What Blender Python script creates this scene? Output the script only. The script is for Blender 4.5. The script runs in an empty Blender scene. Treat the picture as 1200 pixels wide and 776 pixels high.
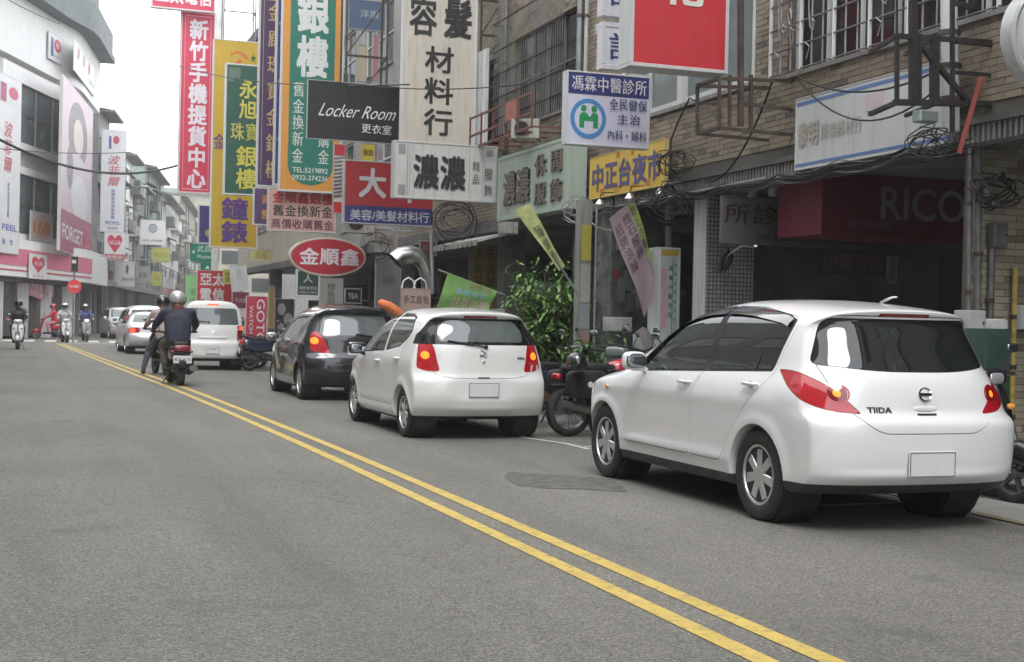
import bpy, bmesh, math, random
import numpy as np
from mathutils import Vector, Matrix
random.seed(7); RNG = np.random.default_rng(7)
SC = bpy.context.scene
COL = SC.collection
PI = math.pi
# ---------------------------------------------------------------- camera
F_PX, HOR, ROLL, CAM_H, YAW = 1600.0, 377.5, math.radians(1.25), 1.32, math.radians(19.7)
_p = math.atan((HOR - 388) / F_PX)
C_FW = np.array([math.sin(YAW)*math.cos(_p), math.cos(YAW)*math.cos(_p), math.sin(_p)])
_r = np.array([math.cos(YAW), -math.sin(YAW), 0.0]); _u = np.cross(_r, C_FW)
C_R = math.cos(ROLL)*_r + math.sin(ROLL)*_u
C_U = -math.sin(ROLL)*_r + math.cos(ROLL)*_u
C_POS = np.array([0, 0, CAM_H])
cd = bpy.data.cameras.new('camera'); cam = bpy.data.objects.new('camera', cd); COL.objects.link(cam)
cd.sensor_width = 36; cd.lens = F_PX/1200*36; cd.clip_start = .05; cd.clip_end = 2000
cam.matrix_world = Matrix(((C_R[0], C_U[0], -C_FW[0], 0), (C_R[1], C_U[1], -C_FW[1], 0), (C_R[2], C_U[2], -C_FW[2], CAM_H), (0, 0, 0, 1)))
SC.camera = cam
# ---------------------------------------------------------------- overcast daylight
w = bpy.data.worlds.new('World'); SC.world = w; w.use_nodes = True
nt = w.node_tree; nt.nodes.clear()
sky = nt.nodes.new('ShaderNodeTexSky'); sky.sky_type = 'NISHITA'; sky.sun_disc = False
sky.sun_elevation = math.radians(58); sky.sun_rotation = math.radians(200)
cl = nt.nodes.new('ShaderNodeMixRGB'); cl.inputs[0].default_value = .86
tc = nt.nodes.new('ShaderNodeTexCoord'); nz = nt.nodes.new('ShaderNodeTexNoise'); nz.inputs['Scale'].default_value = 1.6; nz.inputs['Detail'].default_value = 4
rp = nt.nodes.new('ShaderNodeValToRGB'); rp.color_ramp.elements[0].position = .3; rp.color_ramp.elements[1].position = .7
rp.color_ramp.elements[0].color = (10.0, 10.4, 10.8, 1); rp.color_ramp.elements[1].color = (13.5, 13.7, 13.8, 1)
bg = nt.nodes.new('ShaderNodeBackground'); bg.inputs[1].default_value = .1; ow = nt.nodes.new('ShaderNodeOutputWorld')
L = nt.links.new
L(tc.outputs['Generated'], nz.inputs['Vector']); L(nz.outputs[0], rp.inputs[0]); L(sky.outputs[0], cl.inputs[1]); L(rp.outputs[0], cl.inputs[2])
L(cl.outputs[0], bg.inputs[0]); L(bg.outputs[0], ow.inputs[0])
sd = bpy.data.lights.new('sun', 'SUN'); sun = bpy.data.objects.new('sun', sd); COL.objects.link(sun)
sd.energy = .8; sd.angle = math.radians(25); sd.color = (1, .97, .93)
_e, _a = math.radians(58), math.radians(200)   # sun behind the camera, high, veiled
sun.rotation_euler = Vector((math.sin(_a)*math.cos(_e), math.cos(_a)*math.cos(_e), math.sin(_e))).to_track_quat('Z', 'Y').to_euler()
SC.view_settings.view_transform = 'Standard'; SC.view_settings.look = 'None'
SC.view_settings.exposure = 1.25; SC.view_settings.gamma = 1
SC.render.engine = 'CYCLES'
SC.cycles.max_bounces = 6; SC.cycles.diffuse_bounces = 3; SC.cycles.glossy_bounces = 3; SC.cycles.transmission_bounces = 4
# ================================================================ survey helpers: a line of sight meets a plane of the street
def _ray(px, py): return C_FW + C_R*(px-600)/F_PX + C_U*(388-py)/F_PX
def at_y(px, py, Y): d = _ray(px, py); return C_POS + d*(Y/d[1])
def at_x(px, py, X): d = _ray(px, py); return C_POS + d*(X/d[0])
def at_z(px, py, z=0.0): d = _ray(px, py); return C_POS + d*((z-CAM_H)/d[2])

# ================================================================ tagging
def tag(o, label=None, cat=None, group=None, kind=None):
    if label: o['label'] = label
    if cat: o['category'] = cat
    if group: o['group'] = group
    if kind: o['kind'] = kind
    return o
def empty(name, loc=(0, 0, 0), rz=0.0, label=None, cat=None, group=None, parent=None):
    o = bpy.data.objects.new(name, None); COL.objects.link(o); o.location = loc; o.rotation_euler = (0, 0, rz)
    o.empty_display_size = .1
    if parent: o.parent = parent
    return tag(o, label, cat, group)
def kids(o): return [c for c in bpy.data.objects if c.parent == o]
def copy_tree(o, loc=None, rz=None, label=None, parent=None, _k=None):
    if _k is None:
        _k = {}
        for c in bpy.data.objects:
            if c.parent: _k.setdefault(c.parent.name, []).append(c)
    c = o.copy(); COL.objects.link(c); c.parent = parent
    if loc is not None: c.location = loc
    if rz is not None: c.rotation_euler = (0, 0, rz)
    if label: c['label'] = label
    for ch in _k.get(o.name, []): copy_tree(ch, parent=c, _k=_k)
    return c

# ================================================================ materials
MATS = {}
def mat(name, rgb, rough=.6, metal=0.0, var=.12, scale=3.0, bump=0.0, bscale=60.0, streak=0.0, scol=(.05, .045, .04), coat=0.0, ior=1.5, emit=0.0, fine=0.0, stretch=None):
    if name in MATS: return MATS[name]
    m = bpy.data.materials.new(name); m.use_nodes = True; n = m.node_tree; N = n.nodes; l = n.links.new
    b = N['Principled BSDF']; b.inputs['Roughness'].default_value = rough; b.inputs['Metallic'].default_value = metal
    b.inputs['IOR'].default_value = ior
    if coat: b.inputs['Coat Weight'].default_value = coat; b.inputs['Coat Roughness'].default_value = .04
    tc = N.new('ShaderNodeTexCoord'); co = tc.outputs['Object']
    if stretch:
        mp = N.new('ShaderNodeMapping'); mp.inputs['Scale'].default_value = stretch; l(co, mp.inputs[0]); cs = mp.outputs[0]
    else: cs = co
    def noise(sc, v=None, det=5):
        t = N.new('ShaderNodeTexNoise'); t.inputs['Scale'].default_value = sc; t.inputs['Detail'].default_value = det; l(v or cs, t.inputs['Vector']); return t.outputs[0]
    def mix(fac, a, c_, f=1.0, mode='MIX'):
        x = N.new('ShaderNodeMixRGB'); x.blend_type = mode
        if isinstance(fac, float): x.inputs[0].default_value = fac
        else: l(fac, x.inputs[0])
        for k, v in ((1, a), (2, c_)):
            if isinstance(v, tuple): x.inputs[k].default_value = (*v, 1)
            else: l(v, x.inputs[k])
        return x.outputs[0]
    def ramp(v, p0, p1, c0=0.0, c1=1.0):
        r = N.new('ShaderNodeMapRange'); r.inputs[1].default_value = p0; r.inputs[2].default_value = p1; r.inputs[3].default_value = c0; r.inputs[4].default_value = c1; l(v, r.inputs[0]); return r.outputs[0]
    col = tuple(rgb)
    if var:
        lo = tuple(c*(1-var) for c in rgb); hi = tuple(min(1, c*(1+var)) for c in rgb)
        col = mix(ramp(noise(scale), .3, .7), lo, hi)
    if fine: col = mix(ramp(noise(180, co, 2), .35, .65), col, mix(1.0, col, (1-fine,)*3, mode='MULTIPLY'))
    if streak:
        mp2 = N.new('ShaderNodeMapping'); mp2.inputs['Scale'].default_value = (6, 6, .7); l(co, mp2.inputs[0])
        f = ramp(noise(2.2, mp2.outputs[0], 7), .5, .75, 0, streak)
        col = mix(f, col, scol)
    if isinstance(col, tuple): b.inputs['Base Color'].default_value = (*col, 1)
    else: l(col, b.inputs['Base Color'])
    if rough < .8 and var and metal < .5 and not coat:
        l(ramp(noise(scale*4), .3, .7, max(.02, rough*.8), min(1, rough*1.25)), b.inputs['Roughness'])
    if bump:
        bp = N.new('ShaderNodeBump'); bp.inputs['Strength'].default_value = bump; bp.inputs['Distance'].default_value = .01
        l(noise(bscale, co, 3), bp.inputs['Height']); l(bp.outputs[0], b.inputs['Normal'])
    if emit: b.inputs['Emission Color'].default_value = (*rgb, 1); b.inputs['Emission Strength'].default_value = emit
    MATS[name] = m; return m

# ================================================================ mesh builder
class MB:
    def __init__(s): s.v = []; s.f = []; s.mi = []; s.cur = 0
    def add(s, vs, fs):
        k = len(s.v); s.v.extend([tuple(map(float, p)) for p in vs]); s.f.extend([tuple(i+k for i in f) for f in fs]); s.mi.extend([s.cur]*len(fs)); return s
    def box(s, x0, y0, z0, x1, y1, z1):
        x0, x1 = min(x0, x1), max(x0, x1); y0, y1 = min(y0, y1), max(y0, y1); z0, z1 = min(z0, z1), max(z0, z1)
        return s.add([(x, y, z) for z in (z0, z1) for y in (y0, y1) for x in (x0, x1)],
                     [(0, 2, 3, 1), (4, 5, 7, 6), (0, 1, 5, 4), (2, 6, 7, 3), (0, 4, 6, 2), (1, 3, 7, 5)])
    def obox(s, c, size, M):
        h = [q/2 for q in size]
        vs = [Vector(c)+M @ Vector((x*h[0], y*h[1], z*h[2])) for z in (-1, 1) for y in (-1, 1) for x in (-1, 1)]
        return s.add(vs, [(0, 2, 3, 1), (4, 5, 7, 6), (0, 1, 5, 4), (2, 6, 7, 3), (0, 4, 6, 2), (1, 3, 7, 5)])
    def bar(s, a, b, w, h=None, up=(0, 0, 1)):
        a, b = Vector(a), Vector(b); d = b-a; L_ = d.length; d.normalize(); u = Vector(up)
        if abs(d.dot(u)) > .98: u = Vector((1, 0, 0))
        sx = d.cross(u).normalized(); u = sx.cross(d)
        return s.obox((a+b)/2, (L_, w, h or w), Matrix((d, sx, u)).transposed())
    def tube(s, a, b, r, n=8, r2=None, caps=True):
        return s.pipe([a, b], [r, r if r2 is None else r2], n, caps)
    def pipe(s, pts, r, n=8, caps=True):
        pts = [Vector(p) for p in pts]; m = len(pts)
        if not isinstance(r, (list, tuple)): r = [r]*m
        vs = []; prev = None
        for i, p in enumerate(pts):
            d = (pts[min(i+1, m-1)]-pts[max(i-1, 0)]);
            if d.length < 1e-9: d = Vector((0, 0, 1))
            d.normalize()
            if prev is None: u = d.orthogonal().normalized()
            else:
                u = prev-d*prev.dot(d)
                u = u.normalized() if u.length > 1e-6 else d.orthogonal().normalized()
            prev = u; w_ = d.cross(u)
            for k in range(n): t = 2*PI*k/n; vs.append(p+(u*math.cos(t)+w_*math.sin(t))*r[i])
        fs = [(i*n+k, i*n+(k+1) % n, (i+1)*n+(k+1) % n, (i+1)*n+k) for i in range(m-1) for k in range(n)]
        if caps: fs += [tuple(range(n))[::-1], tuple(range((m-1)*n, m*n))]
        return s.add(vs, fs)
    def lathe(s, prof, n=24, M=None, close=False):
        """prof: (r, h) pairs turned about local z; M places it"""
        M = M or Matrix(); vs = []; m = len(prof)
        for r_, h in prof:
            for k in range(n): t = 2*PI*k/n; vs.append(M @ Vector((r_*math.cos(t), r_*math.sin(t), h)))
        R_ = m if close else m-1
        fs = [(i*n+k, i*n+(k+1) % n, ((i+1) % m)*n+(k+1) % n, ((i+1) % m)*n+k) for i in range(R_) for k in range(n)]
        if not close: fs += [tuple(range(n))[::-1], tuple(range((m-1)*n, m*n))]
        return s.add(vs, fs)
    def prism(s, poly, d0, d1, plane='xz'):
        """extrude a 2-D outline between depths d0 and d1 along the remaining axis"""
        ar = sum(poly[i][0]*poly[(i+1) % len(poly)][1]-poly[(i+1) % len(poly)][0]*poly[i][1] for i in range(len(poly)))
        if ar < 0: poly = poly[::-1]
        fn = {'xz': lambda a, b, d: (a, d, b), 'yz': lambda a, b, d: (d, a, b), 'xy': lambda a, b, d: (a, b, d)}[plane]
        if plane == 'xz': d0, d1 = max(d0, d1), min(d0, d1)
        else: d0, d1 = min(d0, d1), max(d0, d1)
        n = len(poly); vs = [fn(a, b, d0) for a, b in poly]+[fn(a, b, d1) for a, b in poly]
        return s.add(vs, [tuple(range(n))[::-1], tuple(range(n, 2*n))]+[(i, (i+1) % n, n+(i+1) % n, n+i) for i in range(n)])
    def quad(s, a, b, c, d): return s.add([a, b, c, d], [(0, 1, 2, 3)])
    def sphere(s, c, r, n=12, m=8, sc=(1, 1, 1)):
        pr = [(math.sin(PI*i/m)*r, -math.cos(PI*i/m)*r) for i in range(1, m)]
        M = Matrix.Translation(c) @ Matrix.Diagonal((*sc, 1))
        vs = [M @ Vector((0, 0, -r))]
        for q, h in pr: vs += [M @ Vector((q*math.cos(2*PI*k/n), q*math.sin(2*PI*k/n), h)) for k in range(n)]
        vs.append(M @ Vector((0, 0, r))); t = len(vs)-1; R_ = m-1
        fs = [(0, 1+(k+1) % n, 1+k) for k in range(n)]
        fs += [(1+i*n+k, 1+i*n+(k+1) % n, 1+(i+1)*n+(k+1) % n, 1+(i+1)*n+k) for i in range(R_-1) for k in range(n)]
        fs += [(t, 1+(R_-1)*n+k, 1+(R_-1)*n+(k+1) % n) for k in range(n)]
        return s.add(vs, fs)
    def mesh(s, name, off=(0, 0, 0)):
        me = bpy.data.meshes.new(name)
        o = Vector(off); me.from_pydata([Vector(p)-o for p in s.v] if o.length else s.v, [], s.f); me.update()
        if any(s.mi): me.polygons.foreach_set('material_index', s.mi)
        return me
    def build(s, name, mats, parent=None, world=False, smooth=None, bevel=0.0, label=None, cat=None, group=None, kind=None, loc=None, seg=1):
        off = (0, 0, 0)
        if world and parent:
            off = Vector(); p = parent
            while p: off += p.location; p = p.parent
        elif loc is not None and world: off = loc
        me = s.mesh(name, off)
        if not isinstance(mats, (list, tuple)): mats = [mats]
        for m in mats: me.materials.append(m)
        if bevel:
            bm = bmesh.new(); bm.from_mesh(me)
            es = [e for e in bm.edges if len(e.link_faces) == 2 and e.calc_face_angle(0) > .5]
            bmesh.ops.bevel(bm, geom=es, offset=bevel, segments=seg, affect='EDGES', profile=.6, clamp_overlap=True)
            bm.to_mesh(me); bm.free()
            if smooth is None: smooth = 40 if seg > 1 else None
        o = bpy.data.objects.new(name, me); COL.objects.link(o)
        if parent: o.parent = parent
        if loc is not None: o.location = loc
        if smooth: shade(me, smooth)
        return tag(o, label, cat, group, kind)
def shade(me, ang=40):
    me.polygons.foreach_set('use_smooth', [True]*len(me.polygons)); me.set_sharp_from_angle(angle=math.radians(ang)); me.update()
def link(name, me, parent=None, loc=None, m=None):
    o = bpy.data.objects.new(name, me); COL.objects.link(o); o.parent = parent
    if loc is not None: o.location = loc
    if m: me.materials.append(m)
    return o

# ================================================================ lettering
_gl = {}
def glyph(s, bold=0.0, ext=0.0):
    k = (s, bold, ext)
    if k not in _gl:
        cu = bpy.data.curves.new('lettering', 'FONT'); cu.body = s; cu.size = 1; cu.offset = bold; cu.extrude = ext
        cu.resolution_u = 2 if ord(s[0]) > 0x2000 else 3
        ob = bpy.data.objects.new('tmp', cu); me = bpy.data.meshes.new_from_object(ob)
        n = len(me.vertices); v = np.zeros(n*3); me.vertices.foreach_get('co', v); v = v.reshape(-1, 3)
        f = [tuple(p.vertices) for p in me.polygons]
        bpy.data.objects.remove(ob); bpy.data.curves.remove(cu); bpy.data.meshes.remove(me)
        _gl[k] = (v, f)
    return _gl[k]
def is_cjk(s): return all(ord(c) > 0x2000 for c in s)
def letter(mb, s, u0, v0, u1, v1, vert=False, bold=0.012, ext=0.0, depth=-.004, shear=0.0, fill=.92, cb=None):
    """write s into the box (u right, v up) of the xz plane facing -y; CJK char by char, latin as one run"""
    W, H = u1-u0, v1-v0
    if vert or is_cjk(s):
        n = len(s)
        for i, ch in enumerate(s):
            if ch == ' ': continue
            if vert: cx, cz, cw, chh = u0+W/2, v1-H*(i+.5)/n, W, H/n
            else: cx, cz, cw, chh = u0+W*(i+.5)/n, v0+H/2, W/n, H
            v, f = glyph(ch, 0.0, ext)
            if not len(v): continue
            lo, hi = v.min(0), v.max(0)
            if ord(ch) > 0x2000:
                c = np.array([(lo[0]+hi[0])/2, (lo[1]+hi[1])/2]); sx, sz = cw*fill/.95, chh*fill/.95
                r_ = sx/max(sz, 1e-6)
                if cb != 'free':
                    if r_ > 1.35: sx = sz*1.35
                    if r_ < .74: sz = sx/.74
                if ch in '一．・/丨': c = c
            else:
                c = (lo[:2]+hi[:2])/2; q = min(cw*fill/max(hi[0]-lo[0], .3), chh*fill/max(hi[1]-lo[1], .5)); sx = sz = q
            d_ = max(0.0, bold)*.9
            for q, (ox, oz) in enumerate(((-1, -1), (1, 1), (-1, 1), (1, -1)) if bold >= .02 else (((-1, 0), (1, 0)) if bold > .005 else ((0, 0),))):
                P = [(cx+(p[0]-c[0]+ox*d_)*sx+shear*(p[1]-c[1])*sz, depth-p[2]-q*.0006, cz+(p[1]-c[1]+oz*d_)*sz) for p in v]
                mb.add(P, f)
    else:
        v, f = glyph(s, min(bold, .012), ext); lo, hi = v.min(0), v.max(0)
        sx, sz = W/(hi[0]-lo[0]), H/(hi[1]-lo[1])
        P = [(u0+(p[0]-lo[0])*sx+shear*(p[1]-lo[1])*sz, depth-p[2], v0+(p[1]-lo[1])*sz) for p in v]
        mb.add(P, f)
    return mb
def pchip(pts, x):
    pts = sorted(pts); X = np.array([p[0] for p in pts], float); Y = np.array([p[1] for p in pts], float)
    h = np.diff(X); d = np.diff(Y)/h; m = np.zeros(len(X))
    for i in range(1, len(X)-1):
        if d[i-1]*d[i] > 0:
            w1, w2 = 2*h[i]+h[i-1], h[i]+2*h[i-1]; m[i] = (w1+w2)/(w1/d[i-1]+w2/d[i])
    m[0], m[-1] = d[0], d[-1]
    x = np.clip(x, X[0], X[-1]); k = np.clip(np.searchsorted(X, x)-1, 0, len(h)-1)
    t = (x-X[k])/h[k]; t2, t3 = t*t, t*t*t
    return (2*t3-3*t2+1)*Y[k]+(t3-2*t2+t)*h[k]*m[k]+(-2*t3+3*t2)*Y[k+1]+(t3-t2)*h[k]*m[k+1]
# ================================================================ flat things on a vertical plane of the street
def plane_hit(px, py, A, B):
    d = _ray(px, py); n = np.array([-(B[1]-A[1]), B[0]-A[0], 0.0]); t = ((A[0]-C_POS[0])*n[0]+(A[1]-C_POS[1])*n[1])/(d@n); return C_POS+d*t
def PY(Y): return ((0.0, Y), (1.0, Y))
def PX(X): return ((X, 100.0), (X, 0.0))
def frame_on(px0, py0, px1, py1, pl):
    """surveyed box on the vertical plane pl -> base point, heading, width, bottom, top"""
    A, B = pl; cy, cx = (py0+py1)/2, (px0+px1)/2
    l, r = plane_hit(px0, cy, A, B), plane_hit(px1, cy, A, B); t, b = plane_hit(cx, py0, A, B), plane_hit(cx, py1, A, B)
    W = math.hypot(r[0]-l[0], r[1]-l[1]); ang = math.atan2(r[1]-l[1], r[0]-l[0]); m = (l+r)/2
    return (m[0], m[1]), ang, W, b[2], t[2]
SM = {}
def smat(rgb, rough=.42, streak=.15):
    k = 'sign_'+'_'.join('%02d' % int(c*99) for c in rgb)+('s' if streak > .2 else '')
    return mat(k, rgb, rough, var=.05, scale=1.2, streak=streak, scol=tuple(c*.45+.03 for c in rgb))
def sign(name, label, box, pl, face, frame=(.55, .56, .55), depth=.22, texts=(), border=.035, cat='sign', group=None, brackets=None, outline=None, bands=(), tilt=0.0, streak=.24):
    """lightbox: cabinet, face panel, coloured bands and lettering. box in px, texts/bands in fractions (u right, v down)"""
    (cx, cy), ang, W, zb, zt = frame_on(*box, pl); H = zt-zb
    root = empty(name, (cx, cy, zb), ang, label, cat, group); h = W/2; depth = depth if depth in (.9, .32) else max(.062, depth*.65)
    if tilt: root.rotation_euler = (0, tilt, ang)
    c = MB()
    if outline == 'oval':
        n = 48; ov = lambda k_, e: [(math.cos(2*PI*i/n)*(h-e), H/2+math.sin(2*PI*i/n)*(H/2-e)) for i in range(n)]
        c.prism(ov(0, 0), .0, depth, 'xz'); c.build('cabinet', smat(frame), root)
        f = MB(); f.prism(ov(0, border), -.012, -.001, 'xz'); f.build('panel', smat(face), root)
    else:
        # open-fronted box: rim pieces and a back
        c.box(-h, 0, 0, h, depth, border); c.box(-h, 0, H-border, h, depth, H); c.box(-h, 0, border, -h+border, depth, H-border); c.box(h-border, 0, border, h, depth, H-border)
        c.box(-h+border, depth-.02, border, h-border, depth, H-border); c.build('cabinet', smat(frame, streak=.3), root, bevel=.004)
        f = MB(); f.box(-h+border, .008, border, h-border, .03, H-border); f.build('panel', smat(face, streak=streak), root)
        f = MB(); f.box(-h+border, depth+.001, border, h-border, depth+.004, H-border); f.build('back_panel', smat(face, streak=streak), root)
    Wi, Hi = 2*(h-border), H-2*border; fy = .008 if outline != 'oval' else -.012
    U = lambda u: -h+border+u*Wi; V = lambda v: H-border-v*Hi
    for k, bd in enumerate(bands):
        u0, v0, u1, v1, col = bd[:5]; m = MB()
        if len(bd) > 5 and bd[5] == 'oval': n = 32; m.prism([(U((u0+u1)/2)+math.cos(2*PI*i/n)*(u1-u0)/2*Wi, V((v0+v1)/2)+math.sin(2*PI*i/n)*(v1-v0)/2*Hi) for i in range(n)], fy-.003-.0012*k, fy-.0004, 'xz')
        elif len(bd) > 5: m.prism([(U(a), V(b_)) for a, b_ in bd[5]], fy-.003-.0012*k, fy-.0004, 'xz')
        else: m.box(U(u0), fy-.003-.0012*k, V(v1), U(u1), fy-.0004, V(v0))
        m.build('printed_band', smat(col, streak=streak), root)
    nb = len(bands)
    for t in texts:
        s, u0, v0, u1, v1, col = t[:6]; o = dict(t[6]) if len(t) > 6 else {}
        m = MB(); letter(m, s, U(u0), V(v1), U(u1), V(v0), o.get('vert', False), o.get('bold', .014), o.get('ext', .0), fy-.006-.0012*nb, o.get('shear', 0), o.get('fill', .92))
        m.build('lettering', smat(col), root)
    if brackets:
        b = MB()
        for (a_, z_) in brackets: b.bar((a_[0]*h, depth*.5, z_*H), (a_[1]*h+a_[2], depth*.5, z_*H), .04)
        b.build('bracket', WM['steel'], root)
    return root, W, H
# ================================================================ surface materials of the street
def brick_mat(name, rgb, mortar, sx, sz, axis='Y', rough=.8, off=.5, mw=.06, streak=.35):
    """small tiles too fine to build: size in metres, axis = horizontal direction of the wall"""
    m = mat(name, rgb, rough, var=.15, scale=1.5, streak=streak); N = m.node_tree.nodes; l = m.node_tree.links.new; b = N['Principled BSDF']
    src = b.inputs['Base Color'].links[0].from_socket
    tc = N.new('ShaderNodeTexCoord'); sp = N.new('ShaderNodeSeparateXYZ'); cb = N.new('ShaderNodeCombineXYZ'); l(tc.outputs['Object'], sp.inputs[0])
    l(sp.outputs[axis], cb.inputs[0]); l(sp.outputs['Z'], cb.inputs[1])
    bt = N.new('ShaderNodeTexBrick'); l(cb.outputs[0], bt.inputs[0]); bt.inputs['Scale'].default_value = 1; bt.offset = off
    bt.inputs['Brick Width'].default_value = sx; bt.inputs['Row Height'].default_value = sz; bt.inputs['Mortar Size'].default_value = min(sx, sz)*mw
    bt.inputs['Color1'].default_value = (1, 1, 1, 1); bt.inputs['Color2'].default_value = (.72, .72, .70, 1); bt.inputs['Mortar'].default_value = (*[q/max(p, .01) for q, p in zip(mortar, rgb)], 1)
    mx = N.new('ShaderNodeMixRGB'); mx.blend_type = 'MULTIPLY'; mx.inputs[0].default_value = 1; l(src, mx.inputs[1]); l(bt.outputs[0], mx.inputs[2]); l(mx.outputs[0], b.inputs['Base Color'])
    bp = N.new('ShaderNodeBump'); bp.inputs['Strength'].default_value = .4; bp.inputs['Distance'].default_value = .006; bp.invert = True; l(bt.outputs['Fac'], bp.inputs['Height']); l(bp.outputs[0], b.inputs['Normal'])
    return m
def asphalt():
    m = bpy.data.materials.new('asphalt'); m.use_nodes = True; N = m.node_tree.nodes; l = m.node_tree.links.new; b = N['Principled BSDF']
    tc = N.new('ShaderNodeTexCoord')
    def noise(s, det=6, v=None):
        n = N.new('ShaderNodeTexNoise'); n.inputs['Scale'].default_value = s; n.inputs['Detail'].default_value = det; l(v or tc.outputs['Object'], n.inputs[0]); return n.outputs[0]
    def rng(v, a, c, d=0.0, e=1.0):
        r = N.new('ShaderNodeMapRange'); r.inputs[1].default_value = a; r.inputs[2].default_value = c; r.inputs[3].default_value = d; r.inputs[4].default_value = e; l(v, r.inputs[0]); return r.outputs[0]
    def mix(f, a, c, mode='MIX'):
        x = N.new('ShaderNodeMixRGB'); x.blend_type = mode
        if isinstance(f, float): x.inputs[0].default_value = f
        else: l(f, x.inputs[0])
        for k, v in ((1, a), (2, c)):
            if isinstance(v, tuple): x.inputs[k].default_value = v
            else: l(v, x.inputs[k])
        return x.outputs[0]
    mp = N.new('ShaderNodeMapping'); mp.inputs['Scale'].default_value = (1, .12, 1); l(tc.outputs['Object'], mp.inputs[0])
    c = mix(rng(noise(.35), .35, .65), (.103, .099, .088, 1), (.128, .123, .110, 1))
    c = mix(rng(noise(1.6, 5, mp.outputs[0]), .50, .72, 0, .55), c, (.070, .067, .062, 1))            # tyre-polished lanes
    vo = N.new('ShaderNodeTexVoronoi'); vo.inputs['Scale'].default_value = 75; l(tc.outputs['Object'], vo.inputs['Vector'])
    bw = N.new('ShaderNodeSeparateXYZ'); l(vo.outputs['Color'], bw.inputs[0])
    gr = N.new('ShaderNodeCombineXYZ'); sc_ = rng(bw.outputs[0], 0, 1, .62, 1.42)
    for q_ in range(3): l(sc_, gr.inputs[q_])
    c = mix(1.0, c, gr.outputs[0], 'MULTIPLY')
    mp3 = N.new('ShaderNodeMapping'); mp3.inputs['Scale'].default_value = (1.1, .02, 1); l(tc.outputs['Object'], mp3.inputs[0])
    c = mix(rng(noise(1.0, 3, mp3.outputs[0]), .42, .62, 0, .28), c, (.065, .062, .056, 1))
    c = mix(rng(noise(90, 2), .45, .62), c, mix(1.0, c, (1.9, 1.86, 1.75, 1), 'MULTIPLY'))            # aggregate
    c = mix(rng(noise(170, 2), .55, .68), c, (.02, .02, .02, 1))
    c = mix(rng(noise(.9, 8), .62, .70, 0, .35), c, (.03, .03, .03, 1))                              # oil stains
    wv = N.new('ShaderNodeTexVoronoi'); wv.feature = 'DISTANCE_TO_EDGE'; wv.inputs['Scale'].default_value = .33
    ad = N.new('ShaderNodeVectorMath'); ad.operation = 'ADD'; nn = N.new('ShaderNodeTexNoise'); nn.inputs['Scale'].default_value = 1.4; nn.inputs['Detail'].default_value = 6; l(tc.outputs['Object'], nn.inputs[0])
    l(tc.outputs['Object'], ad.inputs[0]); l(nn.outputs['Color'], ad.inputs[1]); l(ad.outputs[0], wv.inputs['Vector'])
    c = mix(rng(wv.outputs['Distance'], 0, .004, .35, 0), c, (.03, .018, .017, 1))                   # hairline cracks
    l(c, b.inputs['Base Color']); b.inputs['Roughness'].default_value = .82
    bp = N.new('ShaderNodeBump'); bp.inputs['Strength'].default_value = .3; bp.inputs['Distance'].default_value = .004; l(noise(190, 2), bp.inputs['Height']); l(bp.outputs[0], b.inputs['Normal'])
    return m
def worn_paint(name, rgb, wear=.5):
    m = mat(name, rgb, .7, var=.12, scale=4); N = m.node_tree.nodes; l = m.node_tree.links.new; b = N['Principled BSDF']
    src = b.inputs['Base Color'].links[0].from_socket; tc = N.new('ShaderNodeTexCoord')
    n = N.new('ShaderNodeTexNoise'); n.inputs['Scale'].default_value = 14; n.inputs['Detail'].default_value = 9; n.inputs['Roughness'].default_value = .75; l(tc.outputs['Object'], n.inputs[0])
    r = N.new('ShaderNodeMapRange'); r.inputs[1].default_value = .50; r.inputs[2].default_value = .63; r.inputs[4].default_value = wear; l(n.outputs[0], r.inputs[0])
    x = N.new('ShaderNodeMixRGB'); l(r.outputs[0], x.inputs[0]); l(src, x.inputs[1]); x.inputs[2].default_value = (.10, .10, .09, 1); l(x.outputs[0], b.inputs['Base Color'])
    return m
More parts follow.
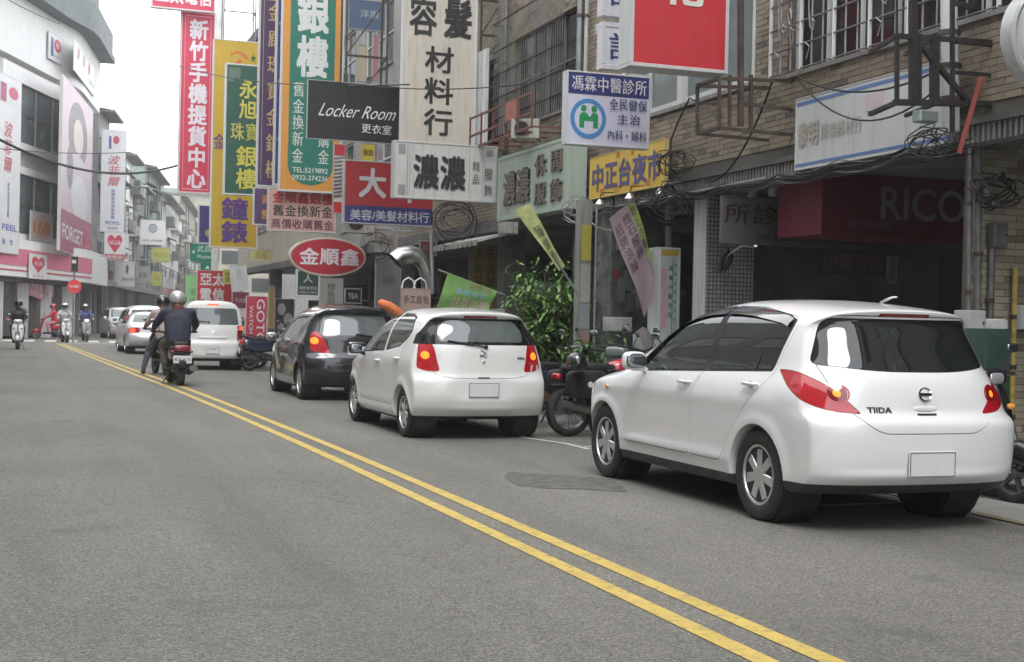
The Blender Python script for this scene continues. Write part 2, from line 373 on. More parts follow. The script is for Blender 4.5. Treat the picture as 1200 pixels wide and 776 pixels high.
WM = dict(
    asphalt=asphalt(), patch=mat('newer_asphalt', (.118, .113, .102), .85, var=.4, scale=9, fine=.4, bump=.5, bscale=120),
    yellow=worn_paint('yellow_road_paint', (.50, .36, .085), .55), white=worn_paint('white_road_paint', (.55, .55, .52), .7),
    kerb=mat('kerb_concrete', (.24, .235, .22), .85, var=.2, streak=.4), gutter=mat('gutter_concrete', (.20, .197, .185), .85, var=.25, scale=2, fine=.2, bump=.3),
    floor=mat('arcade_floor_tile', (.16, .15, .14), .6, var=.3, scale=2), conc=mat('stained_concrete', (.24, .235, .22), .85, var=.25, scale=1.5, streak=.6, bump=.3),
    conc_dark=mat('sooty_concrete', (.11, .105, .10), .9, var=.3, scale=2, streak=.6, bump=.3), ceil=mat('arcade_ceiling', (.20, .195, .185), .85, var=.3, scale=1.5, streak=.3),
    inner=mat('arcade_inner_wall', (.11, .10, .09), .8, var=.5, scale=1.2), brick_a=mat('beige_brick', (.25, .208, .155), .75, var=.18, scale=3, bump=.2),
    brick_b=mat('tan_brick', (.205, .168, .125), .8, var=.2, scale=3, bump=.2), brick_c=mat('soot_brick', (.14, .12, .095), .85, var=.3, scale=3, bump=.2),
    brick_y=mat('buff_brick', (.36, .325, .245), .75, var=.15, scale=3, bump=.2), brick_y2=mat('buff_brick_stained', (.27, .24, .18), .75, var=.2, scale=3, bump=.2),
    mortar=mat('mortar', (.10, .09, .075), .9, var=.3), frame_white=mat('white_window_frame', (.55, .56, .55), .5, var=.1, streak=.3),
    win=mat('street_window_glass', (.03, .036, .038), .06, var=.3, scale=.8, ior=1.6), win_dark=mat('dark_window_glass', (.012, .013, .014), .12, var=.3, scale=.8),
    bay=mat('bay_window_glass', (.25, .29, .29), .22, var=.35, scale=.5), win_pale=mat('pale_window_glass', (.14, .17, .165), .1, var=.25, scale=.8, ior=1.6), curtain=mat('window_curtain', (.30, .29, .26), .9, var=.2, scale=6),
    steel=mat('rusty_steel', (.075, .055, .045), .7, .3, var=.4, scale=6), steel_grey=mat('grey_steel', (.17, .17, .165), .6, .5, var=.3, scale=5), black_steel=mat('black_steel', (.028, .026, .026), .6, .3, var=.3, scale=6),
    galv=mat('galvanised_pipe', (.30, .31, .31), .45, .6, var=.2, scale=4, streak=.3), pvc=mat('grey_pvc', (.38, .38, .37), .55, var=.15, streak=.4), wire=mat('black_cable', (.012, .012, .012), .6, var=0),
    white_wall=mat('white_render', (.70, .70, .69), .8, var=.06, scale=.6, streak=.25, scol=(.25, .24, .22)), grey_wall=mat('grey_render', (.30, .30, .29), .85, var=.15, scale=.5, streak=.5),
    grey_soffit=mat('grey_roof_fascia', (.13, .15, .15), .7, var=.12, scale=.6, streak=.2), beige_wall=mat('beige_render', (.38, .35, .29), .85, var=.15, scale=.5, streak=.5),
    red_brick=mat('red_brick_wall', (.22, .10, .075), .85, var=.2, scale=3, streak=.3), green_wall=mat('green_render', (.22, .29, .25), .85, var=.15, streak=.3), pink=mat('pink_fascia', (.58, .16, .23), .5, var=.05),
    roof=mat('corrugated_roof', (.20, .20, .19), .6, .3, var=.3, streak=.4), white_metal=mat('white_metal_sheet', (.52, .53, .52), .45, var=.08, streak=.4, scol=(.18, .15, .11)),
    tile_grey=brick_mat('grey_mosaic_tile', (.40, .40, .395), (.10, .10, .095), .052, .052, 'X', off=0, mw=.14), tile_beige=brick_mat('beige_strip_tile', (.26, .22, .16), (.10, .09, .07), .23, .065, 'Y', mw=.13),
    tile_beige_x=brick_mat('beige_strip_tile_side', (.33, .27, .185), (.12, .10, .08), .23, .065, 'X', mw=.13), wood=mat('brown_wood', (.10, .055, .03), .7, var=.3),
    tube=mat('fluorescent_tube', (.85, .95, 1), .4, var=0, emit=1.6), posters=mat('torn_poster_paper', (.105, .112, .098), .9, var=.6, scale=5, streak=.7, bump=.6, bscale=14))

# ================================================================ ground
def strip(name, pts, w_, z, m, **k):
    mb = MB(); n = len(pts); vs = []
    for i, (x, y) in enumerate(pts):
        a = Vector(pts[max(i-1, 0)]); b = Vector(pts[min(i+1, n-1)]); d = (b-a).normalized(); s = Vector((d.y, -d.x))*w_/2*random.uniform(.95, 1.05)
        vs += [(x-s.x, y-s.y, z), (x+s.x, y+s.y, z)]
    mb.add(vs, [(2*i, 2*i+1, 2*i+3, 2*i+2) for i in range(n-1)])
    return mb.build(name, m, **k)
g = MB(); g.quad((-300, -120, 0), (400, -120, 0), (400, 700, 0), (-300, 700, 0)); g.build('road', WM['asphalt'], kind='structure')
CL = [(2.79, -20), (2.78, 4), (2.78, 9), (2.76, 13), (2.70, 17), (2.62, 21), (2.51, 25.2), (2.32, 30.2), (2.12, 36.2), (1.85, 44.7), (1.55, 54), (1.33, 60.8)]
def dense(pts, k=6):
    t = np.linspace(pts[0][1], pts[-1][1], len(pts)*k); return list(zip(pchip([(p[1], p[0]) for p in pts], t), t))
strip('centre_line', dense(CL), .105, .004, WM['yellow'], kind='structure')
strip('centre_line', dense([(x+.262-.004*max(0, y-25)*.6, y) for x, y in CL]), .105, .004, WM['yellow'], kind='structure')
strip('parking_line', [(5.62, 13.2), (5.62, 13.9), (5.42, 14.6), (5.42, 26)], .07, .004, WM['white'], kind='structure')
for y_ in (8.75, 13.4): strip('parking_line', [(5.62, y_), (7.0, y_+.12)], .08, .008, WM['white'], kind='structure')
g = MB(); g.box(6.55, -25, -.1, 7.35, 60, .012); g.build('gutter', WM['gutter'], kind='structure')
g = MB(); g.add([(3.78, 10.35, .003), (3.95, 10.12, .003), (4.22, 10.02, .003), (4.5, 9.8, .003), (4.62, 10.15, .003), (4.74, 10.65, .003), (4.4, 10.95, .003), (4.05, 11.3, .003), (3.86, 10.9, .003)], [tuple(range(9))]); g.quad((6.3, 6.35, .003), (6.9, 6.35, .003), (6.9, 6.6, .003), (6.3, 6.6, .003)); g.build('road_patch', WM['patch'], kind='structure')
strip('gutter_line', [(6.50, 5), (6.50, 8.4)], .05, .0155, worn_paint('faded_ochre_paint', (.20, .155, .07), .9), kind='structure')
for k in range(9):   # zebra crossing
    x = -1.9+k*.93; MBx = MB(); MBx.quad((x, 63.6, .004), (x+.48, 63.6, .004), (x+.60, 67.6, .004), (x+.12, 67.6, .004)); MBx.build('crossing_stripe', WM['white'], kind='structure')
strip('stop_line', [(1.6, 61.4), (7.0, 60.6)], .35, .004, WM['white'], kind='structure')
k_ = MB(); k_.box(7.35, -25, -.1, 7.50, 60, .13); k_.build('kerb', WM['kerb'], kind='structure')
k_ = MB(); k_.box(7.50, -25, -.1, 16, 60, .135); k_.build('arcade_floor', WM['floor'], kind='structure')
k_ = MB(); k_.box(-14, -25, -.1, -2.6, 62, .13); k_.build('pavement', WM['kerb'], kind='structure')

# ================================================================ walls of the terraced row
_bm = {}
def brick_mesh(L_, H_, D_, m):
    k = (L_, H_, D_, m.name)
    if k not in _bm:
        b = MB(); b.box(.003, -D_, .003, L_-.003, .004, H_-.003); me = b.mesh('brick'); me.materials.append(m); _bm[k] = me
    return _bm[k]
def brick_face(parent, A, ang, length, z0, z1, mats, n_parts, L_=.215, H_=.062, D_=.012, order=None, skip=None):
    """running-bond tiles standing proud of a wall: A = left end in plan, ang = heading of the wall; the nearest as parts, the rest joined"""
    rows = int((z1-z0)/H_); cols = int(length/L_)+1; c, s = math.cos(ang), math.sin(ang); cells = []
    for r in range(rows):
        for q in range(-1, cols):
            u = q*L_+(r % 2)*L_*.5; l0, l1 = max(u, 0), min(u+L_, length)
            zc = z0+(r+.5)*H_; runs = [(l0, l1)]
            for (h0, h1, hz0, hz1) in (skip or []):
                if hz0 < zc < hz1:
                    runs = [q_ for a_, b_ in runs for q_ in ((a_, min(b_, h0)), (max(a_, h1), b_)) if q_[1]-q_[0] > .03]
            for a_, b_ in runs:
                if b_-a_ > .03: cells.append((a_, b_-a_, z0+r*H_))
    if order: cells.sort(key=order)
    rs = random.Random(len(cells)); off = Vector(parent.location)
    rest = [MB() for _ in mats]
    for i, (u, ln, z) in enumerate(cells):
        mi = rs.choices(range(len(mats)), [6, 3, 1][:len(mats)])[0]
        jit = rs.uniform(-.003, .003)
        p = Vector((A[0]+c*u-s*jit, A[1]+s*u+c*jit, z))
        if i < n_parts:
            o = bpy.data.objects.new('brick', brick_mesh(round(ln, 4), H_, D_, mats[mi])); COL.objects.link(o); o.parent = parent; o.location = p-off; o.rotation_euler = (0, 0, ang)
        else:
            vs = [(A[0]+c*(u+x)-s*y, A[1]+s*(u+x)+c*y, z+h) for h in (.003, H_-.003) for y in (-D_+jit, .004) for x in (.003, ln-.003)]
            rest[mi].add(vs, [(0, 2, 3, 1), (4, 5, 7, 6), (0, 1, 5, 4), (2, 6, 7, 3), (0, 4, 6, 2), (1, 3, 7, 5)])
    for mb, m in zip(rest, mats):
        if mb.f: mb.build('bricks', m, parent, world=True, kind='stuff')
def window(parent, X, y0, y1, z0, z1, fr, glass, nx=2, nz=1, depth=.12, curtain=False, face=-1, bar=.045):
    """recessed window in a wall facing -x (face -1) or +x; parts: frame, panes"""
    s = face; xi = X-s*depth; y0, y1 = min(y0, y1), max(y0, y1)
    f = MB()
    for a, b, c, d in ((y0, y1, z0, z0+bar), (y0, y1, z1-bar, z1), (y0, y0+bar, z0+bar, z1-bar), (y1-bar, y1, z0+bar, z1-bar)): f.box(xi+s*.05, a, c, xi, b, d)
    for k in range(1, nx): yy = y0+(y1-y0)*k/nx; f.box(xi+s*.045, yy-bar*.45, z0+bar, xi+.002*s, yy+bar*.45, z1-bar)
    for k in range(1, nz): zz = z0+(z1-z0)*k/nz; f.box(xi+s*.04, y0+bar, zz-bar*.4, xi+.004*s, y1-bar, zz+bar*.4)
    fo = f.build('window', fr, parent, world=True)
    for i in range(nx):
        for j in range(nz):
            a, b = y0+(y1-y0)*i/nx+bar*.4, y0+(y1-y0)*(i+1)/nx-bar*.4; c, d = z0+(z1-z0)*j/nz+bar*.4, z0+(z1-z0)*(j+1)/nz-bar*.4
            p = MB(); p.box(xi+s*.015, a, c, xi+s*.009, b, d); p.build('pane', glass, fo, world=True)
            if curtain and (i+j) % 2 == 0: p = MB(); p.box(xi-s*.04, a, c, xi-s*.05, b, d); p.build('curtain', WM['curtain'], fo, world=True)
    sl = MB(); sl.box(X+s*.05, y0-.04, z0-.05, xi, y1+.04, z0-.002); sl.build('sill', WM['conc'], fo, world=True)
    return fo
def facade(parent, X, y0, y1, z0, z1, wins, m, face=-1, th=.25, name='wall'):
    """wall with real openings: wins = (y0, y1, z0, z1)"""
    s = face; ys = sorted({y0, y1, *[w[0] for w in wins], *[w[1] for w in wins]}); zs = sorted({z0, z1, *[w[2] for w in wins], *[w[3] for w in wins]})
    b = MB()
    for i in range(len(ys)-1):
        run = None
        for j in range(len(zs)-1):
            cy, cz = (ys[i]+ys[i+1])/2, (zs[j]+zs[j+1])/2
            solid = not any(w[0] < cy < w[1] and w[2] < cz < w[3] for w in wins)
            if solid: run = (run[0], zs[j+1]) if run else (zs[j], zs[j+1])
            if (not solid or j == len(zs)-2) and run: b.box(X, ys[i], run[0], X-s*th, ys[i+1], run[1]); run = None
    return b.build(name, m, parent, world=True)
FX = 7.8
def shop_interior(parent, y0, y1, X=FX, back=11.4, hue=0):
    """dark arcade: ceiling, back wall with shop front, shelves and a tube light"""
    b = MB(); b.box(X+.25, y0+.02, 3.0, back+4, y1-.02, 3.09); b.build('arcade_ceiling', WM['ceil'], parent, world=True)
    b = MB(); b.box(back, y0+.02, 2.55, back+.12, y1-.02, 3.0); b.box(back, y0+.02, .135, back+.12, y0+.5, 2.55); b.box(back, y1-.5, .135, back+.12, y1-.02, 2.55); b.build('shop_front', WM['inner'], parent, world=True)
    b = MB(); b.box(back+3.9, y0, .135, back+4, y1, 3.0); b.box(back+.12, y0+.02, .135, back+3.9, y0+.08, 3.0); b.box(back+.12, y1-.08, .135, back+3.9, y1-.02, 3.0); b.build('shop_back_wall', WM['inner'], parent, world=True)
    n = max(2, int((y1-y0-1)/1.1)); f = MB()
    for k in range(n+1): yy = y0+.5+(y1-y0-1)*k/n; f.box(back+.02, yy-.025, .135, back+.07, yy+.025, 2.55)
    f.build('shop_door_frame', WM['steel_grey'], parent, world=True)
def pier(parent, y0, y1, x0=FX, x1=FX+.6, m='conc', z1=3.09, name='pier'):
    b = MB(); b.box(x0, y0, .13, x1, y1, z1); return b.build(name, WM[m], parent, world=True)

# ---- R1: beige brick-tiled building over the printer shop and the clinic
r1 = empty('terraced_building', (FX, 14.4, 0), 0, 'beige brick-tiled building with ornate window grilles above a dark arcade', 'building')
W1 = [(13.75, 17.45, 4.12, 5.75), (9.3, 13.05, 4.08, 6.1), (9.3, 12.7, 7.4, 9.2), (14, 17.5, 7.4, 9.2)]
facade(r1, FX, 8.4, 18.75, 3.10, 10.2, W1, WM['mortar'])
b = MB(); b.box(FX+.25, 8.4, 3.10, 16, 8.6, 10.2); b.box(FX+.25, 18.55, 3.10, 16, 18.75, 10.2); b.box(FX+.2, 8.4, 10.2, 16, 18.75, 10.4); b.box(16, 8.4, .13, 16.2, 18.75, 10.4); b.box(8.9, 8.6, 3.12, 9.0, 18.55, 10.2); b.build('side_wall', WM['conc'], r1, world=True)
window(r1, FX, 15.65, 17.45, 4.12, 5.75, WM['frame_white'], WM['win_pale'], 2, 1, .04, True, bar=.07)
window(r1, FX, 13.75, 15.55, 4.12, 5.75, WM['frame_white'], WM['win_pale'], 2, 1, .04, True, bar=.07)
b = MB(); b.box(FX-.02, 15.56, 4.12, FX+.05, 15.64, 5.75); b.build('mullion', WM['frame_white'], r1, world=True)
window(r1, FX, 11.2, 13.05, 4.08, 6.1, WM['frame_white'], WM['win_dark'], 3, 2, .15, True, bar=.05)
window(r1, FX, 9.3, 11.1, 4.08, 6.1, WM['frame_white'], WM['win_dark'], 3, 2, .15, bar=.05)
vis = lambda c: (c[2] > 4.05, c[0] < 6.0-.0, -c[0])
# wall heading from the far end (left in view) towards the camera is -y
inw = [(18.75-w[1], 18.75-w[0], w[2]-.05, w[3]) for w in W1]
brick_face(r1, (FX, 18.75), -PI/2, 10.35, 3.30, 6.9, [WM['brick_a'], WM['brick_b'], WM['brick_c']], 175, order=lambda c: (c[2] > 4.1, not (1.0 < c[0] < 5.9), -c[0]), skip=inw)
brick_face(r1, (FX, 9.9), 0, 1.15, .14, 3.1, [WM['brick_y'], WM['brick_y2'], WM['brick_b']], 125, L_=.23, H_=.060, D_=.012, order=lambda c: (c[2] < 1.2, -c[2]))
b = MB(); b.box(FX, 9.9, .13, FX+1.15, 10.02, 3.1); b.build('brick_pier', WM['mortar'], r1, world=True)
b = MB(); b.box(FX-.10, 8.4, 2.92, FX+.25, 18.75, 3.10); b.box(FX-.16, 8.4, 3.10, FX+.0, 18.75, 3.16); b.build('ledge', WM['conc_dark'], r1, world=True)
b = MB()
for i in range(150): yy = 8.45+i*.0685; b.box(FX-.125, yy, 2.95, FX-.10, yy+.034, 3.095)
b.build('ledge_ribs', WM['conc'], r1, world=True)
pier(r1, 14.85, 15.12, FX, FX+.66, 'tile_grey', name='tiled_pier')
b = MB(); b.box(FX-.02, 14.83, .13, FX-.003, 15.14, 2.92); b.build('white_door_jamb', WM['white_metal'], r1, world=True)
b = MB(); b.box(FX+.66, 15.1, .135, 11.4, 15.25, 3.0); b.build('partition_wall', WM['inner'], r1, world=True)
pier(r1, 17.35, 17.95, FX-.15, FX+.62, 'posters', name='poster_pier')
shop_interior(r1, 8.4, 15.1); shop_interior(r1, 15.25, 18.7)
b = MB(); b.box(11.2, 11.0, .135, 11.38, 13.6, 2.2); b.build('display_cabinet', WM['win_dark'], r1, world=True)

def terrace(label, y0, y1, H, wall, winrows, sp0=3.35, pm='conc_dark', interior=True):
    r = empty('terraced_building', (FX, (y0+y1)/2, 0), 0, label, 'building', 'terraced buildings along the right side')
    wins = []
    for (za, zb_, ys) in winrows: wins += [(a, b_, za, zb_) for a, b_ in ys]
    facade(r, FX, y0, y1, 3.1, H, wins, WM[wall])
    b = MB(); b.box(FX+.25, y0, 3.1, 16, y0+.15, H); b.box(FX+.25, y1-.15, 3.1, 16, y1, H); b.box(FX+.25, y0+.15, H-.2, 16, y1-.15, H-.02); b.box(16, y0, .13, 16.2, y1, H)
    b.box(8.9, y0+.15, 3.12, 9.0, y1-.15, H-.2); b.build('side_wall', WM['conc'], r, world=True)
    b = MB(); b.box(FX-.12, y0+.004, H-.25, FX+.25, y1-.004, H+.12); b.build('parapet', WM['conc_dark'], r, world=True)
    pier(r, y0, y0+.35, x1=FX+.4, m=pm)
    b = MB(); b.box(FX-.05, y0+.003, 2.9, FX+.3, y1-.003, 3.1); b.build('ledge', WM['conc_dark'], r, world=True)
    shop_interior(r, y0+.46, y1)
    return r, wins
# ---- R2: wide barred windows over the leisurewear shop
r2, w2 = terrace('tan brick building with a wide rusty window cage above the leisurewear sign', 18.78, 22.25, 11, 'mortar', [(4.62, 6.15, [(19.1, 21.9)]), (7.4, 9.0, [(19.1, 21.9)])])
brick_face(r2, (FX, 22.25), -PI/2, 3.45, 4.2, 7.3, [WM['brick_a'], WM['brick_b'], WM['brick_c']], 240, order=lambda c: c[2], skip=[(22.25-w[1], 22.25-w[0], w[2]-.05, w[3]) for w in w2])
for a, b_ in ((19.1, 20.5), (20.5, 21.9)): window(r2, FX, a, b_, 4.62, 6.15, WM['steel_grey'], WM['win_dark'], 2, 2, .10, True)
window(r2, FX, 19.1, 21.9, 7.4, 9.0, WM['steel_grey'], WM['win_dark'], 4, 2, .1, True)
# ---- R3: white sheet-metal windows
r3, w3 = terrace('grimy buff brick building with white corrugated sheet over its windows', 22.28, 29.4, 12, 'tile_beige', [(4.4, 6.0, [(22.7, 25.2), (26, 28.8)]), (7.3, 8.9, [(22.7, 25.2), (26, 28.8)])])
for (a, b_, c, d) in w3: window(r3, FX, a, b_, c, d, WM['steel_grey'], WM['win'], 3, 2, .1, True)
sh_ = MB()
for k in range(26): yy = 22.45+k*.10; sh_.box(FX-.33-(.02 if k % 2 else 0), yy, 4.0, FX-.29, yy+.098, 6.05)
sh_.build('corrugated_sheet', WM['white_metal'], r3, world=True)
r4, w4 = terrace('grey concrete building behind the hanging red and purple signs', 29.43, 37.5, 12.5, 'grey_wall', [(4.3, 5.8, [(30.2, 33), (34, 37)]), (7.2, 8.7, [(30.2, 33), (34, 37)])])
for (a, b_, c, d) in w4: window(r4, FX, a, b_, c, d, WM['frame_white'], WM['win'], 3, 2, .1, True)
r5, w5 = terrace('beige rendered building with a small balcony behind the tall yellow sign', 37.53, 46.0, 13, 'beige_wall', [(4.3, 5.8, [(38.3, 41), (42, 45)]), (7.2, 8.7, [(38.3, 41), (42, 45)]), (10, 11.5, [(38.3, 41), (42, 45)])])
for (a, b_, c, d) in w5: window(r5, FX, a, b_, c, d, WM['frame_white'], WM['win'], 3, 2, .1, True)
r6, w6 = terrace('pale end building of the right-hand terrace beside the crossing', 46.03, 53.5, 11.5, 'beige_wall', [(4.3, 5.8, [(47, 52.5)]), (7.2, 8.7, [(47, 52.5)])])
for (a, b_, c, d) in w6: window(r6, FX, a, b_, c, d, WM['frame_white'], WM['win'], 4, 1, .1, True)
# ---- behind the camera on the right
r0, w0 = terrace('buff tiled building nearest the camera, beyond the right edge', -20, 8.38, 11, 'tile_beige', [(4.3, 5.8, [(-18, -14), (-12, -8), (-6, -2), (0, 3.5), (4.6, 7.8)]), (7.4, 9, [(-18, -14), (-12, -8), (-6, -2), (0, 3.5), (4.6, 7.8)])])
for (a, b_, c, d) in w0[3:5]: window(r0, FX, a, b_, c, d, WM['frame_white'], WM['win'], 3, 2, .1)
# ---- opposite side of the street (seen only in reflections and from a step aside)
def opposite(y0, y1, H, wall, label, cols):
    r = empty('terraced_building', (-3.4, (y0+y1)/2, 0), 0, label, 'building', 'terraced buildings along the left side')
    n = cols; dy = (y1-y0)/n; wins = [(y0+dy*k+.5, y0+dy*(k+1)-.5, z, z+1.5) for z in np.arange(4.3, H-2, 3.1).tolist() for k in range(n)]
    facade(r, -3.4, y0, y1, 3.1, H, wins, WM[wall], face=1)
    b = MB(); b.box(-3.65, y0, 3.1, -12, y0+.2, H); b.box(-3.65, y1-.2, 3.1, -12, y1, H); b.box(-3.65, y0+.2, H-.2, -12, y1-.2, H-.02); b.box(-12.2, y0, .13, -12, y1, H); b.box(-4.6, y0+.2, 3.12, -4.7, y1-.2, H-.2); b.build('side_wall', WM['conc'], r, world=True)
    for w_ in wins: window(r, -3.4, *w_, WM['frame_white'], WM['win'], 2, 1, .1, face=1)
    for k in range(n+1): b = MB(); yy = min(y0+dy*k, y1-.5); b.box(-3.4, yy, .13, -3.9, yy+.5, 3.1); b.build('pier', WM['conc'], r, world=True)
    b = MB(); b.box(-6.8, y0, .13, -6.9, y1, 3.1); b.build('shop_front', WM['inner'], r, world=True)
    b = MB(); b.box(-3.66, y0+.01, 3.0, -12, y1-.01, 3.09); b.build('arcade_ceiling', WM['ceil'], r, world=True)
    b = MB(); b.box(-3.2, y0+.6, 3.2, -3.38, y1-.6, 4.0); b.build('shop_fascia', WM['white_metal'], r, world=True)
opposite(-20, -6, 10, 'grey_wall', 'grey building across the street behind the camera', 4)
opposite(-5.9, 8, 13, 'tile_beige', 'buff building across the street from the white hatchback', 3)
opposite(8.1, 22, 10.5, 'white_wall', 'white building across the street, out of the frame', 4)
opposite(22.1, 38, 12, 'grey_wall', 'grey building across the street further on', 3)
opposite(38.1, 56, 9.5, 'beige_wall', 'beige building across the street near the crossing', 4)
# ================================================================ corner building across the junction
CP = [(-6.5, 55.5), (-1.2, 68.0), (1.05, 74.2), (1.75, 75.7), (2.2, 76.7), (2.6, 78.3), (3.85, 86.0)]
def poly_wall(pts, z0, z1, th=.3, out=0.0):
    """wall along a plan polyline, thickened inwards (to the left of travel)"""
    b = MB(); n = len(pts); off = []
    for d in (out, -th):
        row = []
        for i in range(n):
            p = Vector(pts[i]); a = (p-Vector(pts[i-1])).normalized() if i else None; c = (Vector(pts[i+1])-p).normalized() if i < n-1 else None
            t = ((a or c)+(c or a)).normalized(); nr = Vector((t.y, -t.x)); row.append(p+nr*d)
        off.append(row)
    vs = [(p.x, p.y, z) for z in (z0, z1) for row in off for p in row]
    O0, I0, O1, I1 = 0, n, 2*n, 3*n; fs = []
    for i in range(n-1): fs += [(O0+i, O0+i+1, O1+i+1, O1+i), (I0+i+1, I0+i, I1+i, I1+i+1), (O1+i, O1+i+1, I1+i+1, I1+i), (O0+i+1, O0+i, I0+i, I0+i+1)]
    fs += [(O0, O1, I1, I0), (O0+n-1, I0+n-1, I1+n-1, O1+n-1)]
    return b.add(vs, fs)
cb = empty('corner_building', (-1, 72, 0), 0, 'white corner building with curved glass bays, grey roof overhang and pink shop fascia', 'building')
poly_wall(CP, 13.35, 16.35, .3, .25).build('parapet_wall', WM['white_wall'], cb, world=True, smooth=30)
poly_wall(CP, 4.75, 13.35, .3, -.45).build('wall', WM['white_wall'], cb, world=True, smooth=30)
poly_wall(CP, 16.35, 16.7, 6, 1.1).build('roof_soffit', WM['grey_soffit'], cb, world=True)
poly_wall(CP, 16.7, 18.1, 5, .95).build('roof_fascia', WM['grey_soffit'], cb, world=True)
poly_wall(CP, 18.1, 20.2, 5, .1).build('roof', WM['grey_soffit'], cb, world=True)
for z in (12.35, 9.15, 8.0, 4.75): poly_wall(CP[1:6], z, z+(.75 if z > 12 else .35), .4, .12).build('sill_band', WM['white_wall'], cb, world=True, smooth=30)
for za, zb_ in ((9.55, 12.3), (5.15, 7.95)):   # window bays: glass strip with mullions
    g_ = poly_wall(CP[1:6], za, zb_, .05, -.05); go = g_.build('window', WM['bay'], cb, world=True, smooth=30)
    for t in np.linspace(0, 1, 5):
        L_ = [Vector(p) for p in CP[1:5]]; ds = [0]
        for i in range(3): ds.append(ds[-1]+(L_[i+1]-L_[i]).length)
        q = t*ds[-1]; i = min(2, max(k for k in range(3) if ds[k] <= q+1e-6)); p = L_[i]+(L_[i+1]-L_[i])*((q-ds[i])/(ds[i+1]-ds[i]))
        MB().box(p.x-.05, p.y-.05, za, p.x+.05, p.y+.05, zb_).build('mullion', WM['steel_grey'], go, world=True)
    poly_wall(CP[1:6], (za+zb_)/2-.05, (za+zb_)/2+.05, .1, .0).build('transom', WM['steel_grey'], go, world=True)
poly_wall(CP, 2.95, 4.7, .4, .9).build('fascia', WM['white_wall'], cb, world=True, smooth=30)
poly_wall(CP[:6], 3.45, 4.25, .02, .93).build('fascia_band', WM['pink'], cb, world=True, smooth=30)
poly_wall(CP[:6], 3.2, 3.27, .02, .93).build('fascia_band', smat((.5, .05, .09)), cb, world=True, smooth=30)
poly_wall(CP, 2.7, 2.95, .4, .3).build('arcade_beam', WM['conc_dark'], cb, world=True)
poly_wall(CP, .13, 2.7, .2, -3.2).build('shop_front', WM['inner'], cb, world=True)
for i, t in ((0, .5), (1, 0), (1, .5), (2, 0), (3, .9), (5, .0), (5, .6)):
    a, c = Vector(CP[i]), Vector(CP[i+1]); p = a+(c-a)*t; MB().box(p.x-.3, p.y-.05, 0, p.x+.3, p.y+.5, 2.7).build('pier', WM['white_wall'] if i < 5 else WM['conc'], cb, world=True)
b = MB(); b.box(-20, 84, 0, -1, 86, 16.2); b.build('rear_wing', WM['grey_wall'], cb, world=True)
def seg(i): return (CP[i], CP[i+1])
FRONT = ((-1.2+.35, 68-.15), (1.05+.35, 74.2-.15)); SIDE = ((2.6+.35, 78.3), (3.85+.35, 86.0)); FASC = ((-1.2+.98, 68-.38), (1.05+.98, 74.2-.38))
PINKRED = (.45, .05, .09); BLUE = (.03, .06, .22)
def logo_p(name, label, box, pl, **k): return sign(name, label, box, pl, (.6, .6, .6), (.5, .5, .5), .08, [('P', .12, .1, .5, .85, BLUE, dict(bold=.0))][:0]+[('ıııı', .2, .85, .8, .93, (.2, .2, .25))][:0], .03, bands=[(.15, .14, .33, .86, (.08, .10, .28)), (.38, .12, .88, .62, PINKRED, 'oval'), (.5, .24, .76, .5, (.6, .3, .33), 'oval'), (.40, .76, .86, .82, (.35, .35, .4))], **k)
logo_p('shop_sign', 'square white sign with blue bar and red disc high on the white parapet', (57, 41, 74, 73), FRONT)
sign('shop_sign', 'red brush-script lettering on the side of the white parapet', (87, 62, 111, 98), SIDE, (.56, .56, .55), (.56, .56, .55), .05, [('波菲爾', .05, .05, .85, .55, PINKRED, dict(shear=.35)), ('SPA', .70, .62, .98, .78, (.15, .2, .2)), ('美容美髮美體', .05, .68, .66, .84, (.45, .45, .45))], .01)
sign('billboard', 'tall white billboard with red script down the left edge of the photo', (-22, 84, 24, 296), ((-1.2+.9, 68-.5), (1.05+.9, 74.2-.5)), (.6, .6, .6), (.5, .5, .5), .3,
     [('波菲爾', .42, .25, .92, .55, PINKRED, dict(vert=True, shear=.2)), ('時尚美容美髮美體', .62, .60, .78, .80, (.1, .12, .3), dict(vert=True)), ('FEEL', .55, .84, .95, .875, (.05, .08, .35)), ('新竹', .5, .92, .9, .96, (.1, .15, .4))], .05,
     bands=[(.40, .035, .93, .16, (.55, .55, .56)), (.44, .045, .60, .15, (.30, .04, .12)), (.66, .05, .92, .12, PINKRED, 'oval')])
# tall mural hoarding on the side: an advert with a dark-haired figure, kept generic
sign('billboard', 'pink hoarding with a dark-haired model on the side of the corner building', (72, 106, 108, 300), SIDE, (.48, .36, .40), (.45, .42, .42), .25, [('FORGET', .05, .84, .70, .93, (.6, .58, .6)), ('2', .76, .78, .95, .93, (.5, .05, .1))], .04,
     bands=[(0, 0, 1, 1, (.50, .37, .42), [(0, 0), (1, .05), (1, .3), (0, .25)]), (.18, .06, .80, .46, (.10, .07, .09), 'oval'), (.34, .16, .66, .38, (.50, .40, .37), 'oval'), (.1, .38, .9, .7, (.42, .38, .40), 'oval'), (.15, .36, .34, .62, (.12, .09, .1), 'oval'), (.3, .5, .85, .8, (.52, .50, .52), 'oval'), (0, .76, 1, 1, (.26, .05, .09))], streak=.02)
sign('poster', 'orange 168 poster in the lower window of the corner building', (36, 249, 62, 284), FRONT, (.55, .52, .48), (.5, .5, .5), .03, [('168', .1, .3, .9, .75, (.65, .2, .04), dict(bold=.03))], .01, bands=[(.1, .1, .9, .9, (.6, .42, .30), 'oval')])
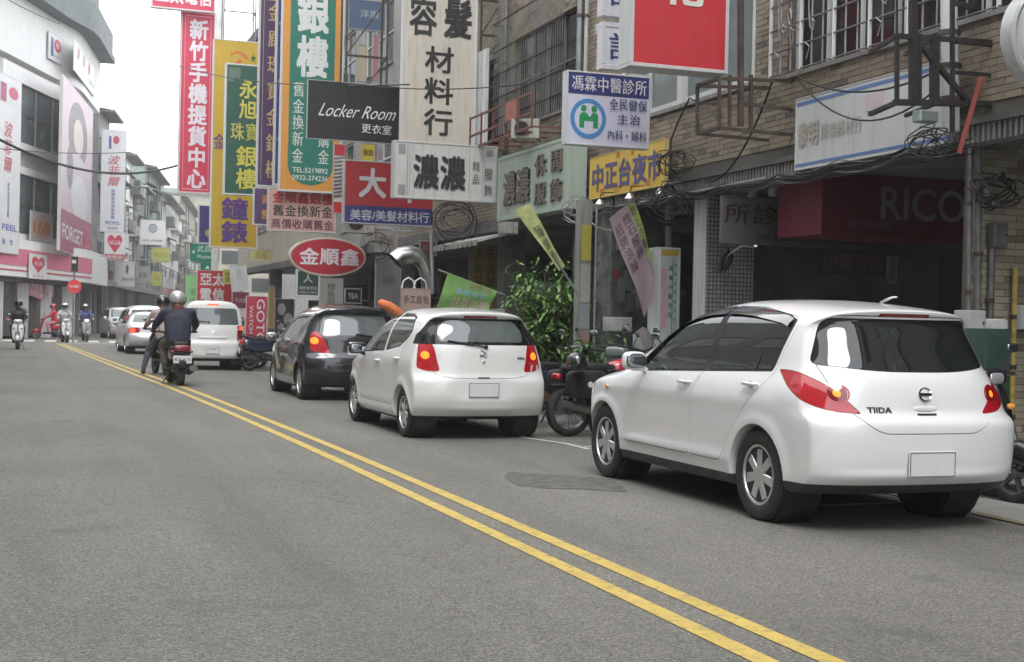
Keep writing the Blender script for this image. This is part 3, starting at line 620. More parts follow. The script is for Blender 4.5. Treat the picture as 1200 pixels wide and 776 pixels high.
sign('shop_sign', 'white square with a red heart on the pink fascia of the corner shop', (35, 298, 55, 327), FASC, (.62, .62, .62), (.6, .6, .6), .05, [('Hi-Life', .27, .28, .73, .46, (.65, .65, .65), dict(shear=.2, bold=.02)), ('萊爾富', .15, .82, .85, .96, PINKRED)], .01,
     bands=[(.1, .1, .9, .75, (.50, .03, .06), [(.5, .78), (.14, .42), (.12, .22), (.25, .10), (.40, .12), (.5, .24), (.60, .12), (.75, .10), (.88, .22), (.86, .42)])])
sign('hanging_banner', 'pink and white bargain banner under the pink fascia', (34, 331, 51, 349), ((-1.2+.9, 70), (1.05+.9, 76.2)), (.55, .18, .24), (.5, .2, .25), .02, [('大特價', .05, .05, .95, .5, (.6, .6, .6)), ('全面特賣', .05, .52, .95, .95, (.6, .6, .6))], .01, tilt=.12)
sign('hanging_banner', 'smaller pink banner right of the pink bargain banner', (52, 332, 63, 346), ((-1.2+.9, 70), (1.05+.9, 76.2)), (.55, .22, .28), (.5, .2, .25), .02, [('促銷', .1, .1, .9, .9, (.6, .6, .6))], .01, tilt=.12)
sign('window_poster', 'tall white and green poster in the corner shop window', (11, 330, 33, 368), ((-1.2+.5, 71), (1.05+.5, 77.2)), (.55, .58, .56), (.5, .5, .5), .04, [('ATM', .2, .6, .8, .72, (.1, .3, .15))], .02, bands=[(.15, .1, .85, .4, (.30, .42, .28))])
sign('window_poster', 'narrow white poster at the left edge of the corner shop', (1, 328, 8, 355), ((-1.2+.5, 71), (1.05+.5, 77.2)), (.5, .5, .5), (.4, .4, .4), .04, [('營業中歡迎', .2, .05, .8, .95, (.1, .1, .1), dict(vert=True))], .02)
# ================================================================ street running on beyond the junction
FD = (math.sin(math.radians(9.6)), math.cos(math.radians(9.6))); FO = (4.1, 86.4)
def FW(s, d=0.0): return (FO[0]+FD[0]*s+FD[1]*d, FO[1]+FD[1]*s-FD[0]*d)
def far_building(s0, s1, H, wall, label, floors=4, shopcol=(.4, .4, .4), roof='roof', roofs=.8, step=0.0, nwin=None):
    a = math.atan2(FD[1], FD[0]); p = FW(s0); r = empty('distant_building', (p[0], p[1], 0), a, label, 'building', 'buildings on the street beyond the junction'); Ln = s1-s0; n = nwin or max(2, int(Ln/2.2)); d = Ln/n
    # local x runs away from the camera, the street is on local -y
    wins = [(k*d+.3, (k+1)*d-.3, z, z+1.55) for z in [4.2+3.15*i for i in range(floors-1)] for k in range(n)]
    xs = sorted({0, Ln, *[w[0] for w in wins], *[w[1] for w in wins]}); zs = sorted({3.2, H, *[w[2] for w in wins], *[w[3] for w in wins]}); b = MB()
    for i in range(len(xs)-1):
        run = None
        for j in range(len(zs)-1):
            c = ((xs[i]+xs[i+1])/2, (zs[j]+zs[j+1])/2); sol = not any(w[0] < c[0] < w[1] and w[2] < c[1] < w[3] for w in wins)
            if sol: run = (run[0], zs[j+1]) if run else (zs[j], zs[j+1])
            if (not sol or j == len(zs)-2) and run: b.box(xs[i], step, run[0], xs[i+1], step+.3, run[1]); run = None
    b.box(0, step+.3, 0, .2, 12, H); b.box(Ln-.2, step+.3, 3.2, Ln, 12, H); b.box(.2, step+.31, H-.2, Ln-.2, 12, H-.02); b.box(.2, 2.5, 3.2, Ln-.2, 2.6, H-.2)
    b.build('wall', WM[wall], r)
    for w_ in wins:
        f = MB(); x0, x1, z0, z1 = w_
        for q in ((x0, z0, x1, z0+.08), (x0, z1-.08, x1, z1), (x0, z0+.08, x0+.08, z1-.08), (x1-.08, z0+.08, x1, z1-.08), ((x0+x1)/2-.04, z0+.08, (x0+x1)/2+.04, z1-.08)): f.box(q[0], step+.1, q[1], q[2], step+.2, q[3])
        fo = f.build('window', WM['frame_white'], r); MB().box(x0+.08, step+.14, z0+.08, x1-.08, step+.16, z1-.08).build('pane', WM['win'], fo)
    b = MB(); b.box(-.1, step-.7, 3.0, Ln+.0, step-.02, 3.3); b.box(.1, step-.9, H-.05, Ln-.1, step-.02, H+.10); b.build('canopy', WM['conc'], r)
    b = MB(); b.add([(0, step-.6, H+.1), (Ln, step-.6, H+.1), (Ln, step+5, H+roofs+.1), (0, step+5, H+roofs+.1), (0, step+9, H+.1), (Ln, step+9, H+.1)], [(0, 1, 2, 3), (3, 2, 5, 4), (0, 3, 4), (1, 5, 2)]); b.build('roof', WM[roof], r)
    rr = random.Random(int(s0*10)+3)
    for z in [3.95+3.15*i for i in range(floors-1)]:
        for k in range(n):
            t = rr.random()
            if t < .35: MB().box(k*d+.1, step-.75, z, (k+1)*d-.1, step-.02, z+rr.uniform(.7, 1.1)).build('balcony', WM[rr.choice(['white_wall', 'conc', 'steel_grey', 'grey_wall'])], r)
            elif t < .55: b = MB(); b.add([(k*d, step-.8, z+1.85), (k*d+d-.1, step-.8, z+1.85), (k*d+d-.1, step-.01, z+2.15), (k*d, step-.01, z+2.15), (k*d, step-.8, z+1.80), (k*d+d-.1, step-.8, z+1.80), (k*d+d-.1, step-.01, z+2.08), (k*d, step-.01, z+2.08)], [(0, 1, 2, 3), (7, 6, 5, 4), (0, 4, 5, 1), (2, 6, 7, 3), (0, 3, 7, 4), (1, 5, 6, 2)]); b.build('window_awning', WM[rr.choice(['green_wall', 'conc', 'roof'])], r)
            elif t < .7: MB().tube((k*d, step-.08, 3.3), (k*d, step-.08, H), .06, 6).build('drainpipe', WM['steel_grey'], r)
    b = MB(); b.box(rr.uniform(.5, 2), 2, H, rr.uniform(2.5, 4), 5, H+rr.uniform(1.2, 2.6)); b.build('roof_shed', WM['roof'], r)
    b = MB(); b.box(.2, 1.2, 0, Ln-.2, 1.3, 3.2); b.build('shop_front', smat((.22, .21, .20), streak=.5), r)
    for k in range(n): MB().box(k*d+.5, 1.17, .1, (k+1)*d-.1, 1.195, 2.3).build('shop_window', WM['win' if k % 3 else 'win_pale'], r); MB().box(k*d+.5, 1.12, 2.4, (k+1)*d-.1, 1.19, 2.9).build('shop_board', smat([(.45, .10, .08), (.5, .48, .42), (.12, .25, .16), (.45, .38, .10), (.10, .14, .35)][(k+int(s0)) % 5]), r)
    for k in range(n): b = MB(); b.box(k*d, 0.6, 0, k*d+.25, .85, 3.0); b.build('pier', WM['white_wall'], r)
    MB().box(.3, step-.3, 3.32, Ln-.3, step-.04, 4.0).build('shop_fascia', smat(shopcol), r)
    return r
far_building(0, 5.5, 13.6, 'grey_wall', 'grey building with steel balconies next to the corner building', 4, (.30, .28, .26))
far_building(5.6, 14, 10.9, 'red_brick', 'red brick fronted house behind the tall white vertical sign', 4, (.45, .45, .4))
far_building(14.1, 21.5, 12.6, 'white_wall', 'white house with a pitched roof beyond the red brick one', 4, (.4, .42, .1))
far_building(21.6, 31, 11.2, 'conc', 'stained concrete house with balconies beyond the white one', 4, (.3, .3, .28))
far_building(31.1, 48, 13.6, 'green_wall', 'greenish grey building in the middle of the far street', 4, (.35, .35, .3))
far_building(48.1, 75, 12.8, 'white_wall', 'long white building near the far end of the street', 4, (.5, .2, .2))
far_building(75.2, 110, 15.0, 'beige_wall', 'pale building at the far end of the street', 4, (.45, .45, .45))
q_ = empty('distant_building', (30, 205, 0), 0, 'flat-roofed cream building closing the far end of the street', 'building'); b = MB(); b.box(12, 205, 0, 60, 215, 19); b.build('wall', WM['beige_wall'], q_, world=True)
b = MB(); b.box(11.5, 204.5, 19, 60.5, 215.5, 19.8); b.build('roof', WM['green_wall'], q_, world=True)
for k in range(10):
    for z in (5, 9, 13): MB().box(14+k*4.5, 204.9, z, 17+k*4.5, 204.97, z+2).build('window', WM['win'], q_, world=True)
# right-hand side of the far street, beyond the crossing
for (y0, y1, H, m, lb) in ((66, 84, 12, 'grey_wall', 'grey building on the right just past the crossing'), (84.3, 110, 11, 'white_wall', 'white building on the right of the far street'), (110.3, 190, 12.5, 'beige_wall', 'row end on the right of the far street')):
    x0 = 11.0+(y0-66)*.17; x1 = 11.0+(y1-66)*.17
    r = empty('distant_building', (x0, y0, 0), math.atan2(y1-y0, x1-x0), lb, 'building', 'buildings on the street beyond the junction'); Ln = math.hypot(y1-y0, x1-x0); b = MB(); b.box(0, -.3-8, 0, Ln, -.3, H); b.build('wall', WM[m], r)
    for z in (4.2, 7.4, 10.2):
        if z < H-1.5:
            for k in range(int(Ln/3)): MB().box(k*3+.5, -.31, z, k*3+2.5, -.24, z+1.4).build('window', WM['win'], r)
# ---- signs hanging on the far side
FY = 84
logo = sign('vertical_sign', 'tall white vertical sign with red brush script and a red disc beyond the crossing', (118, 152, 147, 272), PY(85.6), (.62, .62, .64), (.5, .5, .52), .3, [('波菲爾', .25, .24, .80, .56, PINKRED, dict(vert=True, shear=.25)), ('韓國美容美髮美體', .42, .58, .60, .88, (.12, .13, .32), dict(vert=True)), ('PROFEEL', .2, .90, .85, .935, (.08, .1, .35)), ('護膚館', .3, .95, .75, .985, (.3, .3, .35))], .04,
     bands=[(.24, .045, .78, .20, (.60, .60, .61)), (.29, .06, .40, .185, (.08, .10, .28)), (.46, .055, .74, .135, PINKRED, 'oval')])
sign('shop_sign', 'white sign with a red heart hanging below the tall white vertical sign', (122, 272, 147, 305), PY(85.3), (.62, .62, .62), (.5, .5, .5), .25, [('Hi-Life', .2, .28, .8, .45, (.65, .65, .65), dict(shear=.2, bold=.02)), ('萊爾富', .12, .83, .88, .98, (.6, .6, .6))], .03,
     bands=[(.1, .08, .9, .72, (.50, .03, .06), [(.5, .76), (.16, .40), (.13, .22), (.25, .09), (.40, .11), (.5, .22), (.60, .11), (.75, .09), (.87, .22), (.84, .40)]), (0, .80, 1, 1, (.5, .04, .06))])
sign('shop_sign', 'square white sign with a round grey knot emblem and small black capitals', (164, 258, 194, 287), PY(104), (.62, .62, .62), (.5, .5, .5), .3, [('LIVE LA ROSE', .1, .80, .9, .88, (.05, .05, .05))], .03,
     bands=[(.33, .14, .67, .52, (.12, .14, .2), 'oval'), (.38, .2, .62, .46, (.6, .6, .6), 'oval'), (.42, .24, .58, .42, (.15, .16, .22), 'oval'), (.47, .29, .53, .37, (.6, .6, .6), 'oval')])
sign('shop_sign', 'yellow-green sign board above the far shops', (178, 290, 199, 308), PY(110), (.40, .42, .08), (.3, .3, .3), .2, [('美而美', .1, .2, .9, .8, (.25, .27, .05))], .03)
sign('shop_sign', 'small square yellow sign below the yellow-green sign board', (177, 318, 190, 335), PY(106), (.45, .45, .10), (.3, .3, .3), .2, [('早餐', .2, .1, .8, .9, (.28, .27, .06))], .03)
sign('shop_sign', 'white fascia with a black feather emblem above the far pavement', (134, 306, 158, 336), PY(91), (.60, .60, .60), (.4, .4, .4), .3, [('漢神洋服', .35, .62, .95, .82, (.1, .1, .1))], .03, bands=[(.55, .12, .70, .5, (.1, .11, .14), 'oval')])
sign('billboard', 'dark photographic board beside the feather sign', (111, 304, 133, 328), PY(90), (.16, .10, .11), (.4, .4, .4), .3, [('流行精品', .1, .72, .9, .92, (.5, .1, .15))], .03, bands=[(.1, .1, .4, .7, (.35, .28, .27), 'oval'), (.5, .15, .8, .7, (.30, .22, .22), 'oval')])
sign('shop_sign', 'grey and cream sign board over the far shop canopy', (158, 312, 176, 332), PY(108), (.33, .33, .31), (.3, .3, .3), .2, [('當鋪', .2, .1, .8, .9, (.1, .1, .12))], .03)
sign('vertical_sign', 'narrow white sign strip with black dots right of the tall white sign', (147, 248, 150, 275), PY(85.6), (.55, .55, .55), (.4, .4, .4), .1, [('燙染護剪', .1, .03, .9, .97, (.05, .05, .05), dict(vert=True))], .01)
# ---- traffic sign and signal on a pole at the crossing
ps = empty('traffic_sign', (2.06, 62.3, 0), 0, 'round red no-entry style traffic sign on a grey pole at the crossing', 'traffic sign')
MB().tube((0, 0, 0), (0, 0, 3.75), .045, 10).build('pole', WM['galv'], ps, smooth=50)
MB().lathe([(.30, 0), (.30, .015), (.001, .016)], 24, Matrix.Translation((0, -.05, 2.45)) @ Matrix.Rotation(PI/2, 4, 'X')).build('disc', smat((.55, .04, .04)), ps)
m = MB(); letter(m, '禁行機車', -.2, 2.38, .2, 2.52, depth=-.07); m.build('lettering', smat((.7, .7, .7)), ps)
m = MB(); m.box(-.14, -.1, 3.1, .14, .12, 3.75); m.build('signal_box', WM['black_steel'], ps); MB().box(-.12, -.12, 3.45, .05, -.10, 3.6).build('label_plate', WM['white_metal'], ps)
st = empty('street_lamp', FW(14, -1.5)+(0,), 0, 'curved grey street lamp on the far pavement', 'street lamp')
MB().pipe([(0, 0, 0), (0, 0, 8.2), (.15, -.2, 9), (.7, -.4, 9.7), (1.6, -.6, 10.1), (2.6, -.8, 10.3)], [.11, .07, .06, .05, .05, .04], 10).build('pole', WM['galv'], st, smooth=50); MB().sphere((2.9, -.85, 10.3), .2, 10, 6, (2, 1, .5)).build('lamp_head', WM['galv'], st, smooth=60)
# ================================================================ signs hanging over the street (lightboxes on the plane y = const) and fixed to the facades
WHITE = (.62, .63, .64); BLK = (.02, .02, .02); NAVY = (.035, .045, .16); RED = (.46, .035, .045)
V_ = dict(vert=True)
# clinic
sign('clinic_sign', 'white lightbox clinic sign with blue heading and two green figures in a blue ring', (664, 86, 762, 172), PY(15.3), (.58, .60, .72), (.55, .56, .58), .24,
    [('馮霖中醫診所', .03, .03, .97, .27, (.65, .65, .7)), ('全民健保', .50, .32, .98, .50, NAVY), ('主治', .60, .53, .90, .70, NAVY), ('內科・婦科', .48, .77, .98, .93, NAVY)], .02,
    bands=[(0, 0, 1, .30, (.035, .05, .19)), (.03, .36, .47, .93, (.07, .24, .52), 'oval'), (.08, .425, .42, .865, (.58, .60, .72), 'oval')]
    +[(0, 0, 1, 1, (.02, .28, .10), p) for p in ([(.14, .78), (.14, .60), (.17, .56), (.22, .56), (.25, .60), (.27, .62), (.30, .56), (.35, .56), (.37, .60), (.37, .78), (.31, .78), (.31, .68), (.20, .68), (.20, .78)],)]
    +[(.155, .455, .225, .55, (.02, .28, .10), 'oval'), (.285, .455, .355, .55, (.02, .28, .10), 'oval')])
# big red sign
sign('lightbox_sign', 'huge red lightbox with the feet of white characters, cut by the top edge', (741, -150, 856, 82), PY(13.35), (.50, .035, .045), (.52, .52, .52), .32, [('花', .1, .50, .95, 1.0-.315, (.66, .64, .6), dict(bold=.04)), ('禮品', .1, .05, .95, .5, (.66, .64, .6), dict(V_, bold=.04))][:2], .04, streak=.2)
# two small white signs stacked left of the red one
for bx, lb in (((705, 28, 762, 83), 'white lightbox with a blue curl, lower of the two beside the red sign'), ((706, -40, 762, 21), 'white lightbox with a blue curl, upper of the two beside the red sign')):
    sign('lightbox_sign', lb, bx, PY(15.9), (.55, .57, .63), (.55, .55, .58), .24, [('診', .05, .1, .95, .9, NAVY)], .06, group='white lightboxes behind the red sign')
# white photographic-shop board parallel with the facade
sign('facade_sign', 'weathered white facade board with faded brown characters and two blue stripes', (932, 92, 1112, 184), PX(7.60), (.50, .51, .51), (.45, .45, .44), .12,
    [('黎明', .02, .30, .18, .75, (.38, .35, .30), dict(bold=.03)), ('照相器材行', .19, .42, .48, .66, (.40, .37, .33))], .012, bands=[(0, .045, 1, .095, (.10, .18, .38)), (0, .925, 1, .965, (.10, .18, .38)), (.5, .18, .62, .4, (.50, .42, .44))], streak=.35)
# green leisurewear sign with a return face
gs, gw, gh = sign('facade_sign', 'pale green boxed facade sign with raised brown characters for leisurewear', (583, 172, 667, 252), PX(7.36), (.33, .40, .34), (.33, .40, .34), .42,
    [('濃濃', .09, .22, .50, .85, (.13, .11, .085), dict(ext=.03, bold=.02)), ('休閒', .54, .08, .97, .48, (.13, .11, .085), dict(ext=.03)), ('服飾', .54, .54, .97, .94, (.13, .11, .085), dict(ext=.03))], .06, streak=.3)
# yellow night-market board
sign('facade_sign', 'yellow facade board with purple night market characters and faded red notes', (691, 174, 778, 226), PX(7.6), (.62, .42, .06), (.50, .40, .15), .10,
    [('中正台夜市', .02, .16, .98, .88, (.09, .07, .20), dict(bold=.03)), ('問口小吃', .08, .78, .92, .98, (.55, .10, .03)), ('美食', .3, .0, .7, .16, (.55, .10, .03))], .012)
# vertical shop sign of the beauty supplier
sign('vertical_sign', 'tall cream vertical sign with large black brush characters for beauty supplies', (472, -210, 561, 171), PY(22.6), (.50, .46, .40), (.52, .52, .51), .10,
    [('容', .05, .53, .47, .685, BLK, dict(bold=.02)), ('髮', .54, .53, .97, .68, BLK, dict(bold=.03)), ('材料行', .26, .69, .74, .985, BLK, dict(V_, bold=.02, fill=.84)), ('美', .05, .33, .47, .48, BLK, dict(bold=.03)), ('美', .54, .33, .97, .48, BLK, dict(bold=.03))], .05, streak=.45)
# leisurewear lightbox
sign('lightbox_sign', 'wide dirty white lightbox with two large black characters and small ones at the right', (461, 168, 583, 235), PY(21.6), (.47, .48, .46), (.40, .40, .38), .26,
    [('濃濃', .17, .18, .70, .86, BLK, dict(bold=.03)), ('精品', .76, .25, .84, .72, (.12, .12, .11), V_), ('服飾', .88, .35, .97, .95, (.12, .12, .11), V_)], .03,
    bands=[(.03, .03, .10, .22, (.25, .25, .24)), (.03, .78, .10, .97, (.25, .25, .24)), (.90, .03, .97, .16, (.25, .25, .24)), (.115, .03, .125, .97, (.30, .30, .29)), (.14, .03, .145, .97, (.30, .30, .29)), (.73, .03, .735, .97, (.33, .33, .31))], streak=.5)
# black locker-room sign
sign('lightbox_sign', 'black lightbox with slanted white script left of the cream vertical sign', (360, 97, 469, 166), PY(24.6), (.011, .011, .012), (.35, .36, .37), .12,
    [('Locker Room', .11, .38, .93, .60, (.66, .66, .7), dict(shear=.45, bold=-.004)), ('更衣室', .58, .68, .92, .86, (.62, .62, .62))], .012)
# red and blue beauty sign
sign('lightbox_sign', 'red lightbox with a big white character over a blue strip of small ones', (403, 190, 509, 264), PY(25.6), RED, (.48, .46, .46), .28,
    [('大', .14, .08, .47, .60, (.66, .66, .66), dict(bold=.03)), ('千', .56, .08, .90, .66, (.66, .66, .66), dict(bold=.03)), ('美容/美髮材料行', .06, .78, .96, .96, (.62, .62, .66))], .025, bands=[(0, .72, 1, 1, (.045, .05, .20))])
# striped pole panel
sign('vertical_sign', 'narrow red and white striped panel beside the red beauty sign', (391, 169, 404, 250), PY(27.2), (.5, .5, .5), (.4, .3, .3), .14, [], .01,
    bands=[(0, 0, 1, .16, RED), (0, .84, 1, 1, RED)]+[(0, 0, 1, 1, (.10, .10, .10), [(0, .20+k*.055), (1, .17+k*.055), (1, .19+k*.055), (0, .22+k*.055)]) for k in range(11)])
# orange and green jewellery sign
sign('vertical_sign', 'tall orange vertical sign with a green rounded panel and white silversmith characters', (330, -190, 404, 226), PY(33.0), (.60, .27, .05), (.52, .53, .53), .12,
    [('銀樓', .22, .43, .78, .68, (.60, .62, .60), dict(V_, bold=.035)), ('舊金換新金', .18, .69, .38, .925, (.55, .6, .55), V_), ('高價收購金', .62, .69, .82, .925, (.55, .6, .55), V_), ('TEL:5219892', .20, .935, .80, .95, (.6, .62, .6), dict(bold=.03)), ('0932-374236', .20, .957, .80, .972, (.6, .62, .6), dict(bold=.03))], .05,
    bands=[(.12, -.2, .88, .93, (.018, .16, .115)), (0, 0, 1, 1, (.018, .16, .115), [(.12, .93)]+[(.5-.38*math.cos(PI*k/12), .93+.055*math.sin(PI*k/12)) for k in range(1, 12)]+[(.88, .93)])])
sign('vertical_sign', 'narrow blue vertical sign edge-on between the purple and orange signs', (323, -150, 334, 218), PY(34.5), (.035, .055, .22), (.52, .53, .53), .08, [('金飾買賣', .2, .2, .8, .95, (.4, .4, .5), V_)], .06)
sign('vertical_sign', 'dark purple vertical sign with gold characters', (303, -150, 335, 220), PY(36.5), (.07, .035, .10), (.52, .53, .53), .10, [('金廊珠寶金銀樓', .30, .40, .95, .99, (.50, .38, .18), V_)], .06, bands=[(.12, .405, .14, .99, (.5, .42, .25)), (.12, .40, 1, .405, (.5, .42, .25))])
# gold exchange board
sign('lightbox_sign', 'white board with red and black characters offering to exchange old gold', (314, 222, 394, 272), PY(33.2), (.48, .30, .27), (.48, .46, .45), .26,
    [('金順鑫銀樓', .05, .04, .97, .34, (.38, .03, .03), dict(bold=.03)), ('舊金換新金', .05, .36, .97, .66, BLK), ('高價收購舊金', .03, .70, .98, .96, (.12, .03, .06))], .02)
sign('lightbox_sign', 'small purple sign with orange characters left of the gold exchange board', (297, 220, 318, 264), PY(35.8), (.09, .05, .13), (.5, .5, .5), .24, [('黃', .42, .1, .92, .5, (.6, .3, .05)), ('舊', .42, .52, .92, .92, (.6, .35, .05))], .03)
# oval
ov, ow_, oh_ = sign('oval_sign', 'red oval sign with three pale characters and a beaded rim', (339, 278, 429, 324), PY(28.2), (.40, .025, .04), (.50, .46, .40), .28, [('金順鑫', .10, .24, .94, .76, (.66, .60, .64), dict(bold=.025))], .045, outline='oval')
bd = MB()
for k in range(64): bd.sphere((math.cos(2*PI*k/64)*(ow_/2-.022), -.01, oh_/2+math.sin(2*PI*k/64)*(oh_/2-.022)), .016, 6, 4)
bd.build('bead_rim', smat((.6, .58, .5)), ov)
sign('lightbox_sign', 'small dark green sign with a white chevron under the red oval', (347, 316, 375, 348), PY(30.5), (.03, .055, .05), (.52, .52, .52), .2, [('個性髮型坊', .06, .62, .96, .78, (.45, .48, .5)), ('0988-577875', .08, .84, .92, .93, (.4, .42, .45)), ('人', .25, .1, .75, .5, (.45, .5, .45))], .04)
# yellow clock and watch sign, green jewellery sign, red phone sign
sign('vertical_sign', 'tall mustard yellow sign with purple clock and watch characters and a striped emblem', (248, 47, 304, 291), PY(46), (.50, .33, .03), (.53, .54, .54), .38,
    [('鐘錶', .20, .755, .82, .985, (.10, .045, .22), dict(V_, bold=.025)), ('金', .0, .42, .28, .56, (.10, .045, .22))], .04,
    bands=[(0, 0, 1, 1, (.55, .11, .04), [(.20, .145), (.55, .085), (.62, .095), (.27, .155)]), (0, 0, 1, 1, (.07, .06, .03), [(.35, .155), (.66, .105), (.70, .11), (.40, .16)]), (0, 0, 1, 1, (.16, .06, .20), [(.52, .155), (.82, .105), (.88, .115), (.60, .16)]), (0, 0, 1, 1, (.55, .13, .04), [(.33, .065), (.50, .045), (.68, .06), (.76, .085), (.70, .085), (.62, .07), (.50, .055), (.36, .07)]), (0, 0, 1, 1, (.03, .12, .05), [(.80, .075), (.83, .068), (.85, .055), (.87, .068), (.92, .070), (.88, .080), (.89, .092), (.85, .086), (.81, .092), (.82, .08)])])
sign('vertical_sign', 'dark green vertical sign with yellow jewellery characters in front of the mustard sign', (263, 75, 306, 229), PY(42.5), (.022, .09, .06), (.55, .56, .56), .34,
    [('永旭', .36, .10, .92, .42, (.55, .50, .08), dict(V_, bold=.02)), ('珠寶', .12, .43, 1.0, .60, (.50, .46, .08)), ('銀樓', .30, .62, .95, .97, (.55, .50, .08), dict(V_, bold=.02))], .05, bands=[(.05, .02, .40, .10, (.12, .17, .13)), (.05, .10, .2, .13, (.12, .17, .13))])
sign('vertical_sign', 'tall crimson vertical sign with white characters for a mobile phone pick-up centre', (210, 14, 251, 227), PY(54), (.50, .03, .07), (.54, .48, .50), .40, [('新竹手機提貨中心', .22, .03, .84, .985, (.64, .58, .64), dict(V_, bold=.035))], .06, bands=[(.09, .012, .105, .988, (.6, .3, .35)), (.895, .012, .91, .988, (.6, .3, .35)), (.09, .982, .91, .988, (.6, .3, .35)), (.09, .012, .91, .018, (.6, .3, .35))])
sign('lightbox_sign', 'crimson horizontal telecom sign right at the top edge above the phone sign', (177, -24, 253, 12), PY(53.5), (.50, .03, .07), (.54, .48, .50), .36, [('亞太電信', .04, .12, .97, .92, (.64, .58, .62), dict(bold=.03))], .06)
sign('vertical_sign', 'small navy sign with a yellow character below the crimson phone sign', (232, 240, 250, 286), PY(50), (.045, .035, .16), (.5, .5, .5), .28, [('收', .45, .55, .95, .92, (.55, .55, .05))], .05)
# ---- direction signs on a post at the crossing
dp = empty('street_name_sign', (8.6, 57.6, 0), 0, 'green street name sign reading Wuchang St with a small arrow sign under it', 'street sign')
b = MB(); b.tube((0, 0, 0), (0, 0, 5.4), .06, 10); b.build('pole', WM['galv'], dp, smooth=50)
for (bx, tx) in (((223, 286, 257, 307), [('武昌街', .22, .08, .98, .48, (.6, .65, .62)), ('Wuchang St', .22, .60, .98, .88, (.6, .65, .62)), ('◀', .03, .3, .16, .62, (.6, .65, .62))]), ((235, 308, 251, 318), [('▲', .3, .2, .7, .8, (.6, .65, .62))])):
    (cx, cy), an, Wq, zb_, zt_ = frame_on(*bx, PY(57.5)); H_ = zt_-zb_
    m = MB(); m.box(cx-Wq/2, 57.5, zb_, cx+Wq/2, 57.54, zt_); po = m.build('sign_board', smat((.01, .20, .13)), dp, world=True)
    m = MB()
    for s, u0, v0, u1, v1, col in tx: letter(m, s, cx-Wq/2+u0*Wq, zt_-v1*H_, cx-Wq/2+u1*Wq, zt_-v0*H_, depth=57.49, bold=.01)
    m.build('lettering', smat((.6, .65, .62)), po, world=True)
MB().bar((8.6, 57.6, 4.4), (7.6, 57.56, 4.4), .06).build('arm', WM['galv'], dp, world=True)
sign('shop_sign', 'red telecom signboard with four white characters behind the white van', (231, 317, 272, 356), PY(48), RED, (.5, .3, .3), .2, [('亞太', .05, .05, .80, .48, (.62, .60, .60), dict(bold=.03)), ('電信', .05, .52, .80, .96, (.62, .60, .60), dict(bold=.03))], .02)
sign('roadside_flag', 'leaf-shaped pale green flag with a vertical phone slogan beside the red telecom board', (217, 322, 232, 372), PY(50), (.25, .50, .24), (.25, .48, .23), .03, [('手機', .3, .3, .85, .75, (.12, .30, .16), V_)], .01)
sign('hanging_banner', 'small white cloth banner hanging over the far shops', (272, 311, 292, 341), PY(42), (.50, .51, .52), (.5, .5, .5), .02, [('咖啡', .3, .1, .7, .6, (.40, .42, .45), V_)], .01, tilt=-.12)
sign('hanging_banner', 'small olive and yellow banner left of the white cloth banner', (261, 316, 272, 333), PY(43), (.36, .32, .06), (.4, .4, .3), .02, [('特賣', .2, .1, .8, .9, (.12, .1, .02), V_)], .01)
sign('roadside_banner', 'upright red banner with white capital letters turned on their side', (288, 347, 313, 408), PY(34.5), (.45, .04, .07), (.50, .45, .45), .06, [], .015)
_b = [o for o in bpy.data.objects if o.get('label', '').startswith('upright red banner')][0]
(cx, cy), an, Wq, zb_, zt_ = frame_on(288, 347, 313, 408, PY(34.5)); H_ = zt_-zb_
for s, u0, u1, v0, v1, cl in (('GOTO', .50, .88, .06, .93, (.62, .58, .6)), ('WATCH', .16, .34, .18, .72, (.6, .55, .57))):
    m = MB(); letter(m, s, 0, 0, (v1-v0)*H_, (u1-u0)*Wq, bold=.03); m.v = [(-Wq/2+u0*Wq+p[2], -.002+p[1], H_*(1-v0)-p[0]) for p in m.v]; m.build('lettering', smat(cl), _b)
sign('poster', 'large poster with two smiling faces left of the red watch banner', (270, 363, 289, 396), PY(38), (.48, .44, .42), (.4, .4, .4), .05, [('優惠', .1, .8, .6, .95, (.3, .05, .1))], .02, bands=[(.10, .15, .45, .5, (.06, .04, .04), 'oval'), (.15, .22, .40, .5, (.50, .34, .27), 'oval'), (.52, .25, .9, .62, (.08, .05, .04), 'oval'), (.57, .32, .85, .62, (.52, .36, .28), 'oval')])
sign('shop_sign', 'small yellow sign panel below the mustard sign', (293, 292, 318, 306), PY(38), (.50, .46, .20), (.4, .4, .4), .15, [('當舖', .2, .1, .8, .9, (.4, .36, .12))], .02)
# ---- signs inside the arcades
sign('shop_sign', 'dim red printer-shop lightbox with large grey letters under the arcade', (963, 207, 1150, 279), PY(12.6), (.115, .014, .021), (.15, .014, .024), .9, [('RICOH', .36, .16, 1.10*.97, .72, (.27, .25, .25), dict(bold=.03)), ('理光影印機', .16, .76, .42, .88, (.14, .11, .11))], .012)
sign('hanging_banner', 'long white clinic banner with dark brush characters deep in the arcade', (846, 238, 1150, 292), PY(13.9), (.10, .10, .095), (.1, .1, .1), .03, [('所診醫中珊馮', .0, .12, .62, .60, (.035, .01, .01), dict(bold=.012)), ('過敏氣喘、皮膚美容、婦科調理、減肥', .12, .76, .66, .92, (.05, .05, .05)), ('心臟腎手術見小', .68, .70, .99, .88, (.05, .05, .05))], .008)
sign('shop_sign', 'faint red characters on the glass of the shop deep in the arcade', (962, 292, 1040, 322), PY(15.05), (.09, .08, .08), (.08, .08, .08), .04, [('中醫診所', .02, .1, .98, .9, (.22, .13, .12))], .01)
sign('notice', 'narrow pale notice strip hanging in the dark arcade', (1041, 300, 1052, 332), PY(14.9), (.30, .29, .27), (.3, .3, .3), .02, [('看診時間', .2, .05, .8, .95, (.1, .1, .1), V_)], .01)
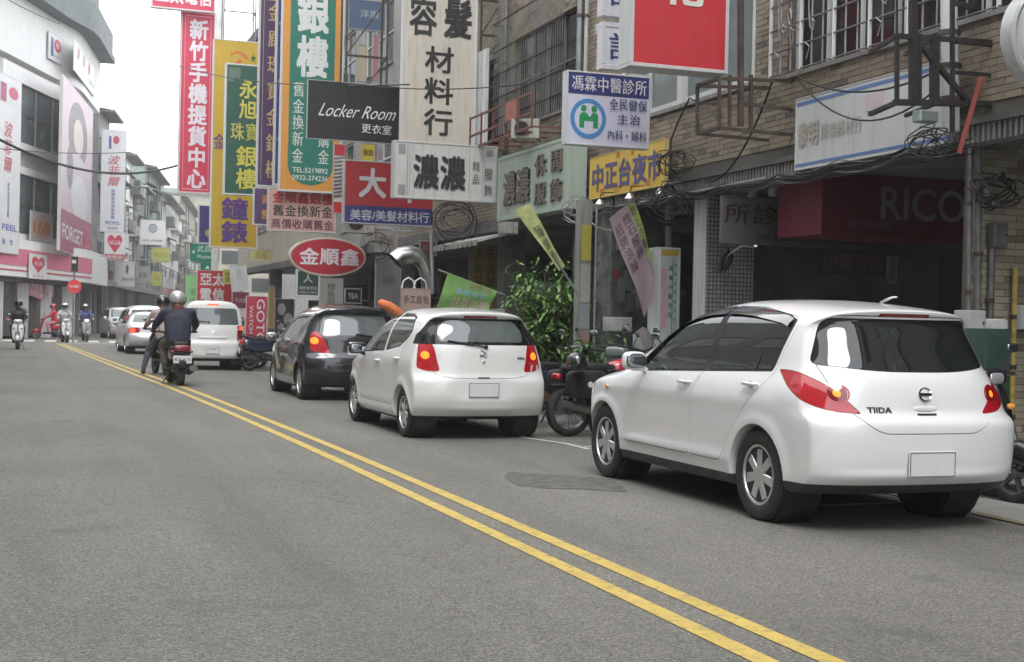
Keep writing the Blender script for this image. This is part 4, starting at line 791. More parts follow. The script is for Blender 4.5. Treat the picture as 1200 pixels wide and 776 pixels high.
# ================================================================ cars
def car_shell(S):
    """closed body shell on a box lattice: profiles in the side, plan and cross views"""
    nx, ny, nz = S.get('res', (120, 44, 44)); idx = {}; prm = []
    def gid(i, j, k):
        key = (i, j, k)
        if key not in idx: idx[key] = len(prm); prm.append((i/nx, 2*j/ny-1, k/nz))
        return idx[key]
    fs = []
    for i in range(nx):
        for j in range(ny):
            fs.append((gid(i, j, nz), gid(i+1, j, nz), gid(i+1, j+1, nz), gid(i, j+1, nz)))
            fs.append((gid(i, j, 0), gid(i, j+1, 0), gid(i+1, j+1, 0), gid(i+1, j, 0)))
        for k in range(nz):
            fs.append((gid(i, 0, k), gid(i+1, 0, k), gid(i+1, 0, k+1), gid(i, 0, k+1)))
            fs.append((gid(i, ny, k), gid(i, ny, k+1), gid(i+1, ny, k+1), gid(i+1, ny, k)))
    for j in range(ny):
        for k in range(nz):
            fs.append((gid(0, j, k), gid(0, j, k+1), gid(0, j+1, k+1), gid(0, j+1, k))[::-1])
            fs.append((gid(nx, j, k), gid(nx, j+1, k), gid(nx, j+1, k+1), gid(nx, j, k+1))[::-1])
    fs = [f[::-1] for f in fs]
    # fix winding of end caps to match (cap faces were listed reversed twice)
    P = np.array(prm); a, c, b = P[:, 0], P[:, 1], P[:, 2]
    top = S['top']; xt0, xt1 = min(top)[0], max(top)[0]; zb = S['zb']
    zr = zb+b*(pchip(top, np.array([xt0]))[0]-zb); zf = zb+b*(pchip(top, np.array([xt1]))[0]-zb)
    x = pchip(S['rear'], zr)*(1-a)+pchip(S['front'], zf)*a
    zt = pchip(top, x); z = zb+b*(zt-zb)
    bot = pchip(S['bottom'], x) if 'bottom' in S else zb
    z = z+(bot-zb)*(1-b)**2
    ac = np.abs(c)
    side = pchip(S['side'], z) if 'top_z' not in S else pchip(S['side'], z)
    W = pchip(S['plan'], x); y = W*side
    for xc in (0.0, S['wb']):       # wheel-arch flares
        rr = np.hypot(x-xc, z-S['tr']); y = y+S.get('flare', .018)*np.exp(-((rr-S['ar']-.02)/.045)**2)*(z > .25)
    for (z0, h_, s_, x0, x1) in S.get('ribs', []):   # mouldings along the flank
        y = y+h_*np.exp(-((z-z0)/s_)**2)/(1+np.exp(-(x-x0)*25))/(1+np.exp((x-x1)*25))
    y = y*c
    er = S.get('edge', .05)
    z = z-b**6*(S.get('crown', .03)*c*c+er*ac**8)
    rr_ = np.clip(1-a*6, 0, 1)**2; ff_ = np.clip(1-(1-a)*6, 0, 1)**2
    kr = pchip(S['rcurve'], z); kf = pchip(S['fcurve'], z)
    x = x+rr_*kr*(.45*c*c+.55*ac**5)-ff_*kf*(.5*c*c+.5*ac**4)
    for (z0, x0_, h_, sz_, sy_) in S.get('rbumps', []):   # relief on the tailgate: height, centre y, depth
        x = x-(a < .02)*h_*np.exp(-np.abs((z-z0)/sz_)**6-np.abs((y-x0_)/sy_)**6)
    V = np.stack([x, y, z], 1)
    E_ = set()
    for f in fs:
        for q in range(4): e = (f[q], f[(q+1) % 4]); E_.add((min(e), max(e)))
    E_ = np.array(list(E_)); n = len(V); deg = np.bincount(E_.ravel(), minlength=n)[:, None]
    for _ in range(S.get('smooth', 3)):
        acc = np.zeros_like(V); np.add.at(acc, E_[:, 0], V[E_[:, 1]]); np.add.at(acc, E_[:, 1], V[E_[:, 0]])
        V = V*.45+acc/deg*.55
    me = bpy.data.meshes.new('shell'); me.from_pydata(V.tolist(), [], fs); me.update()
    bm = bmesh.new(); bm.from_mesh(me); bmesh.ops.recalc_face_normals(bm, faces=bm.faces[:]); bm.to_mesh(me); bm.free()
    return me
def offset_poly(poly, d):
    n = len(poly); ar = sum(poly[i][0]*poly[(i+1) % n][1]-poly[(i+1) % n][0]*poly[i][1] for i in range(n))
    if ar < 0: poly = poly[::-1]
    out = []
    for i in range(n):
        p0, p1, p2 = (np.array(poly[(i+k) % n], float) for k in (-1, 0, 1))
        a_ = p1-p0; b_ = p2-p1; a_ /= np.hypot(*a_)+1e-9; b_ /= np.hypot(*b_)+1e-9
        na, nb = np.array([-a_[1], a_[0]]), np.array([-b_[1], b_[0]]); m = na+nb; q = m.dot(m)
        out.append(tuple(p1+m*(2*d/q if q > .3 else d)))
    return out
def round_poly(poly, r, n=4):
    out = []; N = len(poly)
    for i in range(N):
        p0, p1, p2 = (np.array(poly[(i+k) % N][:2], float) for k in (-1, 0, 1)); rr = poly[i][2] if len(poly[i]) > 2 else r
        a_, b_ = p0-p1, p2-p1; la, lb = np.hypot(*a_), np.hypot(*b_); t = min(rr, la*.45, lb*.45)
        if t < 1e-4: out.append(tuple(p1)); continue
        A, B = p1+a_/la*t, p1+b_/lb*t
        for k in range(n+1): u = k/n; out.append(tuple((1-u)**2*A+2*u*(1-u)*p1+u*u*B))
    return out
def cutter(poly, d0, d1, plane, M=None):
    mb = MB(); mb.prism(poly, d0, d1, plane)
    if M is not None: mb.v = [tuple(M @ Vector(p)) for p in mb.v]
    me = mb.mesh('cut'); bm = bmesh.new(); bm.from_mesh(me)
    bmesh.ops.triangulate(bm, faces=bm.faces[:]); bmesh.ops.recalc_face_normals(bm, faces=bm.faces[:]); bm.to_mesh(me); bm.free()
    return me
def boolean(me, ops):
    """ops: list of (mesh, 'DIFFERENCE'|'INTERSECT')"""
    ob = bpy.data.objects.new('b', me); COL.objects.link(ob); tmp = []
    for cm, op in ops:
        co = bpy.data.objects.new('c', cm); COL.objects.link(co); tmp.append(co)
        md = ob.modifiers.new('b', 'BOOLEAN'); md.object = co; md.operation = op; md.solver = 'MANIFOLD'
    dg = bpy.context.evaluated_depsgraph_get(); dg.update()
    out = bpy.data.meshes.new_from_object(ob.evaluated_get(dg))
    for o in tmp+[ob]: bpy.data.objects.remove(o)
    return out
def wheel(parent, x, y, side, S, rimmat, full=True):
    """tyre and rim as parts; side +1 left, -1 right"""
    R, Wd, rr = S['tr'], S['tw'], S['rim_r']
    hub = empty('wheel', (x, y, R), parent=parent)
    M = Matrix.Rotation(-PI/2*side, 4, 'X')   # lathe axis z -> outward
    h = Wd/2; t = MB()
    pr = [(rr-.005, -h*.8), (rr+.01, -h*.95), (R*.86, -h), (R*.95, -h*.92), (R, -h*.68), (R-.006, -h*.36), (R, -h*.34), (R, -h*.02), (R-.006, 0), (R, h*.02), (R, h*.34), (R-.006, h*.36), (R, h*.68), (R*.95, h*.92), (R*.86, h), (rr+.012, h*.95), (rr-.005, h*.82)]
    t.lathe(pr, 40 if full else 20, M, close=True); ty = t.build('tyre', MT['tyre'], hub, smooth=35)
    r_ = MB(); d = h*.86
    r_.lathe([(rr, d-.012), (rr, d), (rr*.93, d), (rr*.9, d-.02), (rr*.88, -.02), (rr*.88, -.05), (.001, -.05)], 40 if full else 20, M, close=False)
    r_.mi[-2*(40 if full else 20)-1-1:] = [1]*(2*(40 if full else 20)+2)
    r_.cur = 0
    n = S.get('spokes', 7); ws, we = S.get('spoke_w', (.034, .05))
    for k in range(n):
        t_ = 2*PI*(k+.25)/n; ux = Vector((math.cos(t_), math.sin(t_), 0)); uy = Vector((-math.sin(t_), math.cos(t_), 0))
        vs = []
        for (q, wv, zt) in ((.03, ws, d-.002), (rr*.5, (ws+we)/2*.9, d-.004), (rr*.92, we, d-.014)):
            for sx in (-1, 1):
                vs += [ux*q+uy*sx*wv+Vector((0, 0, zt-.012)), ux*q+uy*sx*wv*.7+Vector((0, 0, zt))]
            vs += [ux*q+Vector((0, 0, zt-.05))]
        fs = []
        for i in (0, 1):
            o = i*5; fs += [(o, o+1, o+6, o+5), (o+1, o+3, o+8, o+6), (o+3, o+2, o+7, o+8), (o+2, o+4, o+9, o+7), (o+4, o, o+5, o+9)]
        r_.add([M @ v for v in vs], fs)
    r_.lathe([(.052, d-.03), (.052, d-.002), (.03, d+.004), (.001, d+.005)], 16, M)
    rim = r_.build('rim', [rimmat, MT['dark_metal']], hub, smooth=30)
    b = MB(); b.lathe([(rr*.62, -.03), (rr*.62, 0.0), (.001, 0.0)], 20, M); b.build('brake_disc', MT['dark_metal'], hub, smooth=30)
    return hub
def car(name, loc, yaw, S, label, cat='car', group=None):
    root = empty(name, loc, yaw, label, cat, group)
    sh = car_shell(S); body = MT[S['paint']]
    from mathutils.bvhtree import BVHTree
    S['bvh'] = BVHTree.FromPolygons([v.co.copy() for v in sh.vertices], [tuple(p.vertices) for p in sh.polygons])
    cuts = []   # (part name, material, cutter full, cutter inner, crossing priority)
    for (pn, mt, poly, plane, d0, d1, gap, mir, ex) in S['pieces']:
        poly = round_poly(poly, ex.get('r', .03))
        for s_ in ((1, -1) if mir else (1,)):
            M = ex.get('M')
            if mir and s_ == -1:
                Mi = Matrix.Diagonal((1, -1, 1, 1)); M = Mi @ (M or Matrix())
            dd0, dd1 = d0, d1
            cuts.append(dict(n=pn, m=mt, full=cutter(poly, dd0, dd1, plane, M), inn=cutter(offset_poly(poly, gap), dd0-.0, dd1+.0, plane, M) if gap else None, ex=ex, s=s_, pair=mir))
    arches = []
    for xc in (0.0, S['wb']):
        for s_ in (1, -1):
            mb = MB(); mb.lathe([(S['ar'], -.17), (S['ar'], .4)], 40, Matrix.Translation((xc, s_*(S['hw']-.17), S['tr'])) @ Matrix.Rotation(-PI/2*s_, 4, 'X'))
            m_ = mb.mesh('arch'); bm = bmesh.new(); bm.from_mesh(m_); bmesh.ops.recalc_face_normals(bm, faces=bm.faces[:]); bm.to_mesh(m_); bm.free(); arches.append(m_)
            ln = MB(); ln.lathe([(S['ar']-.004, .10), (S['ar']-.004, -.155), (.001, -.155)], 28, Matrix.Translation((xc, s_*(S['hw']-.17), S['tr'])) @ Matrix.Rotation(-PI/2*s_, 4, 'X'))
            ln.build('wheel_liner', MT['liner'], root, smooth=40)
    def box_(me):
        co = np.zeros(len(me.vertices)*3); me.vertices.foreach_get('co', co); co = co.reshape(-1, 3); return co.min(0), co.max(0)
    hit = lambda p, q: bool(np.all(p[0] < q[1]) and np.all(q[0] < p[1]))
    A = [(m_, 'DIFFERENCE', box_(m_)) for m_ in arches]
    for c in cuts: c['bb'] = box_(c['full'])
    bmesh_ = boolean(sh, [(m_, o_) for m_, o_, _ in A]+[(c['full'], 'DIFFERENCE') for c in cuts])
    def fin(me, name_, mt, lab=None):
        if not len(me.polygons): return None
        me.materials.clear(); me.materials.append(mt); me.polygons.foreach_set('material_index', [0]*len(me.polygons)); shade(me, 32)
        o = bpy.data.objects.new(name_, me); COL.objects.link(o); o.parent = root
        if lab: o['label'] = lab
        return o
    fin(bmesh_, 'body', body)
    mirr = None
    for i, c in enumerate(cuts):
        if c['pair'] and c['s'] == -1 and mirr is not None:
            me = mirr.copy(); me.transform(Matrix.Diagonal((1, -1, 1, 1))); me.flip_normals(); mirr = None
        else:
            st = boolean(sh, [(c['inn'] or c['full'], 'INTERSECT')]); bb = box_(st)
            ops = [(m_, o_) for m_, o_, q in A if hit(bb, q)]+[(cuts[j]['full'], 'DIFFERENCE') for j in range(i) if not cuts[j]['ex'].get('nocut') and hit(bb, cuts[j]['bb'])]
            me = boolean(st, ops) if ops else st
            mirr = me if c['pair'] else None
        fin(me, c['n'], MT[c['m']])
    for xc in (0.0, S['wb']):
        for s_ in (1, -1): wheel(root, xc, s_*(S['hw']-S['tw']/2-.012), s_, S, MT[S.get('rim', 'alloy')])
    return root
def lamp_glow(name, c, r, m, parent, sc=(1, 1, 1)):
    return MB().sphere(c, r, 12, 8, sc).build(name, m, parent, smooth=60)
def superell(mb, c, r, e=.55, n=16, m=10):
    f = lambda q, p: math.copysign(abs(q)**p, q)
    vs = [(c[0]+r[0]*f(math.cos(v), e)*f(math.cos(u), e), c[1]+r[1]*f(math.cos(v), e)*f(math.sin(u), e), c[2]+r[2]*f(math.sin(v), e)) for v in [(-.5+i/m)*PI for i in range(m+1)] for u in [2*PI*k/n for k in range(n)]]
    return mb.add(vs, [(i*n+k, i*n+(k+1) % n, (i+1)*n+(k+1) % n, (i+1)*n+k) for i in range(m) for k in range(n)])
def mirror(root, x, y, z, paint, s, w=.095, h=.07):
    t = MB(); superell(t, (x, y*s, z), (.05, w, h), .6)
    t.bar((x+.02, (y-.06)*s, z-h*.6), (x+.04, (y-.16)*s, z-h*1.3), .05, .035)
    hh = t.build('wing_mirror', MT[paint], root, smooth=60)
    g = MB(); superell(g, (x-.045, y*s, z), (.012, w*.86, h*.8), .6); g.build('mirror_glass', MT['mirror'], hh, smooth=60)
def handle(root, x, y, z, paint, s):
    t = MB(); pts = [(x+.085, (y-.012)*s, z), (x+.07, (y+.02)*s, z), (x, (y+.028)*s, z+.002), (x-.07, (y+.02)*s, z), (x-.085, (y-.012)*s, z)]
    t.pipe(pts, [.012, .013, .013, .013, .012], 8); t.build('door_handle', MT[paint], root, smooth=50)
    MB().sphere((x, (y-.004)*s, z), .05, 12, 6, (1.1, .12, .5)).build('handle_recess', MT['liner' if paint == 'dark_pearl' else 'recess'], root, smooth=60)
def plate(root, x, z, w_=.32, h_=.15, txt=None, tilt=0.0, mt='plate'):
    p = MB(); p.box(x-.012, -w_/2, z-h_/2, x, w_/2, z+h_/2)
    o = p.build('number_plate', MT[mt], root, bevel=.004)
    q = MB()
    for (a_, b_, c_, d_) in ((-w_/2+.006, -h_/2+.006, w_/2-.006, -h_/2+.010), (-w_/2+.006, h_/2-.010, w_/2-.006, h_/2-.006), (-w_/2+.006, -h_/2+.01, -w_/2+.01, h_/2-.01), (w_/2-.01, -h_/2+.01, w_/2-.006, h_/2-.01)):
        q.box(x-.0145, a_, z+b_, x-.012, c_, z+d_)
    q.build('plate_border', MT['ink'], o)
    if txt: rear_text(o, txt, 0, x-.0135, z-h_*.3, w_*.8, h_*.6, 'ink', bold=.02)
    return o
def surf_x(S, y, z, side=-1):
    """where a line along the car's axis meets the shell (side -1: tail, +1: nose)"""
    h = S['bvh'].ray_cast(Vector((side*9.0, y, z)), Vector((-side, 0, 0)))
    return h[0].x if h[0] is not None else side*.8
def surf_y(S, x, z, s_=1):
    h = S['bvh'].ray_cast(Vector((x, 9.0*s_, z)), Vector((0, -s_, 0)))
    return h[0].y if h[0] is not None else .8*s_
def on_tail(S, name, m, parent, shape_mb, off=.004, side=-1):
    """wrap a flat outline drawn in (y, z), x = height above the surface, onto the tail"""
    shape_mb.v = [(surf_x(S, p[1], p[2], side)+side*(off+p[0]), p[1], p[2]) for p in shape_mb.v]
    return shape_mb.build(name, MT[m], parent, smooth=40)
def tail_text(S, parent, s, y, z, w_, h_, m, name='lettering', bold=.015, shear=0, off=.003):
    mb = MB(); letter(mb, s, -w_/2, 0, w_/2, h_, bold=bold, ext=.02, depth=0, shear=shear)
    mb.v = [(-p[1]*.2, y-p[0], z+p[2]) for p in mb.v]
    return on_tail(S, name, m, parent, mb, off)
def bulb(S, parent, y, z, r, m='amber_on', name='indicator_bulb', sx=1.0, side=-1, off=.002):
    for s_ in (1, -1):
        mb = MB(); n = 16
        vs = [(.006, y*s_, z)]+[(.004, (y+r*.6*sx*math.cos(2*PI*k/n))*s_, z+r*.6*math.sin(2*PI*k/n)) for k in range(n)]+[(0, (y+r*sx*math.cos(2*PI*k/n))*s_, z+r*math.sin(2*PI*k/n)) for k in range(n)]
        fs = [(0, 1+k, 1+(k+1) % n) for k in range(n)]+[(1+k, 1+n+k, 1+n+(k+1) % n, 1+(k+1) % n) for k in range(n)]
        mb.add(vs, fs); on_tail(S, name, m, parent, mb, off, side)
def rear_text(parent, s, y, x, z, w_, h_, m, name='lettering', bold=.01, ext=.006, shear=0):
    mb = MB(); letter(mb, s, -w_/2, 0, w_/2, h_, bold=bold, ext=.01, depth=0, shear=shear)
    mb.v = [(x+p[1]*.1, y-p[0], z+p[2]) for p in mb.v]
    return mb.build(name, MT[m], parent)
def wiper(S, parent, y0, z0, y1, z1, off=.02):
    mb = MB(); P = []
    for k in range(7):
        t = k/6; y, z = y0+(y1-y0)*t, z0+(z1-z0)*t; P.append((surf_x(S, y, z)-off, y, z))
    mb.pipe(P, [.013]+[.009]*5+[.006], 6); P2 = [(p[0]+.008, p[1], p[2]) for p in P[2:]]
    mb.pipe([(x, y, z-.01) for x, y, z in P2], .006, 6); mb.sphere((surf_x(S, y0, z0)-.012, y0, z0), .024, 10, 6)
    return mb.build('rear_wiper', MT['liner'], parent, smooth=50)
MT = {}
MT['white_pearl'] = mat('white_car_paint', (.74, .745, .75), .28, var=.015, scale=1.5, coat=.8)
MT['ivory'] = mat('ivory_car_paint', (.70, .70, .685), .3, var=.02, scale=1.5, coat=.8)
MT['dark_pearl'] = mat('graphite_car_paint', (.018, .02, .023), .22, .3, var=.05, scale=1.5, coat=1)
MT['silver'] = mat('silver_car_paint', (.60, .61, .62), .3, .3, var=.02, coat=.8)
MT['glass'] = mat('tinted_car_glass', (.012, .014, .015), .03, var=0, ior=1.75)
MT['glass_frit'] = mat('black_glass_edge', (.01, .01, .01), .06, var=0, ior=1.6)
MT['glass_pale'] = mat('pale_car_glass', (.10, .12, .12), .04, var=0, ior=1.9)
MT['tyre'] = mat('tyre_rubber', (.022, .022, .022), .75, var=.25, scale=8, bump=.2)
MT['liner'] = mat('black_plastic', (.014, .014, .014), .7, var=.2)
MT['trim'] = mat('grey_black_trim', (.03, .03, .031), .5, var=.2)
MT['recess'] = mat('shaded_paint', (.5, .5, .5), .5, var=0)
MT['alloy'] = mat('alloy_rim', (.64, .64, .65), .3, .7, var=.05)
MT['dark_metal'] = mat('brake_metal', (.03, .03, .032), .6, .5, var=.2)
MT['red_lens'] = mat('red_lamp_lens', (.42, .012, .02), .08, var=.1, scale=20, coat=1)
MT['pink_lens'] = mat('pale_pink_lens', (.55, .30, .30), .1, var=.1, coat=1)
MT['dark_red'] = mat('dark_red_lens', (.20, .006, .01), .1, var=.1, coat=1)
MT['clear_lens'] = mat('clear_lamp_lens', (.55, .56, .58), .08, var=.1, coat=1)
MT['headlight'] = mat('headlamp', (.45, .47, .5), .08, .4, var=.15, scale=15, coat=1)
MT['amber_on'] = mat('lit_amber_lamp', (1, .17, .012), .3, var=0, emit=.9)
MT['red_on'] = mat('lit_brake_lamp', (1, .06, .02), .3, var=0, emit=1.0)
MT['white_on'] = mat('lit_headlight', (1, .95, .85), .3, var=0, emit=2.0)
MT['amber'] = mat('amber_lens', (.8, .35, .08), .2, var=0, coat=1)
MT['chrome'] = mat('chrome', (.6, .6, .6), .15, 1, var=0)
MT['mirror'] = mat('mirror_glass', (.25, .27, .29), .03, .9, var=0)
MT['ink'] = mat('black_lettering', (.015, .015, .015), .5, var=0)
MT['plate'] = mat('number_plate_white', (.62, .63, .65), .4, var=.04, scale=12)
MT['visor'] = mat('smoked_visor', (.02, .02, .022), .12, var=0, coat=1)

def window_strip(S, root, pts, s_, r=.006, dz=0.0, off=.004, name='window_visor', m='visor', wd=.045):
    """smoked rain visor: a curved strip standing just off the glass"""
    v = MB(); vs = []
    for x, z in pts:
        for k, (d, o) in enumerate(((.008, .002), (-wd*.5, .016), (-wd, .02))):
            vs.append((x, surf_y(S, x, z+d, s_)+s_*(off+o), z+d))
    n = len(pts); fs = []
    for i in range(n-1):
        for k in (0, 1): f = (i*3+k, i*3+k+1, i*3+k+4, i*3+k+3); fs.append(f if s_ < 0 else f[::-1])
    v.add(vs, fs); return v.build(name, MT[m], root, smooth=60)
def flank(S, fwin, rwin, surround, fdoor, rdoor, y0=.40, gap=.0055, ex=()):
    P = [('side_window', 'glass', fwin, 'xz', y0, 1.2, .004, True, dict()), ('side_window', 'glass', rwin, 'xz', y0, 1.2, .004, True, dict())]
    P += list(ex)
    P += [('window_surround', 'liner', surround, 'xz', y0+.03, 1.2, .001, True, dict())]
    P += [('rear_door', S['paint'], rdoor, 'xz', y0+.06, 1.2, gap, True, dict(r=.04)), ('front_door', S['paint'], fdoor, 'xz', y0+.06, 1.2, gap, True, dict(r=.04))]
    return P
def rotlamp(deg): return Matrix.Rotation(-math.radians(deg), 4, 'Z')

# ---- near car: large white five-door hatchback
def hatch_near():
    S = dict(zb=.20, wb=2.6, tr=.312, ar=.350, hw=.842, tw=.19, rim_r=.208, spokes=7, spoke_w=(.030, .050), paint='white_pearl', res=(130, 48, 52), smooth=3,
        top=[(-.60, 1.435), (-.45, 1.462), (-.1, 1.50), (.35, 1.53), (.75, 1.535), (1.12, 1.505), (1.48, 1.41), (1.90, 1.22), (2.42, .99), (2.8, .925), (3.2, .83), (3.38, .73)],
        rear=[(.20, -.66), (.30, -.755), (.42, -.795), (.62, -.805), (.715, -.80), (.75, -.735), (.80, -.728), (.95, -.70), (1.03, -.665), (1.08, -.63), (1.25, -.53), (1.38, -.46), (1.42, -.50), (1.44, -.505)],
        front=[(.2, 3.22), (.32, 3.36), (.5, 3.42), (.62, 3.40), (.73, 3.34)],
        bottom=[(-.8, .26), (-.4, .23), (.3, .20), (2.3, .20), (3, .21), (3.4, .22)],
        plan=[(-.80, .80), (-.4, .832), (.3, .848), (1.3, .850), (2.2, .846), (2.8, .83), (3.2, .79), (3.42, .72)],
        side=[(.2, .955), (.32, .982), (.5, .992), (.7, 1.0), (.85, .992), (.93, .965), (.98, .935), (1.05, .895), (1.2, .838), (1.35, .775), (1.44, .735), (1.5, .68), (1.54, .64)],
        rcurve=[(.2, .16), (.7, .17), (.8, .22), (1.0, .25), (1.2, .22), (1.42, .14)], fcurve=[(.2, .42), (.5, .45), (.8, .5), (1.0, .4)],
        flare=.020, crown=.035, edge=.045, ribs=[(.385, .026, .026, .42, 2.15), (.80, .010, .05, -.2, 2.6)],
        rbumps=[(.37, 0, .026, .03, .72), (.80, -.0, -.014, .035, .085)])
    b = lambda x: 1.035-(x+.1)*.038
    fw_ = [(2.03, b(2.03), .02), (1.50, 1.372, .05), (1.20, 1.440, .08), (.90, 1.457, .02), (.87, b(.85), .015)]
    rw = [(.79, b(.8), .015), (.81, 1.457, .02), (.45, 1.448, .05), (.0, 1.398, .03), (-.115, 1.370, .02), (-.06, b(-.06), .03)]
    sur = [(2.16, b(2.16)-.012, .02), (1.52, 1.388, .05), (1.20, 1.460, .08), (.85, 1.474, .1), (.45, 1.464, .05), (.0, 1.415, .03), (-.145, 1.378, .02), (-.075, b(-.06)-.012, .03)]
    S['pieces'] = [
        ('windshield', 'glass', [(-.70, 1.0), (-.545, 1.40), (.545, 1.40), (.70, 1.0)], 'yz', 1.2, 3.2, 0, False, dict(r=.05)),
        ('rear_window', 'glass', [(-.69, 1.085, .05), (-.56, 1.395, .05), (.56, 1.395, .05), (.69, 1.085, .05), (.3, 1.045, .2), (-.3, 1.045, .2)], 'yz', -1.2, -.2, .004, False, dict(r=.05)),
        ] + flank(S, fw_, rw, sur, [(.985, .36, .05), (.975, .85, .1), (.865, 1.02, .1), (.865, 1.478, .02), (1.20, 1.466, .05), (1.53, 1.39, .05), (2.20, .95, .04), (2.2, .72, .1), (2.17, .36, .05)],
                  [(.965, .36, .05), (.955, .85, .1), (.845, 1.02, .1), (.845, 1.478, .02), (.45, 1.472, .05), (-.10, 1.405, .05), (-.185, 1.36, .04), (-.10, 1.0, .05), (.12, .80, .15), (.38, .55, .1), (.50, .36, .05)]) + [
        ('tail_light', 'red_lens', [(.38, 1.045, .03), (.20, 1.04, .1), (.0, .965, .1), (-.12, .885, .1), (-.235, .775, .02), (-.06, .785, .1), (.12, .84, .15), (.26, .925, .1)], 'yz', -1.6, -.40, .003, True, dict(M=rotlamp(50))),
        ('high_brake_light', 'dark_red', [(-.20, 1.405), (-.20, 1.432), (.20, 1.432), (.20, 1.405)], 'yz', -1.2, -.44, .002, False, dict(r=.012)),
        ('headlight', 'headlight', [(2.88, .70), (2.80, .86), (3.2, .80), (3.6, .72), (3.6, .62), (3.1, .64)], 'xz', .42, 1.2, .003, True, dict(r=.05)),
        ('tailgate', 'white_pearl', [(-.63, .90, .12), (-.66, 1.07, .06), (-.66, 1.10, .06), (-.53, 1.415, .05), (.53, 1.415, .05), (.66, 1.10, .06), (.66, 1.07, .06), (.63, .90, .12), (.47, .71, .08), (.36, .65, .08), (-.36, .65, .08), (-.47, .71, .08)], 'yz', -1.2, -.30, .0055, False, dict(r=.05)),
        ('lower_trim', 'trim', [(-1.0, .1), (-1.0, .315), (-.36, .315), (-.30, .30), (.4, .28), (2.3, .28), (3.0, .27), (3.6, .27), (3.6, .1)], 'xz', -1.2, 1.2, .002, False, dict(r=.005, nocut=True)),
    ]
    c_ = car('parked_hatchback', TIIDA_LOC, PI/2+TIIDA_YAW, S, 'large white five-door hatchback with dark tinted windows, nearest the camera')
    for s_ in (1, -1):
        mirror(c_, 1.82, .925, 1.03, 'white_pearl', s_, .1, .075)
        handle(c_, 1.08, .842, .90, 'white_pearl', s_); handle(c_, .10, .836, .93, 'white_pearl', s_)
        window_strip(S, c_, [(2.0, 1.03), (1.8, 1.17), (1.65, 1.28), (1.48, 1.375), (1.3, 1.42), (1.12, 1.448), (.86, 1.462)], s_)
        window_strip(S, c_, [(.84, 1.462), (.65, 1.46), (.45, 1.45), (.22, 1.427), (.0, 1.40), (-.09, 1.378)], s_)
        MB().bar((.16, surf_y(S, .16, 1.03, s_), 1.03), (.12, surf_y(S, .12, 1.40, s_), 1.40), .03, .012).build('quarter_bar', MT['liner'], c_)
        lamp_glow('side_repeater', (2.52, s_*.853, .79), .03, MT['amber'], c_, (1, .3, .6))
        # round chamber rings seen inside the lens
        m_ = MB(); n = 20
        for (yy, zz, rr) in ((.60, .905, .062),):
            vs = [(0, (yy+(rr+o)*math.cos(2*PI*k/n))*s_, zz+(rr+o)*math.sin(2*PI*k/n)*.85) for o in (0, .012) for k in range(n)]
            m_.add(vs, [(k, (k+1) % n, n+(k+1) % n, n+k) for k in range(n)])
        on_tail(S, 'lens_ring', 'red_lens', c_, m_, .0015)
    bulb(S, c_, .605, .905, .034); bulb(S, c_, .60, .905, .058, 'dark_red', 'lens_cell', off=.0008)
    e = MB(); n = 24
    for k in range(n):
        a0, a1 = 2*PI*k/n, 2*PI*(k+1)/n
        e.add([(0, .036*math.cos(a0), .905+.036*math.sin(a0)), (0, .036*math.cos(a1), .905+.036*math.sin(a1)), (.006, .052*math.cos(a1), .905+.047*math.sin(a1)), (.006, .052*math.cos(a0), .905+.047*math.sin(a0))], [(0, 1, 2, 3)])
    e.box(0, -.05, .896, .006, .05, .914); on_tail(S, 'round_badge', 'chrome', c_, e, .004)
    tail_text(S, c_, 'TIIDA', .345, .785, .17, .036, 'trim', bold=.03)
    g = MB(); superell(g, (surf_x(S, 0, .81)+.004, 0, .81), (.016, .10, .018)); g.build('tailgate_grip', MT['white_pearl'], c_, smooth=60)
    MB().box(surf_x(S, 0, .77)-.001, -.075, .762, surf_x(S, 0, .77)-.004, .075, .782).build('grip_recess', MT['trim'], c_, bevel=.003)
    plate(c_, surf_x(S, 0, .455)-.01, .455, .36, .17)
    MB().pipe([(.20, -.28, 1.52), (.06, -.28, 1.556), (.0, -.28, 1.558)], [.012, .008, .006], 6).build('antenna', MT['chrome'], c_, smooth=60)
    return c_
TIIDA_LOC = (5.57, 8.22, 0); TIIDA_YAW = 0.0
hatch_near()

